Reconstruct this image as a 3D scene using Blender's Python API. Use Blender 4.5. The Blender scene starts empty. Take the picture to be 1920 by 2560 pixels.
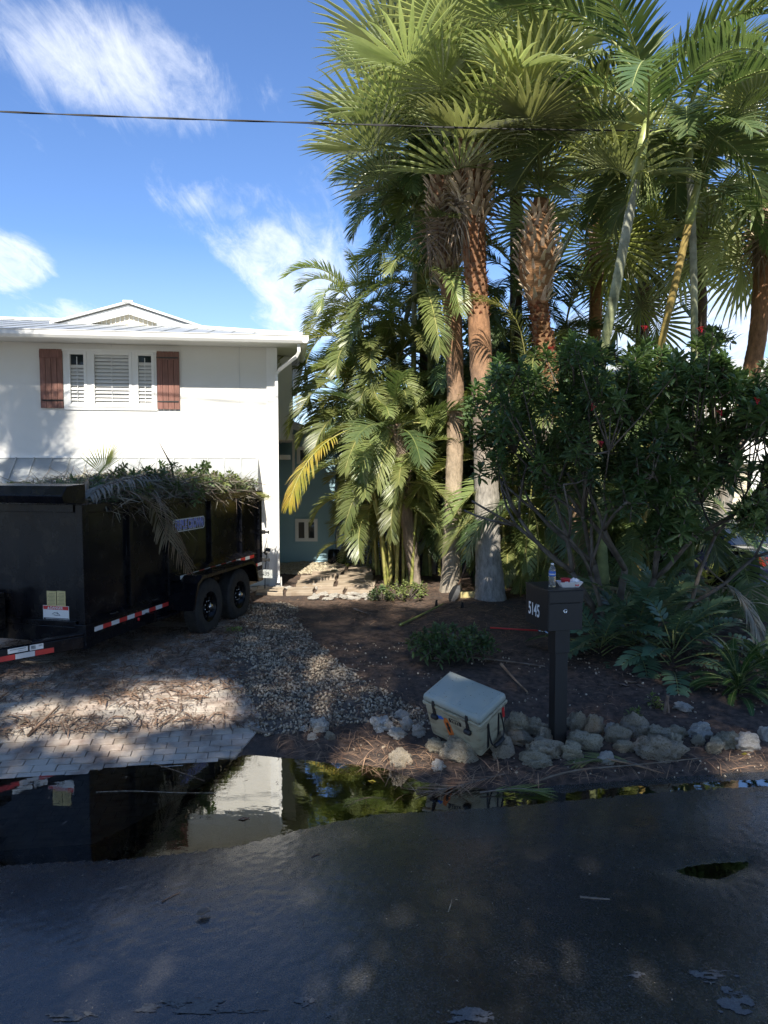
import bpy, bmesh, math, random
import numpy as np
from mathutils import Vector, Matrix, Euler, noise
R = math.radians
PI = math.pi
sc = bpy.context.scene
# ------------------------------------------------------------------ camera
H = 2.4; FPX = 1800.0; PITCH = math.atan(115/1800.0)
cd = bpy.data.cameras.new('camera'); cam = bpy.data.objects.new('camera', cd)
sc.collection.objects.link(cam); sc.camera = cam
cam.location = (0, 0, H); cam.rotation_euler = (PI/2-PITCH, 0, 0)
cd.sensor_fit = 'VERTICAL'; cd.sensor_height = 24; cd.lens = 24*FPX/2560
cd.clip_start = 0.05; cd.clip_end = 2000
# ------------------------------------------------------------------ sun and sky
SUND = Vector((0.10, 1.0, -1.1)).normalized()
sd_ = bpy.data.lights.new('sun', 'SUN'); sd_.energy = 4.1; sd_.angle = R(0.7); sd_.color = (1.0, 0.93, 0.82)
sun = bpy.data.objects.new('sun', sd_); sc.collection.objects.link(sun)
sun.rotation_euler = SUND.to_track_quat('-Z', 'Y').to_euler()
world = bpy.data.worlds.new('World'); sc.world = world; world.use_nodes = True
WN = world.node_tree; WN.nodes.clear()
def wn(t, **k):
    n = WN.nodes.new(t)
    for a, b in k.items(): setattr(n, a, b)
    return n
def wl(a, b): WN.links.new(a, b)
def wmath(op, a, b=None, c=None, clamp=False):
    n = wn('ShaderNodeMath', operation=op, use_clamp=clamp)
    for i, v in enumerate((a, b, c)):
        if v is None: continue
        if isinstance(v, (int, float)): n.inputs[i].default_value = v
        else: wl(v, n.inputs[i])
    return n.outputs[0]
sky = wn('ShaderNodeTexSky', sky_type='NISHITA', sun_disc=False)
sky.sun_elevation = R(47.6); sky.sun_rotation = math.atan2(-SUND.x, -SUND.y)
sky.air_density = 1.0; sky.dust_density = 0.3; sky.ozone_density = 2.2; sky.altitude = 0
tc = wn('ShaderNodeTexCoord'); D3 = tc.outputs['Generated']
sep = wn('ShaderNodeSeparateXYZ'); wl(D3, sep.inputs[0])
zz = wmath('MAXIMUM', sep.outputs[2], 0.02)
den = wmath('ADD', zz, 0.12)
cu = wmath('DIVIDE', sep.outputs[0], den); cv = wmath('DIVIDE', sep.outputs[1], den)
comb = wn('ShaderNodeCombineXYZ'); wl(cu, comb.inputs[0]); wl(cv, comb.inputs[1])
mp = wn('ShaderNodeMapping'); wl(comb.outputs[0], mp.inputs[0])
mp.inputs['Rotation'].default_value = (0, 0, R(28)); mp.inputs['Scale'].default_value = (2.4, 0.7, 1)
n1 = wn('ShaderNodeTexNoise'); wl(mp.outputs[0], n1.inputs['Vector'])
n1.inputs['Scale'].default_value = 4.6; n1.inputs['Detail'].default_value = 10; n1.inputs['Roughness'].default_value = 0.70; n1.inputs['Distortion'].default_value = 0.5
n2 = wn('ShaderNodeTexNoise'); wl(D3, n2.inputs['Vector'])
n2.inputs['Scale'].default_value = 14.0; n2.inputs['Detail'].default_value = 9; n2.inputs['Roughness'].default_value = 0.68
def pxdir(u, v):
    a = (u-960)/FPX; b = (1280-v)/FPX
    return Vector((a, b*math.sin(PITCH)+math.cos(PITCH), b*math.cos(PITCH)-math.sin(PITCH))).normalized()
def blob(u, v, r, w, sx=1.0, rot=0.0):
    d = pxdir(u, v)
    right = d.cross(Vector((0, 0, 1))).normalized(); up = right.cross(d)
    ca, sa = math.cos(rot), math.sin(rot)
    ax = (right*ca+up*sa)/(r*sx); ay = (up*ca-right*sa)/r
    outs = []
    for a in (ax, ay):
        n = wn('ShaderNodeVectorMath', operation='DOT_PRODUCT'); wl(D3, n.inputs[0]); n.inputs[1].default_value = a
        outs.append(wmath('MULTIPLY', n.outputs['Value'], n.outputs['Value']))
    q = wmath('ADD', outs[0], outs[1])
    fr = wn('ShaderNodeVectorMath', operation='DOT_PRODUCT'); wl(D3, fr.inputs[0]); fr.inputs[1].default_value = d
    front = wmath('GREATER_THAN', fr.outputs['Value'], 0.1)
    m = wmath('SUBTRACT', 1.0, q, clamp=True)
    m = wmath('MULTIPLY', m, front)
    return wmath('MULTIPLY', m, w)
blobs = [blob(80, 60, 0.14, 0.78, 1.6, -0.3), blob(420, 200, 0.07, 0.75, 2.6, -0.1), blob(640, 640, 0.05, 0.9, 3.4, -0.45),
         blob(790, 500, 0.09, 0.66, 1.2, 0.6), blob(790, 700, 0.09, 0.9, 1.3, 0.0), blob(10, 655, 0.045, 1.6, 1.4, 0),
         blob(150, 795, 0.03, 1.0, 3.0, 0), blob(560, 490, 0.03, 0.6, 2, 0.2), blob(450, 460, 0.04, 0.5, 1.6, 0.2), blob(1600, 830, 0.07, 1.6, 2.2, 0), blob(1880, 790, 0.08, 1.2, 1.6, 0),
         blob(760, 830, 0.06, 1.0, 2.0, 0), blob(200, 720, 0.06, 0.35, 3.5, -.2), blob(1300, 1100, 0.05, 1.2, 4, 0)]
s = blobs[0]
for b in blobs[1:]: s = wmath('ADD', s, b)
s = wmath('MINIMUM', s, 1.35)
# general thin cloud elsewhere round the sky
nz = wmath('ADD', wmath('MULTIPLY', n1.outputs['Fac'], 0.75), wmath('MULTIPLY', n2.outputs['Fac'], 0.35))
tot = wmath('ADD', wmath('MULTIPLY', s, 0.40), nz)
cl = wn('ShaderNodeMapRange', interpolation_type='SMOOTHSTEP'); wl(tot, cl.inputs[0])
cl.inputs[1].default_value = 0.74; cl.inputs[2].default_value = 1.28; cl.inputs[4].default_value = 0.72
hz = wn('ShaderNodeMapRange'); wl(sep.outputs[2], hz.inputs[0]); hz.inputs[1].default_value = 0.0; hz.inputs[2].default_value = 0.28
hz.inputs[3].default_value = 0.30; hz.inputs[4].default_value = 0.0
clf = wmath('MAXIMUM', cl.outputs[0], hz.outputs[0])
skt = wn('ShaderNodeMixRGB', blend_type='MULTIPLY'); skt.inputs[0].default_value = 1.0
wl(sky.outputs[0], skt.inputs[1]); skt.inputs[2].default_value = (0.40, 0.49, 0.635, 1)
mixc = wn('ShaderNodeMixRGB'); wl(clf, mixc.inputs[0]); wl(skt.outputs[0], mixc.inputs[1])
mixc.inputs[2].default_value = (4.0, 4.1, 4.25, 1)
bg = wn('ShaderNodeBackground'); wl(mixc.outputs[0], bg.inputs[0]); bg.inputs[1].default_value = 0.15
wo = wn('ShaderNodeOutputWorld'); wl(bg.outputs[0], wo.inputs[0])
vs = sc.view_settings; vs.view_transform = 'Standard'; vs.look = 'None'; vs.gamma = 1; vs.use_curve_mapping = False
vs.exposure = 1.2
# ------------------------------------------------------------------ pixel helpers (true distances given)
def ray(u, v):
    a = (u-960)/FPX; b = (1280-v)/FPX
    return (a, b*math.sin(PITCH)+math.cos(PITCH), b*math.cos(PITCH)-math.sin(PITCH))
def G(u, v, z=0.0):
    d = ray(u, v); t = (z-H)/d[2]; return Vector((d[0]*t, d[1]*t, z))
def P(u, v, Y):
    d = ray(u, v); t = Y/d[1]; return Vector((d[0]*t, Y, H+d[2]*t))
# ------------------------------------------------------------------ numpy noise
def _h(ix, iy, s):
    n = (ix.astype(np.int64)*374761393 + iy.astype(np.int64)*668265263 + s*982451653) & 0x7fffffff
    n = ((n ^ (n >> 13))*1274126177) & 0x7fffffff
    return ((n ^ (n >> 16)) & 0xffff)/65535.0
def vnoise(x, y, s=0):
    x = np.asarray(x, float); y = np.asarray(y, float)
    ix = np.floor(x); iy = np.floor(y); fx = x-ix; fy = y-iy
    fx = fx*fx*(3-2*fx); fy = fy*fy*(3-2*fy)
    a = _h(ix, iy, s); b = _h(ix+1, iy, s); c = _h(ix, iy+1, s); d = _h(ix+1, iy+1, s)
    return (a*(1-fx)+b*fx)*(1-fy)+(c*(1-fx)+d*fx)*fy
def fbm(x, y, s=0, o=4):
    r = 0; a = 0.5
    for k in range(o):
        r = r+a*vnoise(np.asarray(x)*2**k, np.asarray(y)*2**k, s+k*17); a *= 0.5
    return r-0.47
def sdpoly(x, y, poly):
    x = np.asarray(x, float); y = np.asarray(y, float)
    d = np.full(x.shape, 1e9); ins = np.zeros(x.shape, bool); n = len(poly)
    for i in range(n):
        x0, y0 = poly[i]; x1, y1 = poly[(i+1) % n]
        ex, ey = x1-x0, y1-y0
        t = np.clip(((x-x0)*ex+(y-y0)*ey)/(ex*ex+ey*ey+1e-12), 0, 1)
        d = np.minimum(d, (x-x0-ex*t)**2+(y-y0-ey*t)**2)
        c = ((y0 > y) != (y1 > y))
        with np.errstate(divide='ignore', invalid='ignore'):
            xi = (x1-x0)*(y-y0)/(y1-y0+1e-15)+x0
        ins ^= c & (x < xi)
    d = np.sqrt(d)
    return np.where(ins, -d, d)
# ------------------------------------------------------------------ objects
COL = sc.collection
def link(o, parent=None):
    COL.objects.link(o)
    if parent is not None: o.parent = parent
    return o
def tag(o, label=None, cat=None, group=None, kind=None):
    if label: o['label'] = label
    if cat: o['category'] = cat
    if group: o['group'] = group
    if kind: o['kind'] = kind
    return o
def thing(name, label, cat, loc=(0, 0, 0), rz=0, group=None):
    o = bpy.data.objects.new(name, None); o.location = loc
    o.rotation_euler = rz if isinstance(rz, (tuple, Euler)) else (0, 0, rz)
    o.empty_display_size = 0.2
    link(o); return tag(o, label, cat, group)
def inst(name, mesh, parent=None, loc=(0, 0, 0), rot=(0, 0, 0), scale=1.0):
    o = bpy.data.objects.new(name, mesh); o.location = loc; o.rotation_euler = rot
    o.scale = (scale,)*3 if isinstance(scale, (int, float)) else scale
    return link(o, parent)
class MB:
    def __init__(s): s.v = []; s.f = []; s.m = []; s.sm = []
    def add(s, vs_, fs, M=None, mi=0, smooth=False):
        n = len(s.v)
        if M is not None: vs_ = [M @ Vector(q) for q in vs_]
        s.v.extend([tuple(q) for q in vs_]); s.f.extend([tuple(i+n for i in f) for f in fs])
        s.m.extend([mi]*len(fs)); s.sm.extend([smooth]*len(fs)); return s
    def box(s, c, d, M=None, mi=0, rot=None):
        x, y, z = d[0]/2, d[1]/2, d[2]/2
        q = [Vector((sx*x, sy*y, sz*z)) for sz in (-1, 1) for sy in (-1, 1) for sx in (-1, 1)]
        if rot is not None:
            E_ = Euler(rot).to_matrix(); q = [E_ @ a for a in q]
        q = [a+Vector(c) for a in q]
        return s.add(q, [(0, 2, 3, 1), (4, 5, 7, 6), (0, 1, 5, 4), (1, 3, 7, 5), (3, 2, 6, 7), (2, 0, 4, 6)], M, mi)
    def b2(s, lo, hi, M=None, mi=0):
        return s.box([(a+b)/2 for a, b in zip(lo, hi)], [abs(b-a) for a, b in zip(lo, hi)], M, mi)
    def tube(s, pts, r, n=8, M=None, mi=0, cap=True, smooth=True):
        pts = [Vector(p_) for p_ in pts]; k = len(pts); vs_ = []; fs = []
        ref = None
        for i, p_ in enumerate(pts):
            t = (pts[min(i+1, k-1)]-pts[max(i-1, 0)])
            if t.length < 1e-9: t = Vector((0, 0, 1))
            t.normalize()
            if ref is None:
                ref = t.orthogonal().normalized()
            else:
                ref = (ref-t*ref.dot(t)); ref = ref.normalized() if ref.length > 1e-6 else t.orthogonal().normalized()
            b = t.cross(ref); rr = r[i] if isinstance(r, (list, tuple)) else (r(i/(k-1)) if callable(r) else r)
            for j in range(n):
                a = 2*PI*j/n; vs_.append(p_+ref*math.cos(a)*rr+b*math.sin(a)*rr)
        for i in range(k-1):
            for j in range(n): fs.append((i*n+j, i*n+(j+1) % n, (i+1)*n+(j+1) % n, (i+1)*n+j))
        if cap: fs.append(tuple(range(n-1, -1, -1))); fs.append(tuple((k-1)*n+j for j in range(n)))
        return s.add(vs_, fs, M, mi, smooth)
    def lathe(s, prof, n=24, M=None, mi=0, smooth=True, cap=True):
        vs_ = []; fs = []; k = len(prof)
        for r, z in prof:
            for j in range(n):
                a = 2*PI*j/n; vs_.append((r*math.cos(a), r*math.sin(a), z))
        for i in range(k-1):
            for j in range(n): fs.append((i*n+j, i*n+(j+1) % n, (i+1)*n+(j+1) % n, (i+1)*n+j))
        if cap: fs.append(tuple(range(n-1, -1, -1))); fs.append(tuple((k-1)*n+j for j in range(n)))
        return s.add(vs_, fs, M, mi, smooth)
    def prism(s, poly, h0, h1, M=None, mi=0):   # poly in xy, extruded in z
        n = len(poly); vs_ = [(x, y, h0) for x, y in poly]+[(x, y, h1) for x, y in poly]
        fs = [tuple(range(n-1, -1, -1)), tuple(range(n, 2*n))]+[(i, (i+1) % n, n+(i+1) % n, n+i) for i in range(n)]
        return s.add(vs_, fs, M, mi)
    def mesh(s, name, mats):
        me = bpy.data.meshes.new(name); me.from_pydata(s.v, [], s.f)
        for m in (mats if isinstance(mats, (list, tuple)) else [mats]): me.materials.append(m)
        me.polygons.foreach_set('material_index', s.m); me.polygons.foreach_set('use_smooth', s.sm)
        me.update(); return me
    def build(s, name, mats, parent=None, loc=(0, 0, 0), rot=(0, 0, 0), bevel=0):
        me = s.mesh(name, mats); o = inst(name, me, parent, loc, rot)
        if bevel: bev(me, bevel)
        return o
def bev(me, w, seg=2):
    bm = bmesh.new(); bm.from_mesh(me); bmesh.ops.recalc_face_normals(bm, faces=bm.faces)
    es = [e for e in bm.edges if len(e.link_faces) == 2 and e.calc_face_angle(0) > 0.5]
    bmesh.ops.bevel(bm, geom=es, offset=w, segments=seg, profile=0.6, affect='EDGES', clamp_overlap=True)
    bm.to_mesh(me); bm.free()
def grid_mesh(name, X, Y, Z, mat, keep=None, smooth=True):
    ny, nx = X.shape
    V = np.stack([X.ravel(), Y.ravel(), Z.ravel()], 1)
    idx = np.arange(nx*ny).reshape(ny, nx)
    q = np.stack([idx[:-1, :-1].ravel(), idx[:-1, 1:].ravel(), idx[1:, 1:].ravel(), idx[1:, :-1].ravel()], 1)
    if keep is not None:
        q = q[keep.ravel()]
        used = np.unique(q); rm = np.full(nx*ny, -1); rm[used] = np.arange(len(used)); V = V[used]; q = rm[q]
    me = np_mesh(name, V, q, mat, smooth); return me
def np_mesh(name, V, Q, mat, smooth=True):
    k = Q.shape[1]; me = bpy.data.meshes.new(name)
    me.vertices.add(len(V)); me.vertices.foreach_set('co', np.asarray(V, np.float32).ravel())
    me.loops.add(Q.size); me.loops.foreach_set('vertex_index', Q.astype(np.int32).ravel())
    me.polygons.add(len(Q)); me.polygons.foreach_set('loop_start', np.arange(len(Q), dtype=np.int32)*k)
    try: me.polygons.foreach_set('loop_total', np.full(len(Q), k, np.int32))
    except Exception: pass
    me.polygons.foreach_set('use_smooth', np.full(len(Q), smooth))
    me.materials.append(mat); me.update(calc_edges=True); return me
# ------------------------------------------------------------------ materials
def new_mat(name):
    m = bpy.data.materials.new(name); m.use_nodes = True; return m, m.node_tree, m.node_tree.nodes['Principled BSDF']
def pm(name, c1, c2=None, scale=8, rough=0.6, bump=0.0, bscale=None, detail=6, metallic=0, stretch=(1, 1, 1), rnd=0.0,
       trans=0.0, spec=0.5, coord='Object', r2=None, c3=None, s3=1.5, t3=(0.5, 0.65), bdist=0.01, coat=0, ramp=(0.35, 0.65), dist=0.0):
    m, nt, b = new_mat(name); N = nt.nodes; L = nt.links
    t = N.new('ShaderNodeNewGeometry' if coord == 'Position' else 'ShaderNodeTexCoord'); mpn = N.new('ShaderNodeMapping'); L.new(t.outputs[coord], mpn.inputs[0]); mpn.inputs['Scale'].default_value = stretch
    nz_ = N.new('ShaderNodeTexNoise'); L.new(mpn.outputs[0], nz_.inputs['Vector']); nz_.inputs['Scale'].default_value = scale; nz_.inputs['Detail'].default_value = detail; nz_.inputs['Distortion'].default_value = dist
    c2 = c2 or c1
    rp = N.new('ShaderNodeMapRange'); L.new(nz_.outputs['Fac'], rp.inputs[0]); rp.inputs[1].default_value = ramp[0]; rp.inputs[2].default_value = ramp[1]
    mx = N.new('ShaderNodeMixRGB'); L.new(rp.outputs[0], mx.inputs[0]); mx.inputs[1].default_value = (*c1, 1); mx.inputs[2].default_value = (*c2, 1)
    col = mx.outputs[0]
    if c3:
        n3 = N.new('ShaderNodeTexNoise'); L.new(mpn.outputs[0], n3.inputs['Vector']); n3.inputs['Scale'].default_value = s3; n3.inputs['Detail'].default_value = 7; n3.inputs['Roughness'].default_value = .65
        r3 = N.new('ShaderNodeMapRange'); L.new(n3.outputs['Fac'], r3.inputs[0]); r3.inputs[1].default_value = t3[0]; r3.inputs[2].default_value = t3[1]
        m3 = N.new('ShaderNodeMixRGB'); L.new(r3.outputs[0], m3.inputs[0]); L.new(col, m3.inputs[1]); m3.inputs[2].default_value = (*c3, 1); col = m3.outputs[0]
    if rnd:
        oi = N.new('ShaderNodeObjectInfo'); hs = N.new('ShaderNodeHueSaturation'); L.new(col, hs.inputs['Color'])
        mr = N.new('ShaderNodeMapRange'); L.new(oi.outputs['Random'], mr.inputs[0]); mr.inputs[3].default_value = 1-rnd; mr.inputs[4].default_value = 1+rnd; L.new(mr.outputs[0], hs.inputs['Value'])
        ml = N.new('ShaderNodeMath'); ml.operation = 'MULTIPLY'; L.new(oi.outputs['Random'], ml.inputs[0]); ml.inputs[1].default_value = 7.31
        fr = N.new('ShaderNodeMath'); fr.operation = 'FRACT'; L.new(ml.outputs[0], fr.inputs[0])
        mh = N.new('ShaderNodeMapRange'); L.new(fr.outputs[0], mh.inputs[0]); mh.inputs[3].default_value = 0.5-rnd*0.06; mh.inputs[4].default_value = 0.5+rnd*0.04; L.new(mh.outputs[0], hs.inputs['Hue'])
        col = hs.outputs['Color']
    L.new(col, b.inputs['Base Color']); b.inputs['Roughness'].default_value = rough; b.inputs['Metallic'].default_value = metallic
    b.inputs['Specular IOR Level'].default_value = spec; b.inputs['Coat Weight'].default_value = coat
    if r2 is not None:
        rr = N.new('ShaderNodeMapRange'); L.new(nz_.outputs['Fac'], rr.inputs[0]); rr.inputs[1].default_value = .3; rr.inputs[2].default_value = .7; rr.inputs[3].default_value = rough; rr.inputs[4].default_value = r2; L.new(rr.outputs[0], b.inputs['Roughness'])
    if bump:
        nb = N.new('ShaderNodeTexNoise'); L.new(mpn.outputs[0], nb.inputs['Vector']); nb.inputs['Scale'].default_value = bscale or scale*4; nb.inputs['Detail'].default_value = 8; nb.inputs['Roughness'].default_value = .65
        bu = N.new('ShaderNodeBump'); bu.inputs['Strength'].default_value = bump; bu.inputs['Distance'].default_value = bdist; L.new(nb.outputs['Fac'], bu.inputs['Height']); L.new(bu.outputs[0], b.inputs['Normal'])
    if trans:
        tr = N.new('ShaderNodeBsdfTranslucent'); g = N.new('ShaderNodeMixRGB'); g.blend_type = 'MULTIPLY'; g.inputs[0].default_value = 1; L.new(col, g.inputs[1]); g.inputs[2].default_value = (1.65, 1.65, .95, 1)
        L.new(g.outputs[0], tr.inputs[0]); ms = N.new('ShaderNodeMixShader'); ms.inputs[0].default_value = trans
        out = N['Material Output']; L.new(b.outputs[0], ms.inputs[1]); L.new(tr.outputs[0], ms.inputs[2]); L.new(ms.outputs[0], out.inputs[0])
    return m
M = {}
M['asphalt'] = pm('asphalt', (.020, .0205, .020), (.060, .059, .056), scale=95, rough=.17, r2=.32, bump=.45, bscale=110, bdist=.003, c3=(.017, .017, .017), s3=.8, t3=(.45, .7), coord='Object', detail=3)
M['asphalt'].node_tree.nodes['Principled BSDF'].inputs['Coat Weight'].default_value = .55
M['asphalt'].node_tree.nodes['Principled BSDF'].inputs['Coat Roughness'].default_value = .16
M['drypatch'] = pm('dry_asphalt', (.085, .085, .085), (.15, .15, .145), scale=90, rough=.85, bump=.5, bscale=60)
M['mulch'] = pm('mulch', (.034, .022, .016), (.12, .078, .055), scale=14, rough=.9, bump=.9, bscale=45, c3=(.040, .033, .029), s3=1.2, bdist=.02)
M['gravelbase'] = pm('gravel_base', (.05, .04, .032), (.14, .12, .1), scale=30, rough=.95, bump=.8, bscale=60)
M['drivebase'] = pm('joint_sand', (.06, .045, .035), (.14, .11, .085), scale=12, rough=.95, bump=.6, bscale=80)
M['paver'] = pm('paver', (.19, .14, .105), (.37, .31, .25), scale=7, rough=.85, bump=.6, bscale=70, rnd=.16, coord='Position', c3=(.42, .375, .315), s3=1.4, t3=(.42, .60))
M['pebble'] = pm('pebble', (.20, .155, .105), (.50, .42, .31), scale=22, rough=.85, detail=2, ramp=(.4, .6))
M['rock'] = pm('coral_rock', (.46, .38, .25), (.86, .77, .58), scale=7, rough=.95, bump=1.0, bscale=22, bdist=.08, rnd=.2, c3=(.19, .16, .11), s3=7, t3=(.54, .66))
M['rockpale'] = pm('pale_coral_rock', (.46, .42, .35), (.68, .65, .58), scale=9, rough=.95, bump=.9, bscale=26, bdist=.035, rnd=.12, c3=(.14, .12, .08), s3=5, t3=(.58, .75))
M['litter'] = pm('dry_litter', (.06, .036, .024), (.22, .14, .09), scale=5, rough=.9, detail=2)
M['twig'] = pm('dead_twig', (.10, .075, .055), (.22, .18, .14), scale=9, rough=.9, rnd=.2)
M['straw'] = pm('pine_straw', (.19, .10, .055), (.38, .24, .14), scale=9, rough=.9, detail=2)
M['stucco'] = pm('white_stucco', (.72, .71, .67), (.76, .75, .71), scale=1.3, rough=.9, bump=.25, bscale=160, bdist=.004)
M['trim'] = pm('white_trim', (.78, .78, .76), (.82, .82, .80), scale=3, rough=.5)
M['soffit'] = pm('soffit', (.62, .62, .60), (.66, .66, .64), scale=3, rough=.7)
M['metalroof'] = pm('metal_roof', (.34, .36, .36), (.46, .48, .47), scale=3, rough=.38, metallic=.3, stretch=(1, 1, 1), bump=.15, bscale=4, bdist=.02)
M['shutter'] = pm('shutter_wood', (.17, .078, .058), (.25, .12, .09), scale=8, rough=.6, stretch=(6, 6, .6), bump=.2, rnd=.08)
M['iron'] = pm('black_iron', (.02, .02, .02), (.03, .03, .03), rough=.5)
M['glass'] = pm('window_glass', (.02, .025, .028), (.03, .035, .04), scale=2, rough=.04, spec=.9)
M['louver'] = pm('louver', (.70, .70, .68), rough=.5)
M['blue'] = pm('blue_siding', (.27, .43, .50), (.29, .46, .53), scale=2, rough=.6)
M['cream'] = pm('cream_siding', (.62, .56, .44), (.68, .62, .5), scale=2, rough=.7)
M['black'] = pm('black_paint', (.003, .0035, .006), (.005, .0055, .008), scale=5, rough=.18, spec=.25, r2=.32, bump=.06, bscale=5, bdist=.02, c3=(.030, .026, .021), s3=3.2, t3=(.52, .75))
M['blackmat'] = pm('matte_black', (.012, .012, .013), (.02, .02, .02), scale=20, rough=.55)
M['mailbox'] = pm('mailbox_black', (.012, .012, .012), (.017, .017, .017), scale=300, rough=.42, bump=.15, bscale=500, bdist=.002)
M['rubber'] = pm('rubber', (.016, .016, .016), (.035, .032, .03), scale=12, rough=.8, bump=.3, bscale=60)
M['white'] = pm('white_print', (.75, .75, .73), rough=.5)
M['red'] = pm('red_print', (.55, .03, .03), rough=.4)
M['tapered'] = pm('reflective_red', (.50, .035, .03), (.56, .05, .04), scale=300, rough=.3)
M['tapewhite'] = pm('reflective_white', (.55, .56, .56), (.68, .68, .67), scale=300, rough=.3)
M['yellow'] = pm('yellow_print', (.55, .46, .20), (.6, .5, .24), scale=60, rough=.5)
M['ink'] = pm('ink', (.01, .01, .012), rough=.5)
M['bluetext'] = pm('blue_print', (.12, .16, .62), rough=.4)
M['bluearrow'] = pm('blue_sticker', (.03, .14, .5), rough=.4)
M['orange'] = pm('orange_sticker', (.62, .17, .03), (.5, .13, .03), scale=40, rough=.5)
M['greysticker'] = pm('grey_sticker', (.3, .33, .33), (.5, .52, .5), scale=30, rough=.5)
M['cooler'] = pm('cooler_tan', (.33, .305, .205), (.40, .37, .26), scale=4, rough=.48, c3=(.20, .17, .11), s3=7, t3=(.50, .66), bump=.12, bscale=90, bdist=.003, stretch=(1, 1, 2.2))
M['coolerlid'] = pm('cooler_lid', (.31, .335, .285), (.36, .38, .33), scale=4, rough=.42, c3=(.16, .15, .12), s3=26, t3=(.70, .78), bump=.12, bscale=90, bdist=.003)
M['steel'] = pm('steel', (.5, .5, .5), rough=.25, metallic=1)
M['greygate'] = pm('grey_gate', (.28, .29, .30), (.34, .35, .36), rough=.4)
M['fencewood'] = pm('fence_wood', (.09, .05, .03), (.17, .10, .06), scale=5, rough=.85, stretch=(.6, 6, 6), rnd=.15)
M['pathstone'] = pm('path_stone', (.26, .20, .14), (.40, .33, .25), scale=4, rough=.9, bump=.4, bscale=40, rnd=.1)
M['flagstone'] = pm('flagstone', (.20, .16, .10), (.36, .30, .20), scale=6, rough=.95, bump=.6, bscale=30, rnd=.18)
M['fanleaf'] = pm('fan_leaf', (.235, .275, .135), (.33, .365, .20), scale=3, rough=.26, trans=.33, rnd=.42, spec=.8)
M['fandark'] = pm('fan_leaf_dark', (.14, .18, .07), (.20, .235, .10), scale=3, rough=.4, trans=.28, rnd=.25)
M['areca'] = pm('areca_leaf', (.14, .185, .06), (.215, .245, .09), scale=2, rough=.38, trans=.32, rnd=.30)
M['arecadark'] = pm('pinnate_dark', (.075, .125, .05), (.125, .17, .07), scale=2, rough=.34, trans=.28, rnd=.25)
M['yellowleaf'] = pm('yellow_leaf', (.22, .23, .03), (.46, .32, .05), scale=2.5, rough=.5, trans=.3, c3=(.38, .22, .10), s3=2.2, t3=(.55, .7))
M['brownleaf'] = pm('dead_frond', (.18, .13, .095), (.34, .27, .20), scale=3, rough=.8, trans=.15, rnd=.25)
M['greybrown'] = pm('wilted_frond', (.13, .13, .095), (.27, .245, .19), scale=3, rough=.6, trans=.15, rnd=.2)
M['palegreen'] = pm('pale_leaf', (.20, .25, .06), (.30, .32, .09), scale=2, rough=.45, trans=.3, rnd=.2)
M['shrubleaf'] = pm('shrub_leaf', (.05, .095, .036), (.10, .155, .06), scale=6, rough=.38, trans=.34, rnd=.30)
M['lightshrub'] = pm('light_shrub_leaf', (.10, .15, .04), (.22, .25, .08), scale=8, rough=.45, trans=.25, rnd=.2)
M['zamia'] = pm('zamia_leaf', (.045, .095, .055), (.085, .145, .08), scale=4, rough=.36, trans=.12, rnd=.25)
M['fern'] = pm('fern_leaf', (.025, .065, .015), (.05, .10, .02), scale=4, rough=.5, trans=.2, rnd=.2)
M['flower'] = pm('red_flower', (.55, .02, .05), rough=.5, trans=.2)
M['petiole'] = pm('petiole', (.13, .17, .05), (.2, .22, .07), scale=4, rough=.4)
M['bark'] = pm('grey_bark', (.075, .062, .050), (.15, .13, .105), scale=8, rough=.9, bump=.6, bscale=30)
M['cane'] = pm('areca_cane', (.22, .24, .05), (.38, .34, .12), scale=3, rough=.5, rnd=.2, stretch=(1, 1, 3))
M['crownshaft'] = pm('crownshaft', (.26, .32, .10), (.36, .38, .15), scale=3, rough=.35)
M['car'] = pm('car_paint', (.006, .009, .024), (.008, .012, .03), rough=.12, coat=.6)
M['carglass'] = pm('car_glass', (.02, .025, .03), rough=.03, spec=.9)
M['taillight'] = pm('taillight', (.6, .02, .03), rough=.1)
M['paper'] = pm('paper', (.72, .72, .74), rough=.7)
M['ridge'] = M['trim']
M['grass'] = pm('grass_blade', (.12, .16, .04), (.22, .24, .08), scale=3, rough=.6, trans=.3)
M['lawn'] = pm('lawn_ground', (.08, .09, .03), (.17, .16, .07), scale=9, rough=.9, bump=.5)
M['ground'] = pm('far_ground', (.13, .115, .07), (.22, .19, .13), scale=.3, rough=.95)
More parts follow.
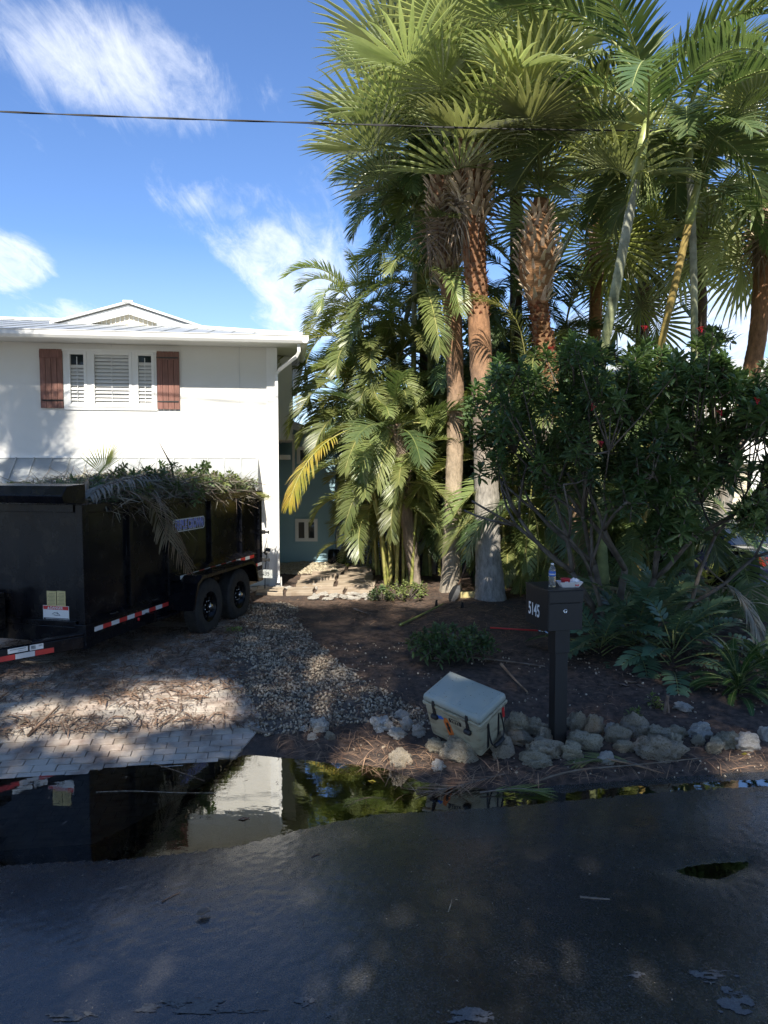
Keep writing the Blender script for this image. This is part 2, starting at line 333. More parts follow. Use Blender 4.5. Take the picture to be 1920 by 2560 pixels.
def bark_z(name, stops, rough=.85, ring=0, bump=.8, bscale=14, stretch=(1, 1, 1)):
    m, nt, b = new_mat(name); N = nt.nodes; L = nt.links
    t = N.new('ShaderNodeTexCoord'); s_ = N.new('ShaderNodeSeparateXYZ'); L.new(t.outputs['Object'], s_.inputs[0])
    mpn = N.new('ShaderNodeMapping'); L.new(t.outputs['Object'], mpn.inputs[0]); mpn.inputs['Scale'].default_value = stretch
    nz_ = N.new('ShaderNodeTexNoise'); L.new(mpn.outputs[0], nz_.inputs['Vector']); nz_.inputs['Scale'].default_value = bscale; nz_.inputs['Detail'].default_value = 8; nz_.inputs['Roughness'].default_value = .7
    zn = N.new('ShaderNodeMath'); zn.operation = 'MULTIPLY_ADD'; L.new(nz_.outputs['Fac'], zn.inputs[0]); zn.inputs[1].default_value = .5; L.new(s_.outputs[2], zn.inputs[2])
    zmax = stops[-1][0]+.01
    dv = N.new('ShaderNodeMath'); dv.operation = 'DIVIDE'; L.new(zn.outputs[0], dv.inputs[0]); dv.inputs[1].default_value = zmax+.25
    cr = N.new('ShaderNodeValToRGB'); L.new(dv.outputs[0], cr.inputs[0])
    while len(cr.color_ramp.elements) < len(stops): cr.color_ramp.elements.new(.5)
    for e, (z, c) in zip(cr.color_ramp.elements, stops): e.position = (z+.25)/(zmax+.25); e.color = (*c, 1)
    mm = N.new('ShaderNodeMapRange'); L.new(nz_.outputs['Fac'], mm.inputs[0]); mm.inputs[1].default_value = .3; mm.inputs[2].default_value = .7; mm.inputs[3].default_value = .45; mm.inputs[4].default_value = 1.35
    mu = N.new('ShaderNodeMixRGB'); mu.blend_type = 'MULTIPLY'; mu.inputs[0].default_value = 1; L.new(cr.outputs[0], mu.inputs[1]); L.new(mm.outputs[0], mu.inputs[2])
    L.new(mu.outputs[0], b.inputs['Base Color']); b.inputs['Roughness'].default_value = rough
    bu = N.new('ShaderNodeBump'); bu.inputs['Strength'].default_value = bump; bu.inputs['Distance'].default_value = .03; L.new(nz_.outputs['Fac'], bu.inputs['Height']); L.new(bu.outputs[0], b.inputs['Normal'])
    return m
M['sabal1'] = bark_z('sabal_bark_a', [(0, (.34, .30, .24)), (2.0, (.42, .34, .24)), (3.3, (.34, .24, .16)), (4.6, (.32, .17, .09)), (7, (.24, .13, .08))], stretch=(1, 1, .35), bscale=16)
M['sabal2'] = bark_z('sabal_bark_b', [(0, (.30, .29, .27)), (1.8, (.36, .33, .28)), (3.2, (.30, .23, .17)), (4.4, (.34, .18, .09)), (7, (.26, .12, .06))], stretch=(1, 1, .35), bscale=16)
M['sabal3'] = bark_z('sabal_bark_c', [(0, (.24, .18, .13)), (3, (.30, .17, .08)), (6, (.34, .18, .08)), (7, (.2, .1, .05))], stretch=(1, 1, 2.5), bscale=9)
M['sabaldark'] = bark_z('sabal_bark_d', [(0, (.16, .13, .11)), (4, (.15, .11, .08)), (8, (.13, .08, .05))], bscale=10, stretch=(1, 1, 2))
M['greytrunk'] = bark_z('old_trunk', [(0, (.30, .25, .19)), (2, (.28, .21, .16)), (5, (.2, .12, .08))], stretch=(1.5, 1.5, .18), bscale=16)
M['ringgreen'] = bark_z('ringed_green_trunk', [(0, (.22, .26, .10)), (4.5, (.30, .33, .16)), (6, (.40, .41, .32)), (9, (.34, .36, .30))], stretch=(1, 1, 1), bscale=3, bump=.15)
M['ringyellow'] = bark_z('ringed_yellow_trunk', [(0, (.32, .24, .07)), (4.5, (.40, .29, .08)), (9, (.34, .26, .1))], bscale=3, bump=.15)
M['boot'] = pm('leaf_boot', (.36, .26, .17), (.62, .50, .36), scale=7, rough=.9, bump=.5, bscale=30, rnd=.25, stretch=(3, 3, .6))
M['fibre'] = pm('red_fibre', (.20, .08, .035), (.34, .15, .065), scale=12, rough=.95, rnd=.2)
def mk_clear():
    m, nt, b = new_mat('clear_plastic'); b.inputs['Base Color'].default_value = (.92, .95, .97, 1); b.inputs['Roughness'].default_value = .06
    b.inputs['Transmission Weight'].default_value = .9; b.inputs['IOR'].default_value = 1.2; return m
M['clear'] = mk_clear()
def mk_water():
    m, nt, b = new_mat('puddle_water'); N = nt.nodes; L = nt.links
    b.inputs['Base Color'].default_value = (.55, .48, .36, 1); b.inputs['Roughness'].default_value = .0; b.inputs['Transmission Weight'].default_value = 1; b.inputs['IOR'].default_value = 1.33
    g = N.new('ShaderNodeBsdfGlossy'); g.inputs['Roughness'].default_value = .0; g.inputs['Color'].default_value = (.92, .92, .9, 1)
    ms = N.new('ShaderNodeMixShader'); fr = N.new('ShaderNodeFresnel'); fr.inputs['IOR'].default_value = 3.2
    L.new(fr.outputs[0], ms.inputs[0]); L.new(b.outputs[0], ms.inputs[1]); L.new(g.outputs[0], ms.inputs[2]); L.new(ms.outputs[0], N['Material Output'].inputs[0])
    t = N.new('ShaderNodeTexCoord'); mpn = N.new('ShaderNodeMapping'); L.new(t.outputs['Object'], mpn.inputs[0]); mpn.inputs['Scale'].default_value = (1.5, 3, 1)
    nz_ = N.new('ShaderNodeTexNoise'); L.new(mpn.outputs[0], nz_.inputs['Vector']); nz_.inputs['Scale'].default_value = 4; nz_.inputs['Detail'].default_value = 3
    bu = N.new('ShaderNodeBump'); bu.inputs['Strength'].default_value = .05; bu.inputs['Distance'].default_value = .01; L.new(nz_.outputs['Fac'], bu.inputs['Height'])
    L.new(bu.outputs[0], b.inputs['Normal']); L.new(bu.outputs[0], g.inputs['Normal']); L.new(bu.outputs[0], fr.inputs['Normal'])
    return m
M['water'] = mk_water()
def text_mesh(body, size, mat, extrude=.001, name='lettering', shear=0, bold=0, sx=1):
    cu_ = bpy.data.curves.new(name, 'FONT'); cu_.body = body; cu_.size = size; cu_.extrude = extrude; cu_.align_x = 'CENTER'; cu_.align_y = 'CENTER'; cu_.shear = shear; cu_.offset = bold
    o = bpy.data.objects.new(name, cu_); COL.objects.link(o); bpy.context.view_layer.update()
    me = bpy.data.meshes.new_from_object(o.evaluated_get(bpy.context.evaluated_depsgraph_get()))
    bpy.data.objects.remove(o); me.materials.clear(); me.materials.append(mat)
    if sx != 1: me.transform(Matrix.Diagonal((sx, 1, 1, 1)))
    return me
# ================================================================== TERRAIN
ZW = -0.28
def g2(lst, z=-.28): return [tuple(G(u, v, z)[:2]) for u, v in lst]
PUD = g2([(-500, 1905), (-120, 1890), (0, 1884), (180, 1872), (370, 1852), (520, 1850), (650, 1843), (700, 1850), (770, 1868), (830, 1888), (900, 1898), (960, 1912), (1060, 1952), (1150, 1968), (1240, 1975), (1330, 1988), (1420, 1982),
          (1480, 1975), (1560, 1968), (1640, 1962), (1760, 1955), (1930, 1948), (2100, 1940), (2100, 1962), (1930, 1966), (1800, 1970), (1700, 1978), (1600, 1984), (1520, 1992), (1420, 2003), (1300, 2014), (1180, 2022), (1060, 2030), (960, 2034),
          (900, 2043), (830, 2056), (760, 2072), (690, 2090), (600, 2112), (520, 2125), (400, 2140), (300, 2149), (200, 2153), (0, 2163), (-150, 2170), (-600, 2200)])
PUD2 = g2([(1690, 2186), (1730, 2174), (1790, 2168), (1868, 2163), (1866, 2174), (1838, 2190), (1800, 2206), (1750, 2203), (1715, 2194)])
def edge(x):   # the line where asphalt ends
    return 5.60+0.20*np.asarray(x, float)-0.0108*np.asarray(x, float)**2
DRIVE = [(-14, 3.3), (-2.1, 4.9), (-1.5, 6.0), (-1.24, 6.95), (-1.27, 7.2), (-1.6, 7.9), (-1.95, 9.0), (-2.1, 10.5), (-2.25, 12.2), (-2.5, 13.2), (-2.2, 14.0), (-14, 12.3)]
GRAV = [tuple(G(u, v, zg)[:2]) for (u, v), zg in zip([(655, 1846), (628, 1800), (590, 1745), (560, 1690), (545, 1640), (560, 1590), (600, 1545), (640, 1520), (700, 1512), (735, 1525), (745, 1570), (790, 1620), (860, 1690), (930, 1735), (1010, 1770), (1080, 1815), (1030, 1835), (900, 1815), (800, 1835), (700, 1842)], [-.24, -.2, -.15, -.08, -.04, 0, 0, 0, 0, 0, 0, -.03, -.08, -.13, -.17, -.2, -.22, -.2, -.23, -.24])]
def hgt(x, y):
    x = np.asarray(x, float); y = np.asarray(y, float)
    sd = sdpoly(x, y, PUD)
    road = y < edge(x)
    out_r = .045*(1-np.exp(-np.maximum(sd, 0)/.7)); out_b = .085*(1-np.exp(-np.maximum(sd, 0)/.45))
    w = np.clip((y-edge(x)+.1)/.2, 0, 1)
    h = ZW+np.where(sd < 0, np.maximum(-.05, .09*sd), out_r*(1-w)+out_b*w)
    s2 = sdpoly(x, y, PUD2) if np.any(road) else np.full(x.shape, 9.)
    h = h-.022*np.exp(-np.maximum(s2+.02, 0)/.10)*road
    h = h+.235*(lambda q: q*q*(3-2*q))(np.clip((y-edge(x)-.35)/3.3, 0, 1))
    fine = (vnoise(x*70, y*70, 3)-.5)*.0034+(vnoise(x*24, y*24, 5)-.5)*.0008
    soil = fbm(x*3.1, y*3.1, 9)*.06+fbm(x*17, y*17, 11, 3)*.028
    ind = np.clip(-sdpoly(x, y, DRIVE)/.15, 0, 1)
    nr = np.clip(sd/.25+.3, .1, 1)
    return h+fine*(1-w)+w*(soil*nr*(1-ind)+ind*fbm(x*1.7, y*1.7, 4)*.02)
def hz1(x, y): return float(hgt(np.array([x]), np.array([y]))[0])
def gp(u, v, dz=0.0):
    p = G(u, v, -.15)
    for _ in range(5): p = G(u, v, hz1(p.x, p.y))
    p.z = p.z+dz; return p
# far ground sheet
def sheet(name, mat, xs, ys, z=None, kind='structure'):
    X, Y = np.meshgrid(xs, ys); Z = (hgt(X, Y) if z is None else np.full(X.shape, z))
    o = inst(name, grid_mesh(name, X, Y, Z, mat)); tag(o, kind=kind); return o
sheet('ground', M['ground'], np.linspace(-600, 600, 25), np.linspace(-600, 600, 25), -.5)
# road
xs = np.concatenate([np.arange(-30, -5, .5), np.arange(-5, 5.6, .022), np.arange(5.6, 30, .5)])
vs_ = -np.concatenate([np.array([12, 9, 7, 5, 4, 3.2]), np.arange(2.9, 0, -.022), [0]])
X, V_ = np.meshgrid(xs, vs_); Y = V_+edge(np.clip(X, -6, 7))
road = inst('road', grid_mesh('road', X, Y, hgt(X, np.minimum(Y, edge(np.clip(X, -6, 7)))), M['asphalt'])); tag(road, kind='structure')
# yard: one height field cut into bed, driveway and gravel strip
xs = np.concatenate([np.arange(-16, -5, .5), np.arange(-5, 6.5, .035), np.arange(6.5, 30, .6)])
vs_ = np.concatenate([np.arange(0, 4.5, .035), np.arange(4.5, 10, .1), np.arange(10, 45, 1.0)])
X, V_ = np.meshgrid(xs, vs_); Xc = np.clip(X, -6, 7); Y = V_+edge(Xc)
Z = hgt(X, Y)
cx = (X[:-1, :-1]+X[1:, 1:])/2; cy = (Y[:-1, :-1]+Y[1:, 1:])/2
ind = sdpoly(cx, cy, DRIVE) < 0; ing = sdpoly(cx+.06*(vnoise(cx*9, cy*9)-.5), cy, GRAV) < 0
lawnm = (cx > 4.6+(cy-11)*.22) & (cy > 11.2)
for nm, mt, kp in (('driveway', 'drivebase', ind), ('gravel_strip', 'gravelbase', ing & ~ind), ('lawn', 'lawn', lawnm & ~ind & ~ing), ('garden_bed', 'mulch', ~ind & ~ing & ~lawnm)):
    o = inst(nm, grid_mesh(nm, X, Y, Z, M[mt], kp)); tag(o, kind='structure')
    if nm == 'driveway': DRV = o
    if nm == 'gravel_strip': GRV = o
    if nm == 'garden_bed': BED = o
# water
def water(name, poly, grow, z):
    P_ = np.array(poly); c = P_.mean(0); x0, y0 = P_.min(0)-grow; x1, y1 = P_.max(0)+grow
    xs_ = np.linspace(x0, x1, 90); ys_ = np.linspace(y0, y1, 60); X, Y = np.meshgrid(xs_, ys_)
    cx = (X[:-1, :-1]+X[1:, 1:])/2; cy = (Y[:-1, :-1]+Y[1:, 1:])/2
    k = sdpoly(cx, cy, poly) < grow
    tag(inst(name, grid_mesh(name, X, Y, np.full(X.shape, z), M['water'], k)), kind='structure')
water('puddle', PUD, .22, ZW)
cz2 = float(np.mean(hgt(np.array([p_[0] for p_ in PUD2]), np.array([p_[1] for p_ in PUD2]))))
water('small_puddle', PUD2, .10, cz2+.0005)
# worn pale patches of the old road surface
random.seed(4)
for u, v, w, hh in [(470, 2520, 120, 22), (760, 2505, 26, 16), (820, 2538, 12, 8), (1170, 2540, 60, 20), (1590, 2440, 24, 10), (1770, 2440, 60, 14), (1830, 2505, 55, 30), (170, 2540, 60, 14), (620, 2528, 50, 6)]:
    c = gp(u, v); ex = G(u+w, v).x-G(u, v).x; ey = G(u, v-hh).y-G(u, v).y
    nx = 60; xx = np.linspace(-1.5, 1.5, nx*2); yy = np.linspace(-1.5, 1.5, nx*2); A, B = np.meshgrid(xx, yy)
    cxx = (A[:-1, :-1]+A[1:, 1:])/2; cyy = (B[:-1, :-1]+B[1:, 1:])/2
    val = cxx**2+cyy**2+5*(fbm(cxx*2.2+u, cyy*2.2+v, 7, 6))
    XX = c.x+A*ex; YY = c.y+B*ey
    tag(inst('worn_patch', grid_mesh('worn_patch', XX, YY, hgt(XX, YY)+.0035, M['drypatch'], val < .75+.5*(vnoise(cxx*40, cyy*40, 3)-.5))), kind='structure')
# ------------------------------------------------------------------ driveway pavers
def paver_mesh(k):
    mb = MB(); mb.box((0, 0, 0), (.196, .094, .03)); me = mb.mesh('paver', M['paver']); bev(me, .005, 1); return me
pvm = [paver_mesh(0)]
ca, sa = math.cos(R(8)), math.sin(R(8)); cand = []
for i in range(-60, 14):
    for j in range(-10, 96):
        lx = i*.2+(j % 2)*.1-1.2; ly = j*.1+5.0
        x = lx*ca-(ly-5)*sa; y = lx*sa+(ly-5)*ca+5
        if y < 5.3+.2*x*.8: continue
        cand.append((x, y))
cand = np.array(cand); k = sdpoly(cand[:, 0], cand[:, 1], DRIVE) < .09; cand = cand[k]
vis = np.abs(cand[:, 0]/cand[:, 1]) < .56; cand = cand[vis]
sdp = sdpoly(cand[:, 0], cand[:, 1], PUD); zt = hgt(cand[:, 0], cand[:, 1])
# the 300 that show largest above the water line
order = np.argsort(cand[:, 1]+np.where(sdp < -.25, 50, 0))
zu = hgt(cand[:, 0], cand[:, 1]+.06); zd = hgt(cand[:, 0], cand[:, 1]-.06); ed_ = sdpoly(cand[:, 0], cand[:, 1], DRIVE); eds = []
for x, y in cand:
    bd = None
    for a, b in zip(DRIVE, DRIVE[1:]+DRIVE[:1]):
        ex, ey = b[0]-a[0], b[1]-a[1]; t_ = max(0, min(1, ((x-a[0])*ex+(y-a[1])*ey)/(ex*ex+ey*ey))); d_ = math.hypot(x-a[0]-ex*t_, y-a[1]-ey*t_)
        if bd is None or d_ < bd: bd = d_; be = (*a, *b)
    eds.append(be)
zj = np.random.RandomState(2).rand(len(cand)); big = MB()
for n_, i in enumerate(order):
    x, y = cand[i]; z = zt[i]-.004+.007*zj[i]; rr = (zj[i]-.5)*.05
    pz = math.atan((zu[i]-zd[i])/.12); rz = R(8)+rr*.5
    if ed_[i] > -.13:      # cut stone along the edge of the driveway
        x0, y0, x1, y1 = eds[i]; cz_, sz_ = math.cos(rz), math.sin(rz)
        pl_ = [(x+a*cz_-b*sz_, y+a*sz_+b*cz_) for a, b in ((-.098, -.047), (.098, -.047), (.098, .047), (-.098, .047))]
        def side_(q): return ((x1-x0)*(q[1]-y0)-(y1-y0)*(q[0]-x0))
        sg = 1 if side_((x-.4, y+.05)) > 0 else -1
        out_ = []
        for a, b in zip(pl_, pl_[1:]+pl_[:1]):
            sa_, sb_ = side_(a)*sg, side_(b)*sg
            if sa_ >= 0: out_.append(a)
            if sa_*sb_ < 0: t_ = sa_/(sa_-sb_); out_.append((a[0]+(b[0]-a[0])*t_, a[1]+(b[1]-a[1])*t_))
        if len(out_) < 3: continue
        pm_ = MB().prism([(a-x, b-y) for a, b in out_], -.015, .015)
        if n_ < 300: pm_.build('paver', M['paver'], DRV, (x, y, z), (pz, 0, 0))
        else: big.add(pm_.v, pm_.f, Matrix.Translation((x, y, z)))
    elif n_ < 300: inst('paver', pvm[0], DRV, (x, y, z), (rr*.6+pz, (zj[i]*7 % 1-.5)*.03, rz))
    else: big.box((0, 0, 0), (.193, .092, .03), Matrix.Translation((x, y, z)) @ Matrix.Rotation(rz, 4, 'Z') @ Matrix.Rotation(pz, 4, 'X'))
tag(big.build('far_pavers', M['paver'], DRV), kind='stuff')
# ------------------------------------------------------------------ scatter helpers
ICO = None
def ico(sub):
    bm = bmesh.new(); bmesh.ops.create_icosphere(bm, subdivisions=sub, radius=1); v = np.array([q.co[:] for q in bm.verts]); f = np.array([[a.index for a in q.verts] for q in bm.faces]); bm.free(); return v, f
def scatter(name, base_v, base_f, pos, rots, scl, mat, parent=None, smooth=False, jitter=0, seed=1, kind='stuff'):
    n = len(pos); k = len(base_v); rs = np.random.RandomState(seed)
    V = np.repeat(base_v[None], n, 0)*scl[:, None, :]
    if jitter: V = V*(1+jitter*(rs.rand(n, k, 1)-.5)*2)
    a, b, c = rots[:, 0:1], rots[:, 1:2], rots[:, 2:3]
    x, y, z = V[..., 0], V[..., 1], V[..., 2]
    y, z = y*np.cos(a)-z*np.sin(a), y*np.sin(a)+z*np.cos(a)
    x, z = x*np.cos(b)+z*np.sin(b), -x*np.sin(b)+z*np.cos(b)
    x, y = x*np.cos(c)-y*np.sin(c), x*np.sin(c)+y*np.cos(c)
    V = np.stack([x, y, z], -1)+pos[:, None, :]
    F_ = (base_f[None]+np.arange(n)[:, None, None]*k).reshape(-1, base_f.shape[1])
    o = inst(name, np_mesh(name, V.reshape(-1, 3), F_, mat, smooth), parent); tag(o, kind=kind); return o
def in_region(rs, n, x0, x1, y0, y1, test):
    p = np.stack([rs.uniform(x0, x1, n), rs.uniform(y0, y1, n)], 1); return p[test(p[:, 0], p[:, 1])]
rs = np.random.RandomState(11)
iv, if_ = ico(1)
p = in_region(rs, 30000, -2.6, 1.1, 6.2, 13.4, lambda x, y: sdpoly(x+.15*(vnoise(x*5, y*5)-.5), y, GRAV) < .02)
thin = vnoise(p[:, 0]*3, p[:, 1]*3, 8); p = p[thin+rs.rand(len(p))*.6 > .52]
ln = len(p); pos = np.column_stack([p, hgt(p[:, 0], p[:, 1])+.008+.012*rs.rand(ln)])
sz = .009+.012*rs.rand(ln)**2+.002; scatter('gravel_pebbles', iv, if_, pos, rs.rand(ln, 3)*6.28, np.stack([sz*(.8+.5*rs.rand(ln)), sz*(.7+.4*rs.rand(ln)), sz*.6], 1), M['pebble'], GRV, True, .22, 3)
# stray pebbles and shell bits over the bed and the driveway's end
p = in_region(rs, 1300, -3, 4.8, 6.0, 9.5, lambda x, y: (sdpoly(x, y, PUD) > .05) & (vnoise(x*1.6, y*1.6, 31) > .55) & (sdpoly(x, y, DRIVE) > .05))
ln = len(p); pos = np.column_stack([p, hgt(p[:, 0], p[:, 1])+.006]); sz = .006+.010*rs.rand(ln)**2
tag(scatter('stray_pebbles', iv, if_, pos, rs.rand(ln, 3)*6.28, np.stack([sz*1.2, sz, sz*.7], 1), M['pebble'], BED, True, .2, 4))
# litter: bent strips
def strip(n=3, w=.5, curve=.15):
    v = []; f = []
    for i in range(n+1):
        t = i/n; ww = w*(1-.7*abs(2*t-1)**2); v += [(t-.5, ww/2, curve*math.sin(t*PI)), (t-.5, -ww/2, curve*math.sin(t*PI))]
    for i in range(n): f.append((2*i, 2*i+1, 2*i+3, 2*i+2))
    return np.array(v, float), np.array(f)
sv, sf = strip(3, .5, .12)
def litter(name, n, x0, x1, y0, y1, test, lmin, lmax, wr, mat, seed, parent, lift=.008, tilt=.25):
    rs = np.random.RandomState(seed); p = in_region(rs, n, x0, x1, y0, y1, test); ln = len(p)
    if ln == 0: return
    L_ = lmin+(lmax-lmin)*rs.rand(ln)**2; pos = np.column_stack([p, hgt(p[:, 0], p[:, 1])+lift+.01*rs.rand(ln)])
    return scatter(name, sv, sf, pos, np.stack([(rs.rand(ln)-.5)*2*tilt*2, (rs.rand(ln)-.5)*2*tilt, rs.rand(ln)*6.28], 1), np.stack([L_, L_*wr*(.5+rs.rand(ln)), L_], 1), M[mat], parent, False, 0, seed)
notp = lambda x, y: (sdpoly(x, y, PUD) > .0) & (y > edge(x))
bedt = lambda x, y: notp(x, y) & (sdpoly(x, y, DRIVE) > 0) & (y < 14)
litter('bark_chips', 26000, -2.4, 6.0, 5.2, 14, lambda x, y: bedt(x, y) & (sdpoly(x, y, GRAV) > -.1) & (vnoise(x*2, y*2, 3) > .25), .012, .06, .35, 'litter', 21, BED)
litter('pine_straw', 9000, -1.0, 6.0, 5.0, 14, lambda x, y: bedt(x, y) & (vnoise(x*1.3, y*1.3, 41)+.25*(y > 10.5)+.35*((y < 7.0) & (x < 1.1)) > .58), .05, .19, .055, 'straw', 22, BED, .012, .3)
litter('shore_straw', 4600, -1, 4.8, 5.5, 7.1, lambda x, y: (sdpoly(x, y, PUD) > -.25) & (sdpoly(x, y, PUD) < .38) & (y > edge(x)), .05, .34, .036, 'straw', 23, BED, .016, .12)
litter('gravel_litter', 10000, -2.6, 1.0, 5.9, 13.4, lambda x, y: (sdpoly(x, y, GRAV) < .1) & (vnoise(x*2.2, y*2.2, 6) > .42), .03, .15, .22, 'litter', 24, GRV, .026)
litter('driveway_litter', 26000, -5, -1, 6.0, 13.4, lambda x, y: (sdpoly(x, y, DRIVE) < 0) & (sdpoly(x, y, PUD) > .0) & (vnoise(x*1.2, y*2.0, 77)+.40*np.exp(-((y-6.95-.03*x)/.2)**2)+.22*(y > 8.0) > .46), .02, .22, .16, 'litter', 25, DRV, .024)
litter('driveway_crumbs', 20000, -5, -1, 6.0, 9.4, lambda x, y: (sdpoly(x, y, DRIVE) < 0) & (sdpoly(x, y, PUD) > .0) & (vnoise(x*2.4, y*2.4, 71) > .45), .01, .035, .6, 'litter', 26, DRV, .022)
litter('floating_litter', 330, -3.3, 1.8, 4.6, 6.9, lambda x, y: sdpoly(x, y, PUD) < -.04, .01, .07, .12, 'twig', 27, None, 0)
bpy.data.objects['floating_litter'].location.z = 0
me = bpy.data.objects['floating_litter'].data
for v in me.vertices: v.co.z = ZW+.004+(v.co.z % .004)
litter('road_grit', 2600, -3.6, 4.3, 3.1, 6.1, lambda x, y: (sdpoly(x, y, PUD) > .03) & (y < edge(x)), .004, .014, .6, 'pebble', 28, road, .002, .1)
litter('road_litter', 160, -3.6, 4.3, 3.1, 6.1, lambda x, y: (sdpoly(x, y, PUD) > .03) & (y < edge(x)), .015, .07, .10, 'litter', 29, road, .002, .05)
# ------------------------------------------------------------------ coral border rocks
bv, bf = ico(4)
def rock_mesh(seed, mat):
    rs_ = np.random.RandomState(seed); off = rs_.rand(3)*50; V = bv.copy()
    def n3(s, k, q): return (vnoise(V[:, 0]*s+off[0]+V[:, 2]*s*.7, V[:, 1]*s+off[1]+V[:, 2]*s*.9, k+q)+vnoise(V[:, 1]*s+off[1]+9, V[:, 2]*s+off[2], k+q+50))/2-.5
    d = .95*n3(1.3, seed, 0)+.60*n3(2.7, seed, 3)+.30*n3(6, seed, 5)-.36*np.maximum(0, n3(7, seed, 7)-.02)*3
    d = d+.20*n3(15, seed, 9)+.10*n3(28, seed, 11); V = V*(1+d)[:, None]; V[:, 2] = np.where(V[:, 2] < -.55, -.55, V[:, 2])
    return np_mesh('rock', V, bf, mat, True)
rmesh = [rock_mesh(100+i, M['rock']) for i in range(7)]; rpale = [rock_mesh(200+i, M['rockpale']) for i in range(4)]
ROCKS = [
 (1013, 1830, 34, 34, 1, 'cream coral rock just left of the tan cooler, nearest but one to it'),
 (1047, 1843, 34, 28, 1, 'small white rock touching the left foot of the tan cooler'),
 (1092, 1886, 56, 40, 0, 'yellowish rounded rock lying below the left end of the cooler'),
 (1148, 1914, 84, 56, 0, 'big mossy grey rock lying in front of the tilted cooler'),
 (1001, 1926, 56, 46, 0, 'yellow brown pointed rock standing at the puddle edge left of the cooler'),
 (1097, 1924, 34, 20, 1, 'small shell white stone between the puddle and the big mossy rock'),
 (1256, 1904, 54, 52, 0, 'pale grey pitted rock at the right foot of the cooler'),
 (1290, 1850, 56, 58, 0, 'long pale rock leaning behind the right side of the cooler'),
 (1304, 1826, 48, 38, 0, 'grey rock at the back of the pile between cooler and mailbox post'),
 (1343, 1846, 56, 52, 0, 'grey brown rounded rock at the left side of the mailbox post'),
 (1368, 1866, 46, 38, 0, 'reddish brown smooth rock in front of the mailbox post foot'),
 (1301, 1866, 68, 28, 0, 'flat grey rock in the middle of the pile left of the mailbox post'),
 (1358, 1903, 86, 48, 0, 'long pitted grey rock in front of the reddish rock'),
 (1340, 1922, 74, 32, 0, 'low white flecked rock, foremost left of the mailbox post'),
 (1428, 1908, 54, 46, 0, 'rounded white flecked rock in front and just right of the mailbox post'),
 (1446, 1838, 52, 50, 0, 'brown knobbly rock directly behind and right of the mailbox post'),
 (1462, 1880, 84, 50, 0, 'large pitted grey rock right of the mailbox post, front row'),
 (1492, 1844, 52, 46, 0, 'grey rock at the back right of the large pitted rock by the post'),
 (1530, 1842, 32, 28, 1, 'small pale rock first in the chain right of the post pile'),
 (1545, 1868, 58, 48, 0, 'brown lumpy rock in the chain under the cardboard palm'),
 (1592, 1854, 66, 52, 0, 'tall grey rock in the chain with a pale top'),
 (1561, 1884, 52, 26, 0, 'low white flecked rock in front of the brown lumpy rock'),
 (1650, 1912, 110, 62, 0, 'biggest rock of the border, broad and pitted, nearest the road'),
 (1647, 1862, 62, 48, 0, 'grey brown rock behind the biggest border rock'),
 (1693, 1886, 44, 44, 0, 'upright grey rock on the right shoulder of the biggest border rock'),
 (1696, 1850, 52, 30, 0, 'dark mossy low rock behind the border chain'),
 (1754, 1848, 66, 32, 1, 'smooth pale oblong rock in the back row right of the mossy one'),
 (1748, 1868, 34, 24, 0, 'small grey rock under the smooth pale oblong one'),
 (1789, 1890, 50, 40, 0, 'wedge shaped grey rock leaning down towards the road'),
 (1823, 1880, 64, 42, 0, 'rounded grey rock joined to the bright pale rock at right'),
 (1872, 1880, 68, 38, 1, 'bright pale sunlit rock near the right end of the border'),
 (1918, 1858, 34, 36, 1, 'tan rock cut by the right edge of the view'),
 (1709, 1779, 52, 18, 1, 'flat pale stone alone in the dark bed behind the border'),
 (1503, 1826, 20, 16, 1, 'tiny pale stone between two back row rocks'),
 (1518, 1912, 44, 26, 1, 'half buried pale rock beside fallen green frond tips'),
 (800, 1832, 44, 32, 1, 'round white rock at the gravel edge above the puddle, biggest there'),
 (760, 1838, 26, 20, 1, 'small white rock left of the round white one on the gravel edge'),
 (781, 1850, 26, 14, 1, 'flat little white rock on the puddle bank under the round white one'),
 (824, 1852, 26, 18, 0, 'small greyish rock right of the round white one on the bank'),
 (955, 1830, 54, 32, 1, 'yellow white broad rock in the sun patch on the bank'),
 (1003, 1806, 38, 26, 1, 'white rock at the end of the gravel close behind the bank'),
 (994, 1846, 48, 22, 1, 'flat elongated white rock on the sunny bank'),
]
random.seed(8)
for i, (u, v, w, hh, pale, lab) in enumerate(ROCKS):
    b = gp(u, v-.22*hh); d = b.y; sx = w/FPX*d/2*1.04; szz = hh/FPX*d/2*1.36
    me = (rpale if pale else rmesh)[i % (4 if pale else 7)]
    o = inst('border_rock', me, None, (b.x, b.y+sx*.3, b.z+szz*.30), (random.uniform(-.2, .2), random.uniform(-.2, .2), random.uniform(-.5, .5)), (sx, sx*random.uniform(.7, .95), szz))
    tag(o, lab, 'rock', 'coral rocks edging the bed')
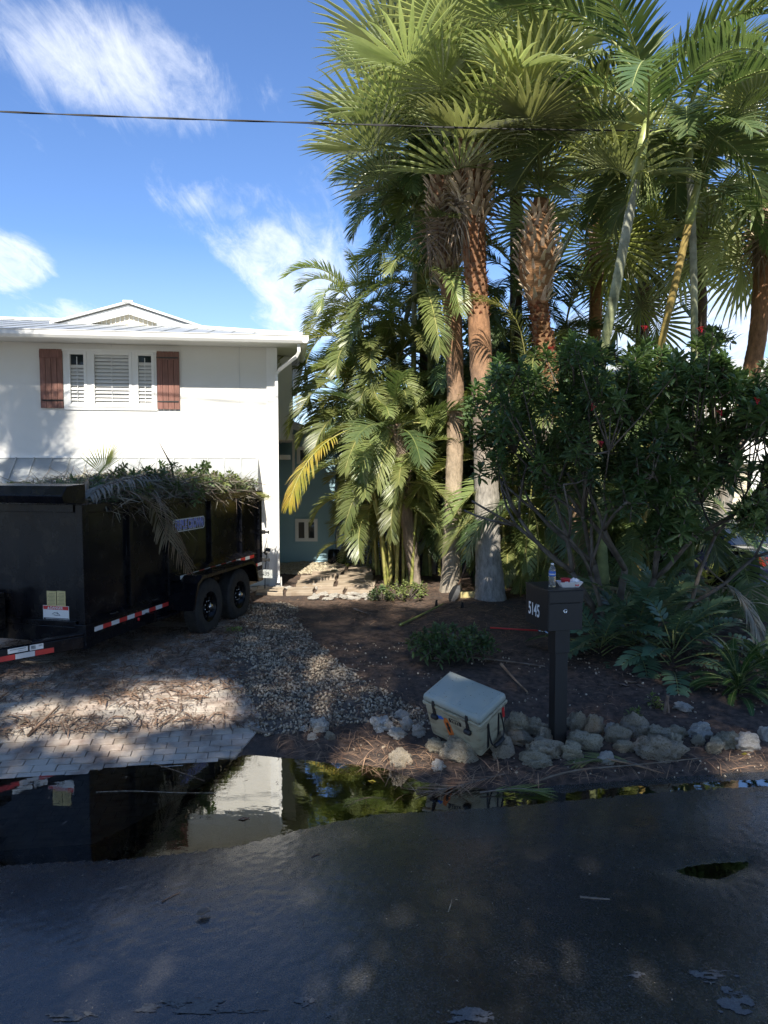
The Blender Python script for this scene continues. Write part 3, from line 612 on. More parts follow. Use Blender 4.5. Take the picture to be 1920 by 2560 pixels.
# ================================================================== WHITE HOUSE
TH = math.atan(.14)
HC = Vector((-2.1, 14.07, 0))
hs = thing('white_house', 'white two storey stucco house with brown shutters behind the dump trailer', 'house', HC, TH)
def hp(name, mb, mat, parent=None, bevel=0): return mb.build(name, M[mat] if isinstance(mat, str) else mat, parent or hs, bevel=bevel)
ZE = 4.70
mb = MB()   # front wall with the window opening, side and back walls
WX = (-3.90, -2.22); WZ = (3.46, 4.56)
for lo, hi in (((-11, 0, -.3), (WX[0], .2, ZE)), ((WX[1], 0, -.3), (0, .2, ZE)), ((WX[0], 0, -.3), (WX[1], .2, WZ[0])), ((WX[0], 0, WZ[1]), (WX[1], .2, ZE))): mb.b2(lo, hi)
mb.b2((-.2, .2, -.3), (0, 3.25, ZE)); mb.b2((-11, 9, -.3), (-.2, 9.2, ZE)); mb.b2((-11, .2, -.3), (-10.8, 9, ZE)); mb.b2((-.2, 3.25, -.3), (-.01, 9.2, ZE))
hp('wall', mb, 'stucco')
mb = MB(); mb.b2((-10.7, .3, 3.0), (-.3, 8.9, 3.1)); hp('floor_slab', mb, 'stucco')
mb = MB()
for x in (-3.035, -.683, -6.1): mb.b2((x-.007, -.004, 2.62), (x+.007, .01, 3.40 if abs(x+3.035) < .1 else ZE-.01))
mb.b2((-3.042, -.004, 4.62), (-3.028, .01, ZE-.01)); hp('control_joint', mb, 'soffit')
mb = MB(); mb.b2((-.17, -.035, 0), (.035, 0, ZE-.02)); mb.b2((0, 0, 0), (.035, .16, ZE-.02)); hp('corner_board', mb, 'trim', bevel=.006)
mb = MB(); mb.b2((-.16, -.09, -.1), (.09, .10, .22)); hp('corner_base', mb, 'stucco', bevel=.02)
# eaves
mb = MB(); mb.b2((-11.4, -.56, ZE-.02), (.46, 0, ZE)); mb.b2((0, 0, ZE-.02), (.46, 9.6, ZE)); hp('soffit', mb, 'soffit')
mb = MB(); mb.b2((-11.4, -.60, ZE-.03), (.50, -.56, ZE+.10)); mb.b2((.46, -.56, ZE-.03), (.50, 9.6, ZE+.10)); hp('fascia', mb, 'trim')
mb = MB()
prof = [(0, -.02), (-.03, -.04), (-.09, -.035), (-.115, .01), (-.115, .085), (-.125, .09), (-.125, .10), (-.105, .10), (-.10, .02), (-.08, -.02), (0, 0)]
pv = [(-11.4, -.60+y, ZE+z) for y, z in prof]; n = len(pv); pv += [(.62, -.60+y, ZE+z) for y, z in prof]
mb.add(pv, [(i, i+1, n+i+1, n+i) for i in range(n-1)]+[tuple(range(n-1, -1, -1)), tuple(range(n, 2*n))])
pv = [(.50-y, -.72, ZE+z) for y, z in prof]+[(.50-y, 9.6, ZE+z) for y, z in prof]
mb.add(pv, [(i, i+1, n+i+1, n+i) for i in range(n-1)]+[tuple(range(n-1, -1, -1)), tuple(range(n, 2*n))])
hp('gutter', mb, 'trim')
mb = MB(); pts = [(.44, -.60, ZE-.02), (.44, -.60, ZE-.18), (.40, -.57, ZE-.26), (.07, -.12, ZE-.46), (.02, -.09, ZE-.55), (.02, -.09, .30), (.02, -.16, .12)]
mb.tube(pts, .042, 4, smooth=False); hp('downspout', mb, 'trim', bevel=.004)
mb = MB(); mb.tube([(.33, 2.9, ZE-.02), (.33, 2.9, 3.2), (.05, 2.9, 2.95)], .045, 8); mb.b2((.05, 2.2, 2.55), (.30, 3.2, 2.65)); hp('side_pipe', mb, 'trim')
# low skirt on the side where the second storey overhangs
mb = MB(); mb.b2((.036, 1.0, 2.95), (.33, 3.2, ZE-.03)); hp('side_bay', mb, 'soffit', bevel=.01)
# roof: low hip, standing seams
E0 = Vector((-11.4, -.60, ZE+.08)); E1 = Vector((.50, -.60, ZE+.08)); E2 = Vector((.50, 9.6, ZE+.08)); E3 = Vector((-11.4, 9.6, ZE+.08))
R0 = Vector((-7.6, 4.5, ZE+1.19)); R1 = Vector((-4.0, 4.5, ZE+1.19))
mb = MB(); up = Vector((0, 0, .03)); q = [E0, E1, E2, E3, R0, R1]; vv = q+[a+up for a in q]
mb.add(vv, [(6, 7, 11, 10), (7, 8, 11), (8, 9, 10, 11), (9, 6, 10), (0, 1, 7, 6), (1, 2, 8, 7), (2, 3, 9, 8), (3, 0, 6, 9)])
rf = hp('roof', mb, 'metalroof')
def seam(a, b, parent=rf, mat='metalroof', r=.016):
    mb = MB(); d = (b-a); mb.tube([a, b], r, 4, smooth=False); hp('roof_seam', mb, mat, parent)
x = -10.9
while x < .45:
    # front slope: from the eave up to ridge or hip
    if x > R1.x: t = (E1.x-x)/(E1.x-R1.x)
    elif x < R0.x: t = (x-E0.x)/(R0.x-E0.x)
    else: t = 1
    a = Vector((x, -.60, ZE+.115)); b = Vector((x, -.60+5.1*t, ZE+.115+1.11*t)); seam(a, b); x += .42
mb = MB(); mb.tube([E1+Vector((0, 0, .05)), R1+Vector((0, 0, .06)), R0+Vector((0, 0, .06)), E0+Vector((0, 0, .05))], .045, 6); hp('ridge_cap', mb, 'trim', rf)
# front gable
gy = 2.9; gz = 5.62
gx0, gx1, gxm = -4.85, -1.78, -3.29
gz0 = ZE+.11+(gy+.6)/5.1*1.11-.02; ga = gz0+.47
mb = MB(); mb.prism([(gx0+.35, gz0-.05), (gx1-.35, gz0-.05), (gxm, ga-.12)], 0, .02, Matrix.Translation((0, gy+.11, 0)) @ Matrix.Rotation(PI/2, 4, 'X')); g = hp('gable_wall', mb, 'cream')
mb = MB()
for k in range(22):
    x = gxm-1.1+k*.1
    zt = ga-.16-abs(x-gxm)*(ga-.11-gz0)/(gxm-gx0-.35)
    if zt > gz0+.02: hp('gable_batten', MB().b2((x-.008, gy+.075, gz0), (x+.008, gy+.089, zt)), 'trim', g)
for sgn, gx in ((1, gx0), (-1, gx1)):
    mb = MB(); a = Vector((gx, gy, gz0)); b = Vector((gxm, gy, ga)); dz = Vector((0, 0, .19))
    ln_ = (b-a)
    inner_a = a+Vector((sgn*.62, 0, 0)); inner_b = b-Vector((0, 0, .20))
    q = [a, inner_a, inner_b, b]; vv = q+[w+Vector((0, .06, 0)) for w in q]
    mb.add(vv, [(0, 1, 2, 3), (7, 6, 5, 4), (0, 4, 5, 1), (1, 5, 6, 2), (2, 6, 7, 3), (3, 7, 4, 0)]); hp('gable_rake_board', mb, 'trim', g)
    mb = MB(); q = [a+Vector((-sgn*.12, -.06, .00)), b+Vector((0, -.06, .035)), b+Vector((0, 1.7, .035)), a+Vector((-sgn*.12, .02, 0))]
    vv = q+[w+Vector((0, 0, .045)) for w in q]; mb.add(vv, [(3, 2, 1, 0), (4, 5, 6, 7), (0, 1, 5, 4), (1, 2, 6, 5), (2, 3, 7, 6), (3, 0, 4, 7)]); hp('gable_roof', mb, 'trim', g)
mb = MB(); mb.box((gxm, gy-.02, ga+.065), (.22, .12, .05)); hp('gable_cap', mb, 'trim', g, bevel=.01)
# triple window
w = inst('window', MB().b2((WX[0]-.01, -.035, WZ[1]-.03), (WX[1]+.01, .0, WZ[1]+.015)).mesh('window', M['trim']), hs)
for k, (x0, x1) in enumerate(((-3.83, -3.48), (-3.40, -2.67), (-2.61, -2.26))):
    z0, z1 = 3.50, 4.53; fw = .055
    mb = MB(); mb.b2((x0, -.03, z0), (x0+fw, .06, z1)); mb.b2((x1-fw, -.03, z0), (x1, .06, z1)); mb.b2((x0+fw, -.03, z0), (x1-fw, .06, z0+fw)); mb.b2((x0+fw, -.03, z1-fw), (x1-fw, .06, z1))
    mb.build('window_frame', M['trim'], w, bevel=.006)
    mb = MB(); mb.b2((x0+fw-.004, .035, z0+fw-.004), (x1-fw+.004, .04, z1-fw+.004)); mb.build('pane', M['glass'], w)
    # plantation shutter louvers stand proud of the dark pane behind the sash
    nl = 14
    for j in range(nl):
        z = z0+fw+.03+j*(z1-z0-2*fw-.05)/(nl-1)
        mb = MB(); mb.box(((x0+x1)/2, .02, z), (x1-x0-2*fw-.01, .072, .008), None, 0, (R(58), 0, 0)); 
        if k == 1 or j < nl-(3 if k == 0 else 2): mb.build('louver', M['louver'], w)
    mb = MB(); mb.box(((x0+x1)/2, -.008, (z0+z1)/2), (.012, .006, z1-z0-.2)); mb.build('tilt_rod', M['louver'], w)
mb = MB()
for x0, x1 in ((-3.90, -3.83), (-3.48, -3.40), (-2.67, -2.61), (-2.26, -2.22)): mb.b2((x0+.001, -.02, WZ[0]+.04), (x1-.001, .05, WZ[1]-.03))
mb.b2((WX[0], -.02, WZ[0]-.01), (WX[1], .05, WZ[0]+.04)); mb.build('mullion', M['trim'], w)
mb = MB(); mb.b2((WX[0]-.005, .05, WZ[0]), (WX[1]+.005, .06, WZ[1])); mb.build('window_backing', M['blackmat'], w)
# shutters of boards
for k, (x0, x1) in enumerate(((-4.31, -3.905), (-2.215, -1.80))):
    s_ = MB().b2((x0+.01, -.012, 3.50), (x1-.01, .0, 4.54)).build('shutter', M['shutter'], hs)
    for j in range(4):
        a = x0+j*(x1-x0)/4; mb = MB(); mb.b2((a+.003, -.034, 3.475), (a+(x1-x0)/4-.003, -.012, 4.56)); mb.build('board', M['shutter'], s_, bevel=.003)
    mb = MB(); mb.b2((x0+.005, -.052, 4.40), (x1-.005, -.034, 4.53)); mb.build('batten', M['shutter'], s_, bevel=.003)
    for z in (3.62, 4.44 if k else 3.62):
        mb = MB(); a, b = (x0+.02, x1) if k == 0 else (x0, x1-.02)
        yy = -.060 if z > 4 else -.040
        mb.prism([(a, z-.004), (a+.05, z-.02 if k == 0 else z-.014), (b-.05, z-.016), (b, z-.014), (b, z+.014), (a, z+.008)], 0, .006, Matrix.Translation((0, yy+.006, 0)) @ Matrix.Rotation(PI/2, 4, 'X')); mb.build('strap_hinge', M['iron'], s_)
# standing seam awning over the garage
aw = MB(); w0, w1 = -9.0, -.35; zt, zb, out = 2.56, 2.02, .62
q = [(w0, 0, zt), (w1, 0, zt), (w1, -out, zb), (w0, -out, zb)]; vv = [Vector(a) for a in q]+[Vector(a)+Vector((0, 0, -.03)) for a in q]
aw.add(vv, [(3, 2, 1, 0), (4, 5, 6, 7), (0, 1, 5, 4), (1, 2, 6, 5), (2, 3, 7, 6), (3, 0, 4, 7)]); awn = aw.build('awning', M['metalroof'], hs)
for i in range(24):
    x = w1-.006-i*.315
    MB().tube([(x, -.0, zt+.014), (x, -out, zb+.014)], .018, 4, smooth=False).build('awning_seam', M['metalroof'], awn)
mb = MB(); mb.b2((w0, -.03, zt-.01), (w1, -.002, zt+.03)); mb.build('awning_flashing', M['trim'], awn)
mb = MB(); mb.prism([(0, zt-.03), (-out, zb-.03), (-out, zb-.13), (0, zb-.13)], 0, .03, Matrix.Translation((w1-.03, 0, 0)) @ Matrix(((0, 0, 1, 0), (1, 0, 0, 0), (0, 1, 0, 0), (0, 0, 0, 1)))); mb.build('awning_end', M['trim'], awn)
# garage door behind the trailer
gd = MB().b2((-6.0, -.015, 0), (-1.2, .0, 1.95)).build('garage_door', M['trim'], hs)
for j in range(4): MB().b2((-5.98, -.03, .02+j*.485), (-1.22, -.015, .02+j*.485+.47)).build('door_panel', M['trim'], gd, bevel=.006)
# ================================================================== BLUE HOUSE
BY = 17.45
bh = thing('blue_house', 'blue clapboard house standing behind the white house, half in its shadow', 'house', (-1.2, BY, 0), R(1))
def bp(u, v): q = P(u, v, BY); return q.x+1.2, q.z
xl, xr = -3.2, bp(838, 1300)[0]
mb = MB(); zt_l = 3.75; mb.prism([(xl, -.1), (xr, -.1), (xr, 3.02), (xl, 4.25)], 0, -.12, Matrix.Translation((0, 0, 0)) @ Matrix.Rotation(PI/2, 4, 'X')); mb.b2((xr-.12, .13, -.1), (xr, 6, 3.0))
mb.build('wall', M['blue'], bh)
wx0, wz0 = bp(739, 1353); wx1, wz1 = bp(794, 1297)
ux0, uz0 = bp(748, 1160); ux1, uz1 = bp(778, 1117)
z = .0; j = 0
def roofz(x): return 3.02+(xr-x)*(4.25-3.02)/(xr-xl)
while z < 4.2:
    z1 = z+.118
    segs = [(xl, xr)]
    for (a, b, c, d) in ((wx0-.05, wx1+.05, wz0-.05, wz1+.05), (ux0-.1, ux1+.1, uz0-.1, uz1+.1)):
        if z1 > c and z < d:
            ns = []
            for s0, s1 in segs:
                if a > s0: ns.append((s0, min(a, s1)))
                if b < s1: ns.append((max(b, s0), s1))
            segs = ns
    xmax = min(xr, xr-(z1-3.02)*(xr-xl)/(4.25-3.02)) if z1 > 3.02 else xr
    for s0, s1 in segs:
        s1 = min(s1, xmax)
        if s1-s0 < .05: continue
        mb = MB(); mb.add([(s0, -.032, z), (s1, -.032, z), (s1, -.006, z1+.01), (s0, -.006, z1+.01), (s0, -.0, z), (s1, 0, z), (s1, 0, z1+.01), (s0, 0, z1+.01)], [(0, 1, 2, 3), (0, 4, 5, 1), (1, 5, 6, 2), (3, 7, 4, 0), (2, 6, 7, 3)])
        mb.build('clapboard', M['blue'], bh)
    z = z1
def winframe(x0, z0, x1, z1, two, parent):
    wn_ = MB().b2((x0, -.05, z0), (x1, -.001, z0+.05)).b2((x0, -.05, z1-.05), (x1, -.001, z1)).b2((x0, -.05, z0+.05), (x0+.05, -.001, z1-.05)).b2((x1-.05, -.05, z0+.05), (x1, -.001, z1-.05)).build('window', M['trim'], parent)
    cs = [(x0+.05, (x0+x1)/2-.02), ((x0+x1)/2+.02, x1-.05)] if two else [(x0+.05, x1-.05)]
    if two: MB().b2(((x0+x1)/2-.02, -.045, z0+.05), ((x0+x1)/2+.02, -.001, z1-.05)).build('mullion', M['trim'], wn_)
    for a, b in cs:
        MB().b2((a+.004, -.03, z0+.054), (b-.004, -.02, z1-.054)).build('pane', M['glass'], wn_)
        fr = MB()
        for q in (((a, -.04, z0+.05), (a+.03, -.031, z1-.05)), ((b-.03, -.04, z0+.05), (b, -.031, z1-.05)), ((a+.03, -.04, z0+.05), (b-.03, -.031, z0+.08)), ((a+.03, -.04, z1-.08), (b-.03, -.031, z1-.05))): fr.b2(*q)
        fr.build('sash', M['trim'], wn_)
winframe(wx0, wz0, wx1, wz1, True, bh); winframe(ux0-.05, uz0, ux1+.15, uz1, False, bh)
a = Vector((xl-.1, -.25, 4.25+.05)); b = Vector((xr+.35, -.25, 3.02-.11))
mb = MB(); q = [a, b, b+Vector((0, 0, -.14)), a+Vector((0, 0, -.14))]; vv = q+[w_+Vector((0, .05, 0)) for w_ in q]
mb.add(vv, [(0, 1, 2, 3), (7, 6, 5, 4), (0, 4, 5, 1), (1, 5, 6, 2), (2, 6, 7, 3), (3, 7, 4, 0)]); mb.build('rake_board', M['trim'], bh)
mb = MB(); q = [a+Vector((0, -.03, .005)), b+Vector((.05, -.03, .005)), b+Vector((.05, 6, .005)), a+Vector((0, 6, .005))]; vv = q+[w_+Vector((0, 0, .04)) for w_ in q]
mb.add(vv, [(3, 2, 1, 0), (4, 5, 6, 7), (0, 1, 5, 4), (1, 2, 6, 5), (2, 3, 7, 6), (3, 0, 4, 7)]); mb.build('roof', M['trim'], bh)
mb = MB(); mb.b2((ux0-.16, -.06, uz0-.3), (ux0-.10, -.0, uz1+.3)); mb.build('trim_board', M['trim'], bh)
# meter pin and black rain barrel
bar = thing('rain_barrel', 'black plastic barrel at the blue wall beside the grey gate', 'barrel', gp(835, 1412))
b_ = bar.location; bs = FPX/b_.y
mb = MB(); r_ = .145; mb.lathe([(r_*.86, 0), (r_*.98, .03), (r_*1.10, .14), (r_*1.08, .24), (r_*.98, .33), (r_*.9, .36), (r_*.88, .34), (r_*.85, .3)], 24); mb.build('barrel_body', M['black'], bar)
mb = MB(); mb.tube([(r_*1.0, -.06, .20), (r_*1.25, -.10, .22)], .03, 8); mb.tube([(0, -r_*1.08, .10), (0, -r_*1.22, .10)], .012, 8, mi=1); mb.build('spigot', [M['black'], M['steel']], bar)
# grey slatted gate and its fence panel
gt = thing('slat_gate', 'grey metal gate of horizontal slats between blue house and palm clump', 'gate', gp(895, 1409))
gb = gt.location
def gx(u): return (u-960)/FPX*gb.y-gb.x
gh = 2.4-(1320-1165)/FPX*gb.y
for (u0, u1, h1) in ((840, 862, gh-.15), (866, 920, gh)):
    x0, x1 = gx(u0), gx(u1)
    mb = MB()
    for q in (((x0, -.02, .03), (x0+.035, .02, h1)), ((x1-.035, -.02, .03), (x1, .02, h1)), ((x0+.035, -.02, .03), (x1-.035, .02, .065)), ((x0+.035, -.02, h1-.035), (x1-.035, .02, h1))): mb.b2(*q)
    mb.build('gate_frame', M['greygate'], gt)
    nz_ = int((h1-.1)/.062)
    for j in range(nz_): MB().b2((x0+.036, -.008, .09+j*.062), (x1-.036, .008, .09+j*.062+.030)).build('slat', M['greygate'], gt)
MB().b2((gx(862.5), -.03, 0), (gx(865.5), .03, gh+.02)).build('gate_post', M['greygate'], gt)
fc = thing('slat_fence', 'grey horizontal slat fence panel partly hidden behind palm canes', 'fence', gp(945, 1409))
fx = fc.location
MB().b2((-.20, -.03, 0), (-.16, .03, gh)).build('fence_post', M['greygate'], fc); MB().b2((.75, -.03, 0), (.79, .03, gh)).build('fence_post', M['greygate'], fc)
for j in range(int((gh-.1)/.062)): MB().b2((-.16, -.008, .09+j*.062), (.75, .008, .09+j*.062+.030)).build('slat', M['greygate'], fc)
# small fruits and flowers by the gate
for i, (u, v, lab) in enumerate(((868, 1418, 'round green coconut lying in front of the gate, left one'), (886, 1416, 'oblong yellow coconut lying in front of the gate, right one'))):
    c = gp(u, v); mb = MB(); mb.lathe([(.0001, -.07), (.03, -.062), (.055, -.03), (.06, .0), (.052, .035), (.025, .062), (.0001, .07)], 14)
    o = mb.build('coconut', M['palegreen' if i == 0 else 'yellowleaf'], None, (c.x, c.y, c.z+.055), (R(70), 0, i*1.1)); tag(o, lab, 'coconut', 'coconuts by the gate')
# wooden fence behind the palms
wf = thing('wooden_fence', 'brown horizontal board fence in shade behind the palm trunks', 'fence', (0.2, 17.9, 0), R(-7))
for k in range(5):
    MB().b2((k*1.8-.05, .0, 0), (k*1.8+.05, .1, 1.85)).build('post', M['fencewood'], wf)
    for j in range(12):
        if k < 4: MB().b2((k*1.8+.0, -.025, .05+j*.15), (k*1.8+1.79, -.002, .05+j*.15+.135)).build('board', M['fencewood'], wf)
# ------------------------------------------------------------------ stake lamp by the corner
sl = thing('stake_lamp', 'black spotlight on a thin stake in front of the white house corner', 'garden light', gp(662, 1478))
L0 = sl.location; hl = 2.4-(1385-1165)/FPX*L0.y
MB().tube([(0, 0, -.05), (.01, 0, hl*.5), (.05, 0, hl)], .009, 6).build('stake', M['iron'], sl)
mb = MB(); mb.box((.07, -.02, hl+.03), (.10, .09, .055), None, 0, (R(-20), R(10), .2)); mb.build('lamp_head', M['iron'], sl, bevel=.008)
mb = MB(); mb.tube([(.03, 0, hl-.06), (0, -.02, hl-.02), (.04, -.02, hl+.02)], .02, 8); mb.build('lamp_bracket', M['iron'], sl)
# ------------------------------------------------------------------ path of stone slabs with white stones along it
path = inst('path', MB().b2((0, 0, -.05), (.01, .01, -.045)).mesh('path', M['pathstone'])); tag(path, kind='structure')
def slab(pts_px, seed, parent=path, mat='pathstone', name='slab', th=.05):
    q = [gp(u, v) for u, v in pts_px]; c = sum(q, Vector())/len(q); rs_ = random.Random(seed); pts = []
    n = len(q)
    for i in range(n):
        a, b = q[i], q[(i+1) % n]
        for t in (0, .33, .66):
            p_ = a.lerp(b, t); p_ = p_+(c-p_).normalized()*(.03+rs_.uniform(0, .02)); pts.append((p_.x-c.x, p_.y-c.y))
    o = MB().prism(pts, -.02, th).build(name, M[mat], parent, (c.x, c.y, c.z)); bev(o.data, .008, 1); return o
rows = [(1489, 1472), (1470, 1456), (1454, 1443), (1441, 1432), (1430, 1423), (1421, 1415)]
lr = [(635, 935), (735, 940), (745, 935), (775, 935), (800, 930), (815, 925)]
sd = 0
for (v0, v1), (l, r) in zip(rows, lr):
    n = max(2, int((r-l)/75)); 
    for i in range(n):
        a = l+(r-l)*i/n; b = l+(r-l)*(i+1)/n; sk = (v0-v1)*.35; sd += 1
        slab([(a, v0), (b, v0), (b+sk, v1), (a+sk, v1)], sd)
pst = [rock_mesh(300+i, M['rockpale']) for i in range(2)]
random.seed(5); ps = []
for k in range(34): ps.append((random.uniform(785, 925), random.uniform(1486, 1500)))
for k in range(22): ps.append((random.uniform(640, 800), random.uniform(1468, 1474)))
for k in range(12): ps.append((random.uniform(778, 815), 1440+random.uniform(0, 30)))
for u, v in ps:
    c = gp(u, v); s_ = random.uniform(.035, .085)
    inst('edging_stone', pst[random.randint(0, 1)], path, (c.x, c.y, c.z+.01), (0, 0, random.uniform(0, 6)), (s_*1.3, s_, s_*.5))
# grey river stones along the blue wall
rs = np.random.RandomState(5); n = 900; pp = np.stack([rs.uniform(-2.9, -1.0, n), rs.uniform(15.6, 17.3, n)], 1)
pp = pp[(pp[:, 0]-(-2.1)) > -(pp[:, 1]-14.07)*.13]; n = len(pp)
sz = .03+.035*rs.rand(n); o = scatter('river_stones', iv, if_, np.column_stack([pp, hgt(pp[:, 0], pp[:, 1])+.02]), rs.rand(n, 3)*.8, np.stack([sz*1.3, sz, sz*.5], 1), M['rock'], None, True, .1, 7)
# ================================================================== NEIGHBOUR HOUSE
NY = 21.0
nh = thing('neighbour_house', 'white neighbouring house with open dark garage seen through the red flowered shrub', 'house', (9.5, NY, 0), R(-6))
def nq(u, v): q = P(u, v, NY); return q.x-9.5, q.z
gx0_, gzt = nq(1872, 1215); cx0, _ = nq(1800, 1215)
mb = MB(); mb.b2((-4.6, .0, 0), (gx0_-.1, .2, 5.0)); mb.b2((gx0_-.1, 0, 2.75), (6, .2, 5.0)); mb.b2((3.4, 0, 0), (6, .2, 2.75)); mb.b2((-4.6, .2, 0), (-4.4, 8, 5.0)); mb.build('wall', M['stucco'], nh)
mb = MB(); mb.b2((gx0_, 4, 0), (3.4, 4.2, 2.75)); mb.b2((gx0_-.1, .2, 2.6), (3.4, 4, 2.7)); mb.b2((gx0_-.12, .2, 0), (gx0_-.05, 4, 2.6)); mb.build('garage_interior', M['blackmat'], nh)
z = 0
while z < 2.5: MB().b2((-4.5, -.03, z), (gx0_-.12, -.0, z+.20)).build('siding_board', M['cream'], nh); z += .215
MB().b2((gx0_-.11, -.14, 0), (gx0_+.20, -.001, 2.45)).build('column', M['trim'], nh, bevel=.01)
MB().b2((-4.8, -.28, 2.46), (6.0, -.001, 2.72)).build('beam', M['trim'], nh)
MB().b2((-5.2, -.7, 5.0), (6.5, 8.5, 5.12)).build('eave', M['trim'], nh)
mb = MB(); mb.prism([(-5.2, 5.12), (6.5, 5.12), (3, 6.0), (-1.5, 6.0)], 0, .3, Matrix.Translation((0, 4, 0)) @ Matrix.Rotation(PI/2, 4, 'X')); mb.build('roof', M['metalroof'], nh)
winframe(-2.9, 3.3, -1.6, 4.4, True, nh)
# low flagstone wall in the bed
fw = thing('flagstone_wall', 'low wall of stacked tan flagstones behind the shrub trunk', 'wall', (5.0, 12.2, 0), R(-8))
random.seed(12)
for j in range(5):
    x = -1.75+random.uniform(0, .15)
    while x < 1.75:
        l = random.uniform(.22, .45); MB().b2((0, -.13, 0), (l-.02, .13, .062)).build('flagstone', M['flagstone'], fw, (x, random.uniform(-.03, .03), j*.068), (0, 0, random.uniform(-.05, .05)), bevel=.008); x += l
# ================================================================== CABLE
mb = MB()
cp = [P(-260, 262, 10.2), P(0, 279, 10.4), P(420, 296, 10.6), P(830, 309, 10.8), P(1250, 322, 11.0), P(1640, 327, 11.2), P(2250, 330, 11.6)]
def cr(pts, n):
    out = []
    for i in range(len(pts)-1):
        p0, p1, p2, p3 = pts[max(i-1, 0)], pts[i], pts[i+1], pts[min(i+2, len(pts)-1)]
        for k in range(n):
            t = k/n; out.append(.5*((2*p1)+(p2-p0)*t+(2*p0-5*p1+4*p2-p3)*t*t+(3*p1-p0-3*p2+p3)*t**3))
    out.append(pts[-1]); return out
cc = cr(cp, 60)
for ph in (0, PI):
    mb.tube([q+Vector((0, math.cos(i*.12+ph)*.007, math.sin(i*.12+ph)*.007)) for i, q in enumerate(cc)], .008, 5)
mb.tube([q+Vector((0, 0, .004)) for q in cc], .005, 4)
tag(mb.build('overhead_cable', M['blackmat']), 'twisted black service cable crossing the sky above the house', 'cable')
# ================================================================== LEAF MESHES
def rachis(elev, L, droop, n=16, power=1.25):
    pts = [Vector((0, 0, 0))]; 
    for i in range(n):
        t = (i+.5)/n; a = R(elev)-R(droop)*t**power; pts.append(pts[-1]+Vector((math.cos(a), 0, math.sin(a)))*L/n)
    return pts
def pin_mb(pts, nl, ll, w, seed, start=.2, ang=55, vee=20, grav=.5, r0=.014, jit=.12, miss=0.0, mb=None, plane=None, tipfwd=1.0, seg=3):
    rs = random.Random(seed); mb = mb or MB(); pts = [Vector(p) for p in pts]
    K = len(pts)-1
    mb.tube(pts, lambda t: r0*(1-.85*t)+.0015, 5, mi=1)
    def at(t):
        f = t*K; i = min(int(f), K-1); return pts[i].lerp(pts[i+1], f-i), (pts[i+1]-pts[i]).normalized()
    down = Vector((0, 0, -1))
    for side in (-1, 1):
        for k in range(nl):
            if rs.random() < miss: continue
            t = start+(1-start)*(k+.5*rs.random())/nl; t = min(t, .999)
            p, T = at(t)
            S = T.cross(Vector((0, 0, 1)))
            if S.length < .15: S = Vector((0, 1, 0)) if plane is None else Vector(plane)
            if plane is not None: S = Vector(plane)-T*T.dot(Vector(plane))
            S.normalize(); U = S.cross(T).normalized(); S = S*side
            s_ = (t-start)/(1-start); prof = (math.sin(PI*(.12+.80*s_))**.7)
            l = ll*prof*(1+rs.uniform(-jit, jit)); a = R(ang*(1-.45*s_*tipfwd)+rs.uniform(-6, 6)); ve = R(vee+rs.uniform(-8, 8))
            d = (T*math.cos(a)+(S*math.cos(ve)+U*math.sin(ve))*math.sin(a)).normalized()
            q = p.copy(); n_ = d.cross(T); wv = (n_.cross(d)).normalized()
            vs_ = []; wk = (.55, 1, .75, .05) if seg == 3 else (.6, 1, .05)
            gj = grav*(1+rs.uniform(-.3, .3))
            for j in range(seg+1):
                ww = w*wk[j]/2*(.7+.3*prof); vs_ += [q+wv*ww, q-wv*ww]
                if j < seg: q = q+d*l/seg; d = (d+down*gj*(j+1)/seg).normalized(); 
            mb.add(vs_, [(2*j, 2*j+1, 2*j+3, 2*j+2) for j in range(seg)])
    return mb
def fan_mb(elev, Lp, Rb, seed, nseg=32, span=150, droop=.45, split=.44, petdroop=25, fold=.35, w=.05, mb=None, tilt=0):
    rs = random.Random(seed); mb = mb or MB()
    pet = rachis(elev, Lp, petdroop, 8, 1.0); mb.tube(pet, lambda t: .016*(1-.45*t), 5, mi=1)
    T = (pet[-1]-pet[-2]).normalized(); o = pet[-1]; S = Vector((0, 1, 0)); U = S.cross(T).normalized()*-1
    if U.z < 0: U = -U
    # costa curves downward
    costa = [o]; Tc = T.copy()
    for i in range(5): Tc = (Tc+Vector((0, 0, -.16))).normalized(); costa.append(costa[-1]+Tc*Rb*.07)
    mb.tube(costa, lambda t: .010*(1-.8*t), 4, mi=1)
    down = Vector((0, 0, -1))
    for k in range(nseg):
        s_ = (k+.5)/nseg*2-1; a = R(span)*s_; ci = (1-abs(s_))*5; i0 = min(int(ci), 4); base = costa[i0].lerp(costa[i0+1], ci-i0)
        l = Rb*(.72+.28*math.cos(a*.6))*(1+rs.uniform(-.06, .06))
        d = T*math.cos(a)+S*math.sin(a)+U*fold*abs(math.sin(a))**1.0*.8; d.normalize()
        side = (S*math.cos(a)-T*math.sin(a)).normalized(); nrm = d.cross(side).normalized()
        if nrm.z < 0 and elev < 90: nrm = nrm
        q = base.copy(); ns = 5; vs_ = []; dd = d.copy(); dj = droop*(1+rs.uniform(-.45, .6)); half = math.tan(R(span)/nseg)*1.03
        for j in range(ns+1):
            t = j/ns; rr = l*t
            if t <= split: ww = max(.004, rr*half)
            else: ww = max(.0015, split*l*half*(1-(t-split)/(1-split))**.8)
            pl = ww*.8
            vs_ += [q-side*ww, q+nrm*pl, q+side*ww]
            if j < ns:
                q = q+dd*l/ns
                if t > split*.6: dd = (dd+down*dj*(t-split*.5)+side*rs.uniform(-.05, .05)).normalized()
        f = []
        for j in range(ns): f += [(3*j, 3*j+1, 3*j+4, 3*j+3), (3*j+1, 3*j+2, 3*j+5, 3*j+4)]
        mb.add(vs_, f)
    return mb
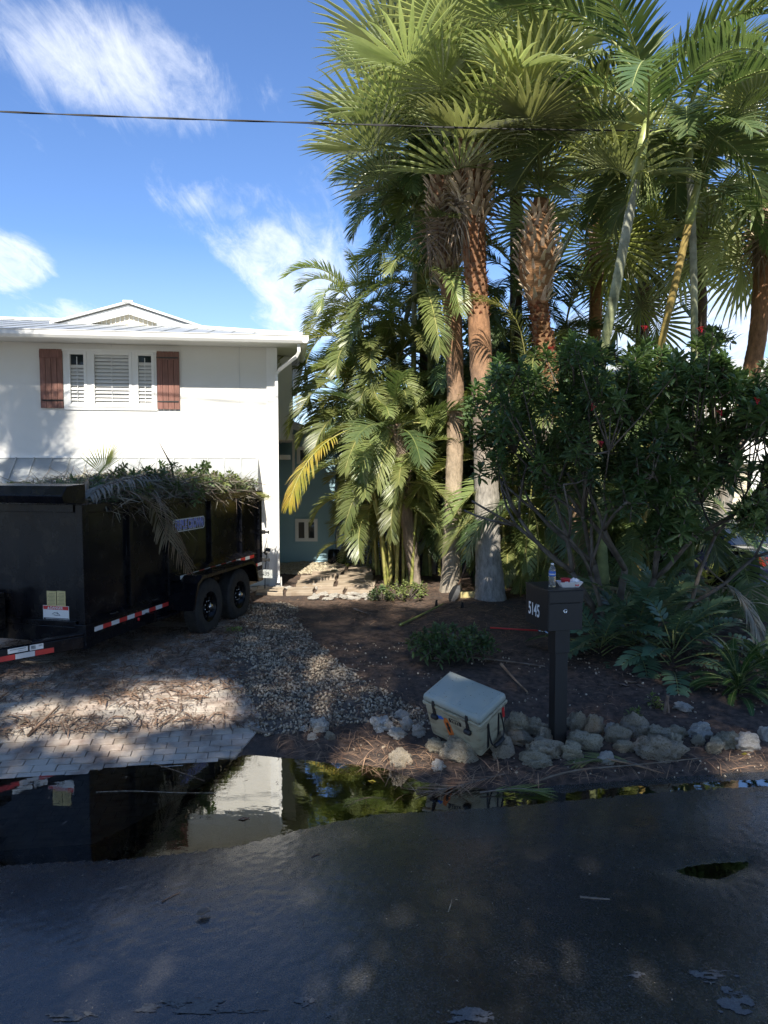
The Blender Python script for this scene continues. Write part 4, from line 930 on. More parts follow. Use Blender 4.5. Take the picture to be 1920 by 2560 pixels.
FAN = {}; PIN = {}; DRK = {}; LNG = {}
for e in (80, 60, 40, 15, -10, -35, -60):
    FAN[e] = [fan_mb(e, .95, 1.02, e*7+s_, droop=(.38+.3*s_) if e > 0 else .6, petdroop=18+s_*8).mesh('fan_frond', [M['fanleaf'], M['petiole']]) for s_ in (0, 1)]
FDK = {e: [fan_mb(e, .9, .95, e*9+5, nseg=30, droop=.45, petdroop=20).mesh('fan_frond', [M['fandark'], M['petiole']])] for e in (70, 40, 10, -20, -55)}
for e in (85, 65, 45, 25, 0, -25):
    PIN[e] = [pin_mb(rachis(e, 1.9, 105 if e > 20 else 70), 52, .50, .028, e*3+s_, vee=28, grav=.34).mesh('pinnate_frond', [M['areca'], M['cane']]) for s_ in (0, 1)]
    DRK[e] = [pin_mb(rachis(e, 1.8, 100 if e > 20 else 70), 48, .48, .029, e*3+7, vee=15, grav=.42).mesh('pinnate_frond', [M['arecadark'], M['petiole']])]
for e in (80, 60, 35, 10, -20):
    LNG[e] = [pin_mb(rachis(e, 2.5, 105 if e > 20 else 70, 22, 1.2), 58, .60, .042, e*5+1, start=.13, vee=24, grav=.22, r0=.022, ang=62).mesh('long_frond', [M['arecadark'], M['crownshaft']])]
LSPR = {e: [pin_mb(rachis(e, 1.3, 70), 26, .34, .026, e*5+1, vee=25, grav=.4).mesh('small_frond', [M['areca'], M['cane']])] for e in (80, 55, 30, 0)}
DEADFAN = [fan_mb(-70, .7, .85, 91+i, nseg=26, droop=.9, fold=.9, split=.3).mesh('dead_frond', [M['brownleaf'], M['brownleaf']]) for i in (0, 1)]
DEADPIN = [pin_mb(rachis(-50, 1.5, 40), 26, .4, .02, 92+i, vee=0, grav=1.4).mesh('dead_frond', [M['brownleaf'], M['brownleaf']]) for i in (0, 1)]
def crown(parent, c, n, lib, elo, ehi, seed, scale=1.0, azs=None, name='frond', jit=.05, r=.06):
    rs = random.Random(seed); es = sorted(lib.keys())
    for i in range(n):
        az = (i*2.399963+rs.uniform(-.25, .25)) if azs is None else azs[i % len(azs)]+rs.uniform(-.2, .2)
        t = (i+.5)/n; e = ehi+(elo-ehi)*t+rs.uniform(-10, 10); k = min(es, key=lambda q: abs(q-e)); ms = lib[k]
        d = R(e-k)
        E_ = Matrix.Rotation(az, 4, 'Z') @ Matrix.Rotation(-d*.6, 4, 'Y') @ Matrix.Rotation(rs.uniform(-.25, .25), 4, 'X')
        pos = Vector(c)+Vector((math.cos(az)*r, math.sin(az)*r, rs.uniform(-.12, .12)*scale-.25*t*scale))
        inst(name, ms[rs.randrange(len(ms))], parent, pos, E_.to_euler(), scale*rs.uniform(.88, 1.12))
def trunk_mb(pts, rf, seed=0, n=18, step=.03, ring=.0, ringsp=.12, rough=.05, mb=None, mi=0, flare=0):
    pts = [Vector(p) for p in pts]; fine = cr(pts, 20); ln = [0]
    for i in range(1, len(fine)): ln.append(ln[-1]+(fine[i]-fine[i-1]).length)
    tot = ln[-1]; K = int(tot/step); out = []; rr = []; j = 0
    for i in range(K+1):
        s_ = tot*i/K
        while j < len(ln)-2 and ln[j+1] < s_: j += 1
        t = (s_-ln[j])/max(1e-6, ln[j+1]-ln[j]); out.append(fine[j].lerp(fine[j+1], t)); rr.append((s_/tot, s_))
    mb = mb or MB(); vs_ = []; fs = []
    for i, (p, (t, s_)) in enumerate(zip(out, rr)):
        r_ = rf(t)+ring*max(0, 1-abs(((s_/ringsp) % 1)-.5)*6)
        T = (out[min(i+1, K)]-out[max(i-1, 0)]).normalized(); A = Vector((1, 0, 0)); A = (A-T*A.dot(T)).normalized(); B = T.cross(A)
        for k in range(n):
            a = 2*PI*k/n; q = r_*(1+rough*(noise.noise(Vector((math.cos(a)*2.2+seed, math.sin(a)*2.2, s_*3)))*2+noise.noise(Vector((math.cos(a)*6+seed, math.sin(a)*6, s_*14)))))
            vs_.append(p+A*math.cos(a)*q+B*math.sin(a)*q)
    for i in range(K):
        for k in range(n): fs.append((i*n+k, i*n+(k+1) % n, (i+1)*n+(k+1) % n, (i+1)*n+k))
    fs.append(tuple(K*n+k for k in range(n)))
    mb.add(vs_, fs, None, mi, True); return mb, out, rr
def boot_mesh():
    mb = MB(); w = .045; l = .20
    v = [(-w, 0, 0), (w, 0, 0), (w*.55, .035, l*.55), (-w*.55, .035, l*.55), (w*.25, .09, l), (-w*.25, .09, l), (-w, -.02, -.03), (w, -.02, -.03), (w*.55, .012, l*.55), (-w*.55, .012, l*.55), (w*.25, .072, l), (-w*.25, .072, l)]
    f = [(0, 1, 2, 3), (3, 2, 4, 5), (7, 6, 9, 8), (8, 9, 11, 10), (0, 3, 9, 6), (3, 5, 11, 9), (1, 7, 8, 2), (2, 8, 10, 4), (5, 4, 10, 11), (6, 7, 1, 0)]
    mb.add(v, f); return mb.mesh('leaf_base', M['boot'])
BOOT = boot_mesh()
def flake_mesh():
    mb = MB(); mb.add([(-.05, 0, .0), (.05, 0, .01), (.035, .03, .05), (-.02, .035, .06), (0, .045, .09)], [(0, 1, 2, 3), (3, 2, 4)]); return mb.mesh('fibre_flake', M['fibre'])
FLAKE = flake_mesh()
def boots(parent, out, rr, rf, t0, t1, rows, per, seed, sc_=1.0, mesh=None, name='leaf_base', back=False, lean=(.0, .2)):
    rs = random.Random(seed); mesh = mesh or BOOT; K = len(out)-1
    for j in range(rows):
        t = t0+(t1-t0)*j/rows; i = int(t*K); p = out[i]; T = (out[min(i+2, K)]-out[max(i-2, 0)]).normalized()
        for k in range(per):
            a = 2*PI*(k+.5*(j % 2))/per+rs.uniform(-.12, .12)
            if not back and math.sin(a) > .45: continue
            d = Vector((math.cos(a), math.sin(a), 0)); r_ = rf(t)*.97
            M3 = Matrix.Rotation(a-PI/2, 4, 'Z'); q = Vector((0, 0, 1)).rotation_difference(T).to_matrix().to_4x4() @ M3 @ Matrix.Rotation(-rs.uniform(*lean), 4, 'X') @ Matrix.Rotation(rs.uniform(-.35, .35), 4, 'Y')
            o = inst(name, mesh, parent, p+d*r_, q.to_euler(), sc_*rs.uniform(.85, 1.2))
def sabal(name, label, pts, r0, r1, mat, cn, cscale, seed, bulge=None, boot=None, cz=.0, lib=None, elo=-55, ehi=85, dead=0, group='cabbage palms of the big clump', flare=.35, cadd=None):
    base = Vector(pts[0]); t = thing(name, label, 'palm tree', base, 0, group); loc = [Vector(p)-base for p in pts]
    def rf(u):
        r_ = r0+(r1-r0)*u+r0*flare*math.exp(-u*22)
        if bulge:
            for (c, w_, a) in bulge: r_ += a*math.exp(-((u-c)/w_)**2)
        return r_
    mb, out, rr = trunk_mb(loc, rf, seed, rough=.05); mb.build('trunk', M[mat], t)
    if boot: boots(t, out, rr, rf, *boot)
    crown(t, out[-1]+Vector((0, 0, cz)), cn, lib or FAN, elo, ehi, seed, cscale, r=r1*.6)
    for i in range(dead):
        a = i*2.4+seed; inst('dead_frond', DEADFAN[i % 2], t, out[-1]+Vector((math.cos(a)*r1, math.sin(a)*r1, -.15)), (0, 0, a), cscale*.9)
    return t, out, rr, rf
def PX(lst): return [P(u, v, Y) for u, v, Y in lst]
def pbase(u, v, Y=None): q = gp(u, v, -.05); return q
# --- the two big trunks in the middle, and the bulbous one
b1 = pbase(1126, 1478); Y1 = b1.y
sabal('cabbage_palm', 'tall fan palm whose pale smooth trunk stands left of the widest trunk, crown leaning left', [b1]+PX([(1131, 1300, Y1), (1138, 1080, Y1), (1136, 860, Y1-.05), (1124, 700, Y1-.1), (1108, 520, Y1-.2), (1098, 430, Y1-.3)]),
      .165, .15, 'sabal1', 24, 1.12, 1, bulge=[(.72, .05, .02), (.88, .10, .085)], boot=(.74, .985, 16, 9, 5, 1.15, None, 'leaf_base', False, (.05, .35)), cz=.45, elo=5, dead=3)
b2 = pbase(1226, 1495); Y2 = b2.y
pA, outA, rrA, rfA = sabal('cabbage_palm', 'tall fan palm with the widest pale grey trunk foot, crown highest in the middle', [b2]+PX([(1218, 1300, Y2), (1212, 1060, Y2), (1200, 860, Y2), (1190, 700, Y2), (1180, 540, Y2), (1170, 350, Y2)]),
      .225, .17, 'sabal2', 25, 1.2, 2, bulge=[(.90, .10, .075)], boot=(.82, .985, 11, 10, 6, 1.3, None, 'leaf_base', False, (.05, .4)), cz=.75, elo=8, dead=4)
boots(pA, outA, rrA, rfA, .63, .81, 22, 9, 61, .8, FLAKE, 'fibre_flake')
pB, outB, rrB, rfB = sabal('cabbage_palm', 'fan palm with a swollen bulb of brown leaf bases under its crown', [gp(1448, 1492, -.05)]+[P(1425, 1200, 12.9), P(1385, 1000, 12.8), P(1362, 880, 12.7), P(1342, 720, 12.6), P(1344, 600, 12.5), P(1352, 500, 12.5)],
      .19, .12, 'sabal3', 20, 1.12, 3, bulge=[(.86, .075, .19), (.62, .1, .03)], boot=(.76, .985, 13, 10, 8, .95, None, 'leaf_base', False, (.0, .5)), cz=.45, elo=12)
boots(pB, outB, rrB, rfB, .58, .76, 18, 9, 62, 1.0, FLAKE, 'fibre_flake')
# --- more fan palms filling the canopy
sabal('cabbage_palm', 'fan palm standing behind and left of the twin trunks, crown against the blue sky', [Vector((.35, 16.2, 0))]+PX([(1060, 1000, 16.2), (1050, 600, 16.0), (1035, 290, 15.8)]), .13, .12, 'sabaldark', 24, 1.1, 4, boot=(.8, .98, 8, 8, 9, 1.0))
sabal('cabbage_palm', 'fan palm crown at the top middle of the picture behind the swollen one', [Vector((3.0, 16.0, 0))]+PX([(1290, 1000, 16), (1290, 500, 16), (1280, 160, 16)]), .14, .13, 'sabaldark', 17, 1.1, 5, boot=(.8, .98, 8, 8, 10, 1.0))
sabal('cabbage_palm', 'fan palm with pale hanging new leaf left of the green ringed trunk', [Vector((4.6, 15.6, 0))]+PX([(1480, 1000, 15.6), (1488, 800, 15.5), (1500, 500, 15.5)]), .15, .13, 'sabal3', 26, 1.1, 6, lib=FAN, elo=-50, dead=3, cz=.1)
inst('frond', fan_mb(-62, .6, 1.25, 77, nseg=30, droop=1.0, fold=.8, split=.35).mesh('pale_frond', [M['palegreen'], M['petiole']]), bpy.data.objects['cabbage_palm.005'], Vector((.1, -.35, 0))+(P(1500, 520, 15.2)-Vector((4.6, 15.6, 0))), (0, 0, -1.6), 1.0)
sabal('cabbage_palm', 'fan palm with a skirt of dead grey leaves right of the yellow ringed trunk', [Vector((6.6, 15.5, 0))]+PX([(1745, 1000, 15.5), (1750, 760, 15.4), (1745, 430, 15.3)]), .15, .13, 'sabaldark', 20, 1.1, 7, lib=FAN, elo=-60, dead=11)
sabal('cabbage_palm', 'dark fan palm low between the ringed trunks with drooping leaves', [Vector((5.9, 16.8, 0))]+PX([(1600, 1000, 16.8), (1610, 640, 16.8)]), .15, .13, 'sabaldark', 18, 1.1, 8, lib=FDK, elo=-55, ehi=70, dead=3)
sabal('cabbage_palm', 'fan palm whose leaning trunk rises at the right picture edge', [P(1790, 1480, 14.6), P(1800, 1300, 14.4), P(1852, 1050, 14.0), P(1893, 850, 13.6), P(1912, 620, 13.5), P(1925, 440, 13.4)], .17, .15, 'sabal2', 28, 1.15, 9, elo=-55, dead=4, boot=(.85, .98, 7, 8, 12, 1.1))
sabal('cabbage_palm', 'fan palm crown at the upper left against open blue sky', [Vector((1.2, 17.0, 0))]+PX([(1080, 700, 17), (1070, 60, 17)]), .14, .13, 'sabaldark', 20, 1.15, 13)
# --- pinnate palms: ringed trunks on the right
def ringed(label, pts, r0, r1, mat, n, s_, seed, azs=None, shaft=.9, lib=None, elo=-15, ehi=85, seedst=True, grp='ringed trunk palms'):
    base = Vector(pts[0]); t = thing('ringed_palm', label, 'palm tree', base, 0, grp); loc = [Vector(p)-base for p in pts]
    mb, out, rr = trunk_mb(loc, lambda u: r0+(r1-r0)*u+.05*math.exp(-u*20), seed, rough=.015, ring=.010, ringsp=.17); mb.build('trunk', M[mat], t)
    T = (out[-1]-out[-4]).normalized(); c0 = out[-1]; c1 = c0+T*shaft
    MB().tube([c0-T*.02, c0+T*.08, c0+T*shaft*.5, c1], [r1*1.05, r1*1.45, r1*1.15, r1*.7], 14).build('crownshaft', M['crownshaft'], t)
    crown(t, c1, n, lib or LNG, elo, ehi, seed, s_, azs, r=.03)
    return t, out, c0
t, out, c0 = ringed('palm with pale green ringed trunk leaning right, its long feather fronds filling the upper right', [Vector((3.6, 11.6, 0)), P(1490, 1000, 11.5), P(1512, 860, 11.4), P(1545, 690, 11.2), P(1590, 450, 11.0)], .085, .068, 'ringgreen', 11, 1.12, 21,
       azs=[PI+.15, .35, -2.6, -.5, 2.5, .9, -1.9, PI-.6, -1.2, 0.1, 1.6], shaft=.85, elo=15)
mbp = MB()
for k in range(26):
    a = k*2.4; pp = [Vector((0, 0, 0)), Vector((math.cos(a)*.12, math.sin(a)*.12-.05, -.08)), Vector((math.cos(a)*.22, math.sin(a)*.22-.05, -.38-.1*(k % 3)))]
    mbp.tube(cr(pp, 3), .006, 4)
    for j in range(6): c_ = pp[1].lerp(pp[2], j/6); mbp.add([Vector(q)*.013+c_ for q in iv], if_.tolist())
mbp.build('fruit_stalk', M['palegreen'], t, c0+Vector((.05, -.05, .1)))
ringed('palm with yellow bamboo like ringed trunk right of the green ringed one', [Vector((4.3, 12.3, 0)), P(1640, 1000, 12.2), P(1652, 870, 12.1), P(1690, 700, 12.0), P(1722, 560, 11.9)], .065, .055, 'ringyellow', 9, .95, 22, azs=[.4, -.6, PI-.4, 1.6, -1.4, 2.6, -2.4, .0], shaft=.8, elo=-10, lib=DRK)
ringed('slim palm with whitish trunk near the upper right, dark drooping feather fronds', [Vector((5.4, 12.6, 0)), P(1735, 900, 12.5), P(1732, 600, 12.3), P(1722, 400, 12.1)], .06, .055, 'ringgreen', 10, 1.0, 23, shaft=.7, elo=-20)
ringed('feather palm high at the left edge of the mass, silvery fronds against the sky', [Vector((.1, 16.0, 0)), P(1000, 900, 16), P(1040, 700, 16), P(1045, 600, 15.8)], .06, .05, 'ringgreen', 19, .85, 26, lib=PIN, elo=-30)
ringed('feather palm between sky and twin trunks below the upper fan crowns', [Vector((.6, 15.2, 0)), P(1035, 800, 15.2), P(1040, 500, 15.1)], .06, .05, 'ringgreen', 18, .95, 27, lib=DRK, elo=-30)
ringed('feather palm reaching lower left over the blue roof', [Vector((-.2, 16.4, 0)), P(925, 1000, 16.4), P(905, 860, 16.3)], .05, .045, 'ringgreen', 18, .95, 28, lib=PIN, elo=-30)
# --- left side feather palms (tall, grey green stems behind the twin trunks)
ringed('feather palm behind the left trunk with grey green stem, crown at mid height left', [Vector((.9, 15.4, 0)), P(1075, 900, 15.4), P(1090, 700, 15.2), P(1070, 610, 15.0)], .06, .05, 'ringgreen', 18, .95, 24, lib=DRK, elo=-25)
ringed('feather palm crown left of the twin trunks with white scarred stem', [Vector((.5, 14.6, 0)), P(1110, 950, 14.4), P(1112, 860, 14.3), P(1098, 800, 14.2)], .05, .045, 'ringgreen', 17, .95, 25, lib=PIN, elo=-20)
def areca(label, base, canes, seed, lib=PIN, n=9, low=3, s_=1.0, r=.035, grp='areca palm clumps'):
    t = thing('areca_palm', label, 'palm clump', base, 0, grp); rs = random.Random(seed)
    for (dx, dy, h, lx, ly) in canes:
        p0 = Vector((dx, dy, -.05)); p1 = Vector((dx+lx*.4, dy+ly*.4, h*.55)); p2 = Vector((dx+lx, dy+ly, h))
        mb, out, rr = trunk_mb([p0, p1, p2], lambda u: r*(1-.25*u), rs.randint(0, 99), n=10, step=.05, ring=.004, ringsp=.15, rough=.01); mb.build('cane', M['cane'], t)
        T = (out[-1]-out[-3]).normalized(); MB().tube([out[-1], out[-1]+T*.25, out[-1]+T*.5], [r*.9, r*1.15, r*.5], 8).build('crownshaft', M['crownshaft'], t)
        crown(t, out[-1]+T*.45, n, lib, -25, 82, rs.randint(0, 999), s_, r=.02)
        if low: crown(t, out[int(len(out)*.5)], low, lib, -25, 70, rs.randint(0, 999), s_*.75, r=.02)
    return t
areca('areca clump nearest the gate with yellow green arching fronds over the path', gp(965, 1462), [(0, 0, 2.0, -.25, -.2), (.1, .1, 2.6, -.15, 0), (.2, -.1, 1.7, .1, -.3), (.35, .2, 3.1, 0, .2), (.05, .3, 1.3, -.2, -.2), (.5, 0, 2.3, .2, -.1)], 31, s_=.8, low=0)
areca('tall areca clump behind the small trunk, its fronds reaching the white eave', gp(985, 1448)+Vector((0, .3, 0)), [(-.2, 0, 3.3, -.45, -.1), (0, .2, 3.9, -.4, 0), (.1, -.1, 2.8, -.5, -.3), (.3, .1, 4.2, -.2, 0), (-.3, .3, 3.6, -.6, .2), (.3, .4, 4.8, -.3, .2)], 32, s_=.95, low=2)
areca('areca clump in the shade behind the twin trunks', Vector((1.2, 15.3, 0)), [(-.2, 0, 2.6, -.2, -.2), (.2, .1, 3.6, .1, 0), (.4, 0, 1.8, .3, -.3), (0, .2, 4.0, .0, .2)], 33, lib=DRK)
areca('areca clump of thick yellow canes between the widest trunk and the mailbox', gp(1318, 1478)+Vector((0, .35, 0)), [(-.35, 0, 2.3, -.15, -.1), (-.15, .1, 2.9, .0, 0), (.05, -.05, 2.0, .1, -.3), (.25, .1, 3.2, .25, 0), (.4, 0, 1.6, .4, -.3), (-.2, .25, 3.6, .1, .1), (.1, .3, 2.6, -.3, .1), (-.05, -.1, 1.5, -.1, -.4), (.5, .2, 2.4, .5, -.1)], 34, n=6)
areca('areca clump behind the shrub trunk, dark drooping fronds', Vector((3.9, 13.2, 0)), [(-.3, 0, 1.7, -.4, -.5), (0, .1, 2.3, .1, -.3), (.3, 0, 1.5, .4, -.6), (.2, .2, 2.8, .2, 0)], 35, lib=DRK, n=7, s_=1.05)
areca('areca clump right of the shrub trunk above the flagstone wall', Vector((5.1, 12.9, 0)), [(-.3, 0, 1.3, -.3, -.5), (.1, .1, 1.8, .1, -.4), (.3, 0, 1.0, .4, -.5)], 36, lib=DRK, n=8, s_=.95)
areca('far areca clump behind the gate', Vector((.3, 18.9, 0)), [(-.3, 0, 2.6, -.4, 0), (0, .1, 3.2, .1, 0), (.4, 0, 2.0, .3, 0), (-.8, 0, 3.6, -.4, 0)], 37, lib=DRK, n=8)
areca('young bright areca sprouting beside the grey gate', gp(905, 1420), [(0, 0, .35, -.1, -.1), (.1, .05, .45, .1, 0)], 38, lib=LSPR, n=7, s_=.7, r=.02)
areca('areca clump standing in the gap right of the widest trunk, crowns at mid height', Vector((2.5, 14.8, 0)), [(-.3, 0, 4.4, -.3, 0), (0, .1, 5.2, .1, 0), (.3, 0, 3.6, .3, -.2), (.1, .3, 6.0, .1, .1)], 40, lib=DRK, low=2)
areca('areca clump rising behind the swollen fan palm trunk', Vector((3.8, 15.2, 0)), [(-.3, 0, 4.0, -.3, 0), (0, .1, 4.9, 0, 0), (.4, 0, 3.2, .4, -.1)], 45, lib=PIN, low=2)
# --- small old palm at left of the twin trunks: shaggy trunk and dark stiff crown
b4 = pbase(1040, 1458)
t4 = thing('shaggy_palm', 'short palm with shaggy brown leaning trunk and dark crown left of the twin trunks', 'palm tree', b4)
l4 = [q-b4 for q in [b4]+PX([(1022, 1330, b4.y-.1), (1005, 1220, b4.y-.2), (993, 1110, b4.y-.3), (985, 1060, b4.y-.35)])]
mb, out, rr = trunk_mb(l4, lambda u: .115+.05*u*(1-u)*2-.01*u, 5, rough=.10); mb.build('trunk', M['greytrunk'], t4)
boots(t4, out, rr, lambda u: .12, .55, .98, 14, 9, 41, .9, BOOT, 'leaf_base', False, (.0, .3))
crown(t4, out[-1], 12, {e: [pin_mb(rachis(e, 1.75, 55), 34, .48, .030, e+3, start=.35, vee=18, grav=.28, r0=.016, ang=50).mesh('dark_frond', [M['arecadark'], M['petiole']])] for e in (75, 50, 25, 0)}, -5, 75, 42, 1.0)
crown(t4, out[-1], 7, {e: [pin_mb(rachis(e, 1.5, 70), 34, .42, .028, e+3, start=.3, vee=10, grav=.8, r0=.014).mesh('light_frond', [M['areca'], M['cane']])] for e in (10, -20, -45)}, -50, 15, 43, 1.0)
for i in range(3): inst('dead_frond', DEADPIN[i % 2], t4, out[-1]+Vector((.05, -.1, -.1)), (0, 0, -1.2+i*1.3), .55)
# the yellow frond reaching left
yf = [P(u, v, Y)-b4 for u, v, Y in [(985, 1070, 14.7), (930, 1062, 14.3), (870, 1075, 13.8), (810, 1110, 13.3), (765, 1160, 13.0), (737, 1215, 12.8), (722, 1262, 12.7)]]
pin_mb(cr(yf, 4), 40, .50, .034, 5, start=.42, ang=50, vee=-5, grav=.75, r0=.016).build('yellow_frond', [M['yellowleaf'], M['cane']], t4)['label'] = 'yellowing frond with brown burnt tips'
b5 = pbase(1085, 1445); b5.y += .6
t5 = thing('shaggy_palm', 'dark shaggy trunk in shade between the leaning short palm and the pale trunk', 'palm tree', b5)
mb, out, rr = trunk_mb([Vector((0, 0, -.1)), Vector((-.15, 0, 1.2)), Vector((-.3, 0, 2.2))], lambda u: .12-.02*u, 6, rough=.10); mb.build('trunk', M['greytrunk'], t5)
crown(t5, out[-1], 12, PIN, -40, 70, 44, .85)
# arching fronds reaching out over the white house eave (left edge of the mass)
te = areca('loose areca stem whose arching frond tips touch the white eave', Vector((-.15, 15.5, 0)), [(0, 0, 4.7, -.35, -.3), (.2, 0, 3.9, -.45, -.3), (.4, .1, 5.3, -.1, 0)], 39, n=10, s_=.95)
# individually seen fronds in front of the trunks
def lone(name, label, pxs, mat, nl, ll, w, seed, **k):
    pts = [P(u, v, Y) for u, v, Y in pxs]; b = pts[0]; o = pin_mb([q-b for q in cr(pts, 4)], nl, ll, w, seed, **k).build(name, [M[mat], M['cane']], None, b)
    return o
pa = bpy.data.objects['areca_palm.003']
def lonep(pxs, mat, nl, ll, w, seed, **k):
    b = pa.location; pts = [P(u, v, Y)-b for u, v, Y in pxs]; return pin_mb(cr(pts, 4), nl, ll, w, seed, **k).build('frond', [M[mat], M['cane']], pa)
lonep([(1340, 1500, 12.9), (1345, 1330, 12.3), (1310, 1255, 11.8), (1240, 1270, 11.4), (1190, 1330, 11.2), (1165, 1400, 11.1)], 'arecadark', 40, .42, .028, 7, start=.35, vee=5, grav=.3)
lonep([(1340, 1500, 12.9), (1390, 1300, 12.3), (1410, 1210, 11.8), (1400, 1260, 11.3), (1390, 1350, 11.0)], 'arecadark', 40, .42, .028, 8, start=.35, vee=5, grav=.5)
lonep([(1300, 1500, 12.9), (1330, 1200, 12.5), (1320, 960, 12.2), (1290, 800, 12.0), (1200, 745, 11.9), (1130, 770, 11.9)], 'areca', 40, .36, .025, 9, start=.45, vee=5, grav=.6)
# ------------------------------------------------------------------ dense dark trees far behind, closing the view
def leafcard(l=.22, w=.09):
    return np.array([(0, 0, 0), (l*.5, w/2, .02), (l, 0, -.02), (l*.5, -w/2, .02)], float), np.array([(0, 1, 2, 3)])
def bushtree(name, label, c, rad, hgt0, hgt1, n, mat, seed, cat='tree', leaf=(.22, .09), trunk=True, group=None):
    rs = np.random.RandomState(seed); t = thing(name, label, cat, Vector((c[0], c[1], 0)), 0, group)
    k = rs.rand(60, 3)*2-1; k = k[(k**2).sum(1) < 1][:26]; cl = k*np.array([rad, rad*.8, (hgt1-hgt0)/2])*.85+np.array([0, 0, (hgt0+hgt1)/2])
    idx = rs.randint(0, len(cl), n); g = rs.normal(size=(n, 3)); g /= np.linalg.norm(g, axis=1)[:, None]; cr_ = rad*.42
    pos = cl[idx]+g*cr_*(.6+.4*rs.rand(n, 1)); 
    v, f = leafcard(*leaf); rot = np.stack([rs.uniform(-1.2, 1.2, n), rs.uniform(-.3, 1.3, n), np.arctan2(g[:, 1], g[:, 0])+rs.uniform(-.8, .8, n)], 1)
    o = scatter('crown', v, f, pos, rot, (.7+.7*rs.rand(n, 1))*np.ones(3), M[mat], t, False, 0, seed, None)
    if trunk:
        mb = MB(); mb.tube([Vector((0, 0, -.1)), Vector((.05, 0, hgt0*.6+.3)), Vector((0, 0, (hgt0+hgt1)/2))], lambda q: .16*(1-.5*q), 8)
        for q in cl[:7]: mb.tube([Vector((0, 0, hgt0*.6+.3)), Vector(q)*.6+Vector((0, 0, hgt0*.25)), Vector(q)], lambda t_: .06*(1-.7*t_), 5)
        mb.build('trunk', M['bark'], t)
    return t
bushtree('broadleaf_tree', 'dark leafy tree behind the grey gate and fence', (.6, 21.5), 2.6, .6, 4.6, 9000, 'shrubleaf', 51, group='dense trees behind the garden')
bushtree('broadleaf_tree', 'dark leafy tree filling the gap behind the twin palm trunks', (3.0, 20.2), 2.4, .4, 6.4, 11000, 'shrubleaf', 52, group='dense trees behind the garden')
bushtree('broadleaf_tree', 'leafy tree left of the neighbouring white house', (4.8, 18.8), 1.3, .3, 4.6, 5000, 'lightshrub', 53, group='dense trees behind the garden')
bushtree('broadleaf_tree', 'bush growing at the corner of the neighbouring garage', (6.3, 17.2), 1.1, .1, 2.6, 4200, 'lightshrub', 54, group='dense trees behind the garden')
# ------------------------------------------------------------------ red flowered shrub
def rosette(seed, n=24, l=.14, w=.036, mat='shrubleaf', multi=False):
    rs = random.Random(seed); mb = MB(); mb.tube([(0, 0, -.14), (0, 0, .02)], .005, 4, mi=1)
    for i in range(n):
        a = i*2.4+rs.uniform(-.2, .2); t = i/n; z = .03-.13*t; e = R(62-75*t+rs.uniform(-12, 12)); ll = l*(.55+.55*t)*rs.uniform(.85, 1.15)
        d = Vector((math.cos(a)*math.cos(e), math.sin(a)*math.cos(e), math.sin(e))); s_ = Vector((-math.sin(a), math.cos(a), 0)); q = Vector((0, 0, z)); vs_ = []
        for j, wk in enumerate((.15, .75, 1, .8, .06)):
            nn = s_.cross(d).normalized(); vs_ += [q+s_*w/2*wk, q-nn*.006*wk, q-s_*w/2*wk]; q = q+d*ll/4; d = (d+Vector((0, 0, -.20))).normalized()
        f = []
        for j in range(4): f += [(3*j, 3*j+1, 3*j+4, 3*j+3), (3*j+1, 3*j+2, 3*j+5, 3*j+4)]
        mb.add(vs_, f)
    if multi:
        v0, f0, m0, s0 = list(mb.v), list(mb.f), list(mb.m), list(mb.sm)
        for q_, sc_ in (((.09, .02, -.05), .8), ((-.06, .08, -.08), .85), ((-.03, -.09, -.04), .75)):
            nn_ = len(mb.v); mb.v += [tuple(Matrix.Rotation(q_[0]*9, 3, 'Z') @ Matrix.Rotation(q_[1]*5, 3, 'X') @ Vector(v)*sc_+Vector(q_)) for v in v0]; mb.f += [tuple(i+nn_ for i in f) for f in f0]; mb.m += m0; mb.sm += s0
    return mb.mesh('leaf_cluster', [M[mat], M['bark']])
ROS = [rosette(i, 20, multi=True) for i in range(6)]
def flower(seed):
    rs = random.Random(seed); mb = MB()
    for k in range(7):
        c = Vector((rs.uniform(-.03, .03), rs.uniform(-.03, .03), .05+rs.uniform(-.012, .02))); mb.tube([(0, 0, 0), c], .002, 3)
        for i in range(5):
            a = i*2*PI/5+k; d = Vector((math.cos(a), math.sin(a), .3)); s_ = Vector((-math.sin(a), math.cos(a), 0)); mb.add([c, c+d*.010+s_*.006, c+d*.02, c+d*.010-s_*.006], [(0, 1, 2, 3)])
    return mb.mesh('flower_cluster', M['flower'])
FLO = [flower(i) for i in range(3)]
sb = gp(1528, 1612); sb.z -= .05
sh = thing('flowering_shrub', 'large dark leaved shrub with small red flower clusters over the mailbox', 'shrub', sb)
rs = random.Random(77); ends = []; br = MB()
cen = P(1560, 1045, sb.y)-sb
def grow(p, d, r_, l, depth):
    n = 4; pts = [p]; q = p.copy()
    for i in range(n):
        d = (d+Vector((rs.uniform(-.16, .16), rs.uniform(-.16, .16), .05))).normalized(); q = q+d*l/n; pts.append(q)
    br.tube(pts, [r_*(1-.3*i/n) for i in range(n+1)], 7, smooth=True)
    if depth == 0: ends.append((q, d)); return
    k = 3 if rs.random() < .55 else 2
    for j in range(k):
        a = rs.uniform(0, 2*PI); s_ = d.orthogonal().normalized(); s_ = Matrix.Rotation(a+j*2*PI/k, 3, d) @ s_; nd = (d+s_*rs.uniform(.5, .95)); nd.z = nd.z*.8+.12; nd.normalize()
        grow(q, nd, r_*.62, l*rs.uniform(.72, .9), depth-1)
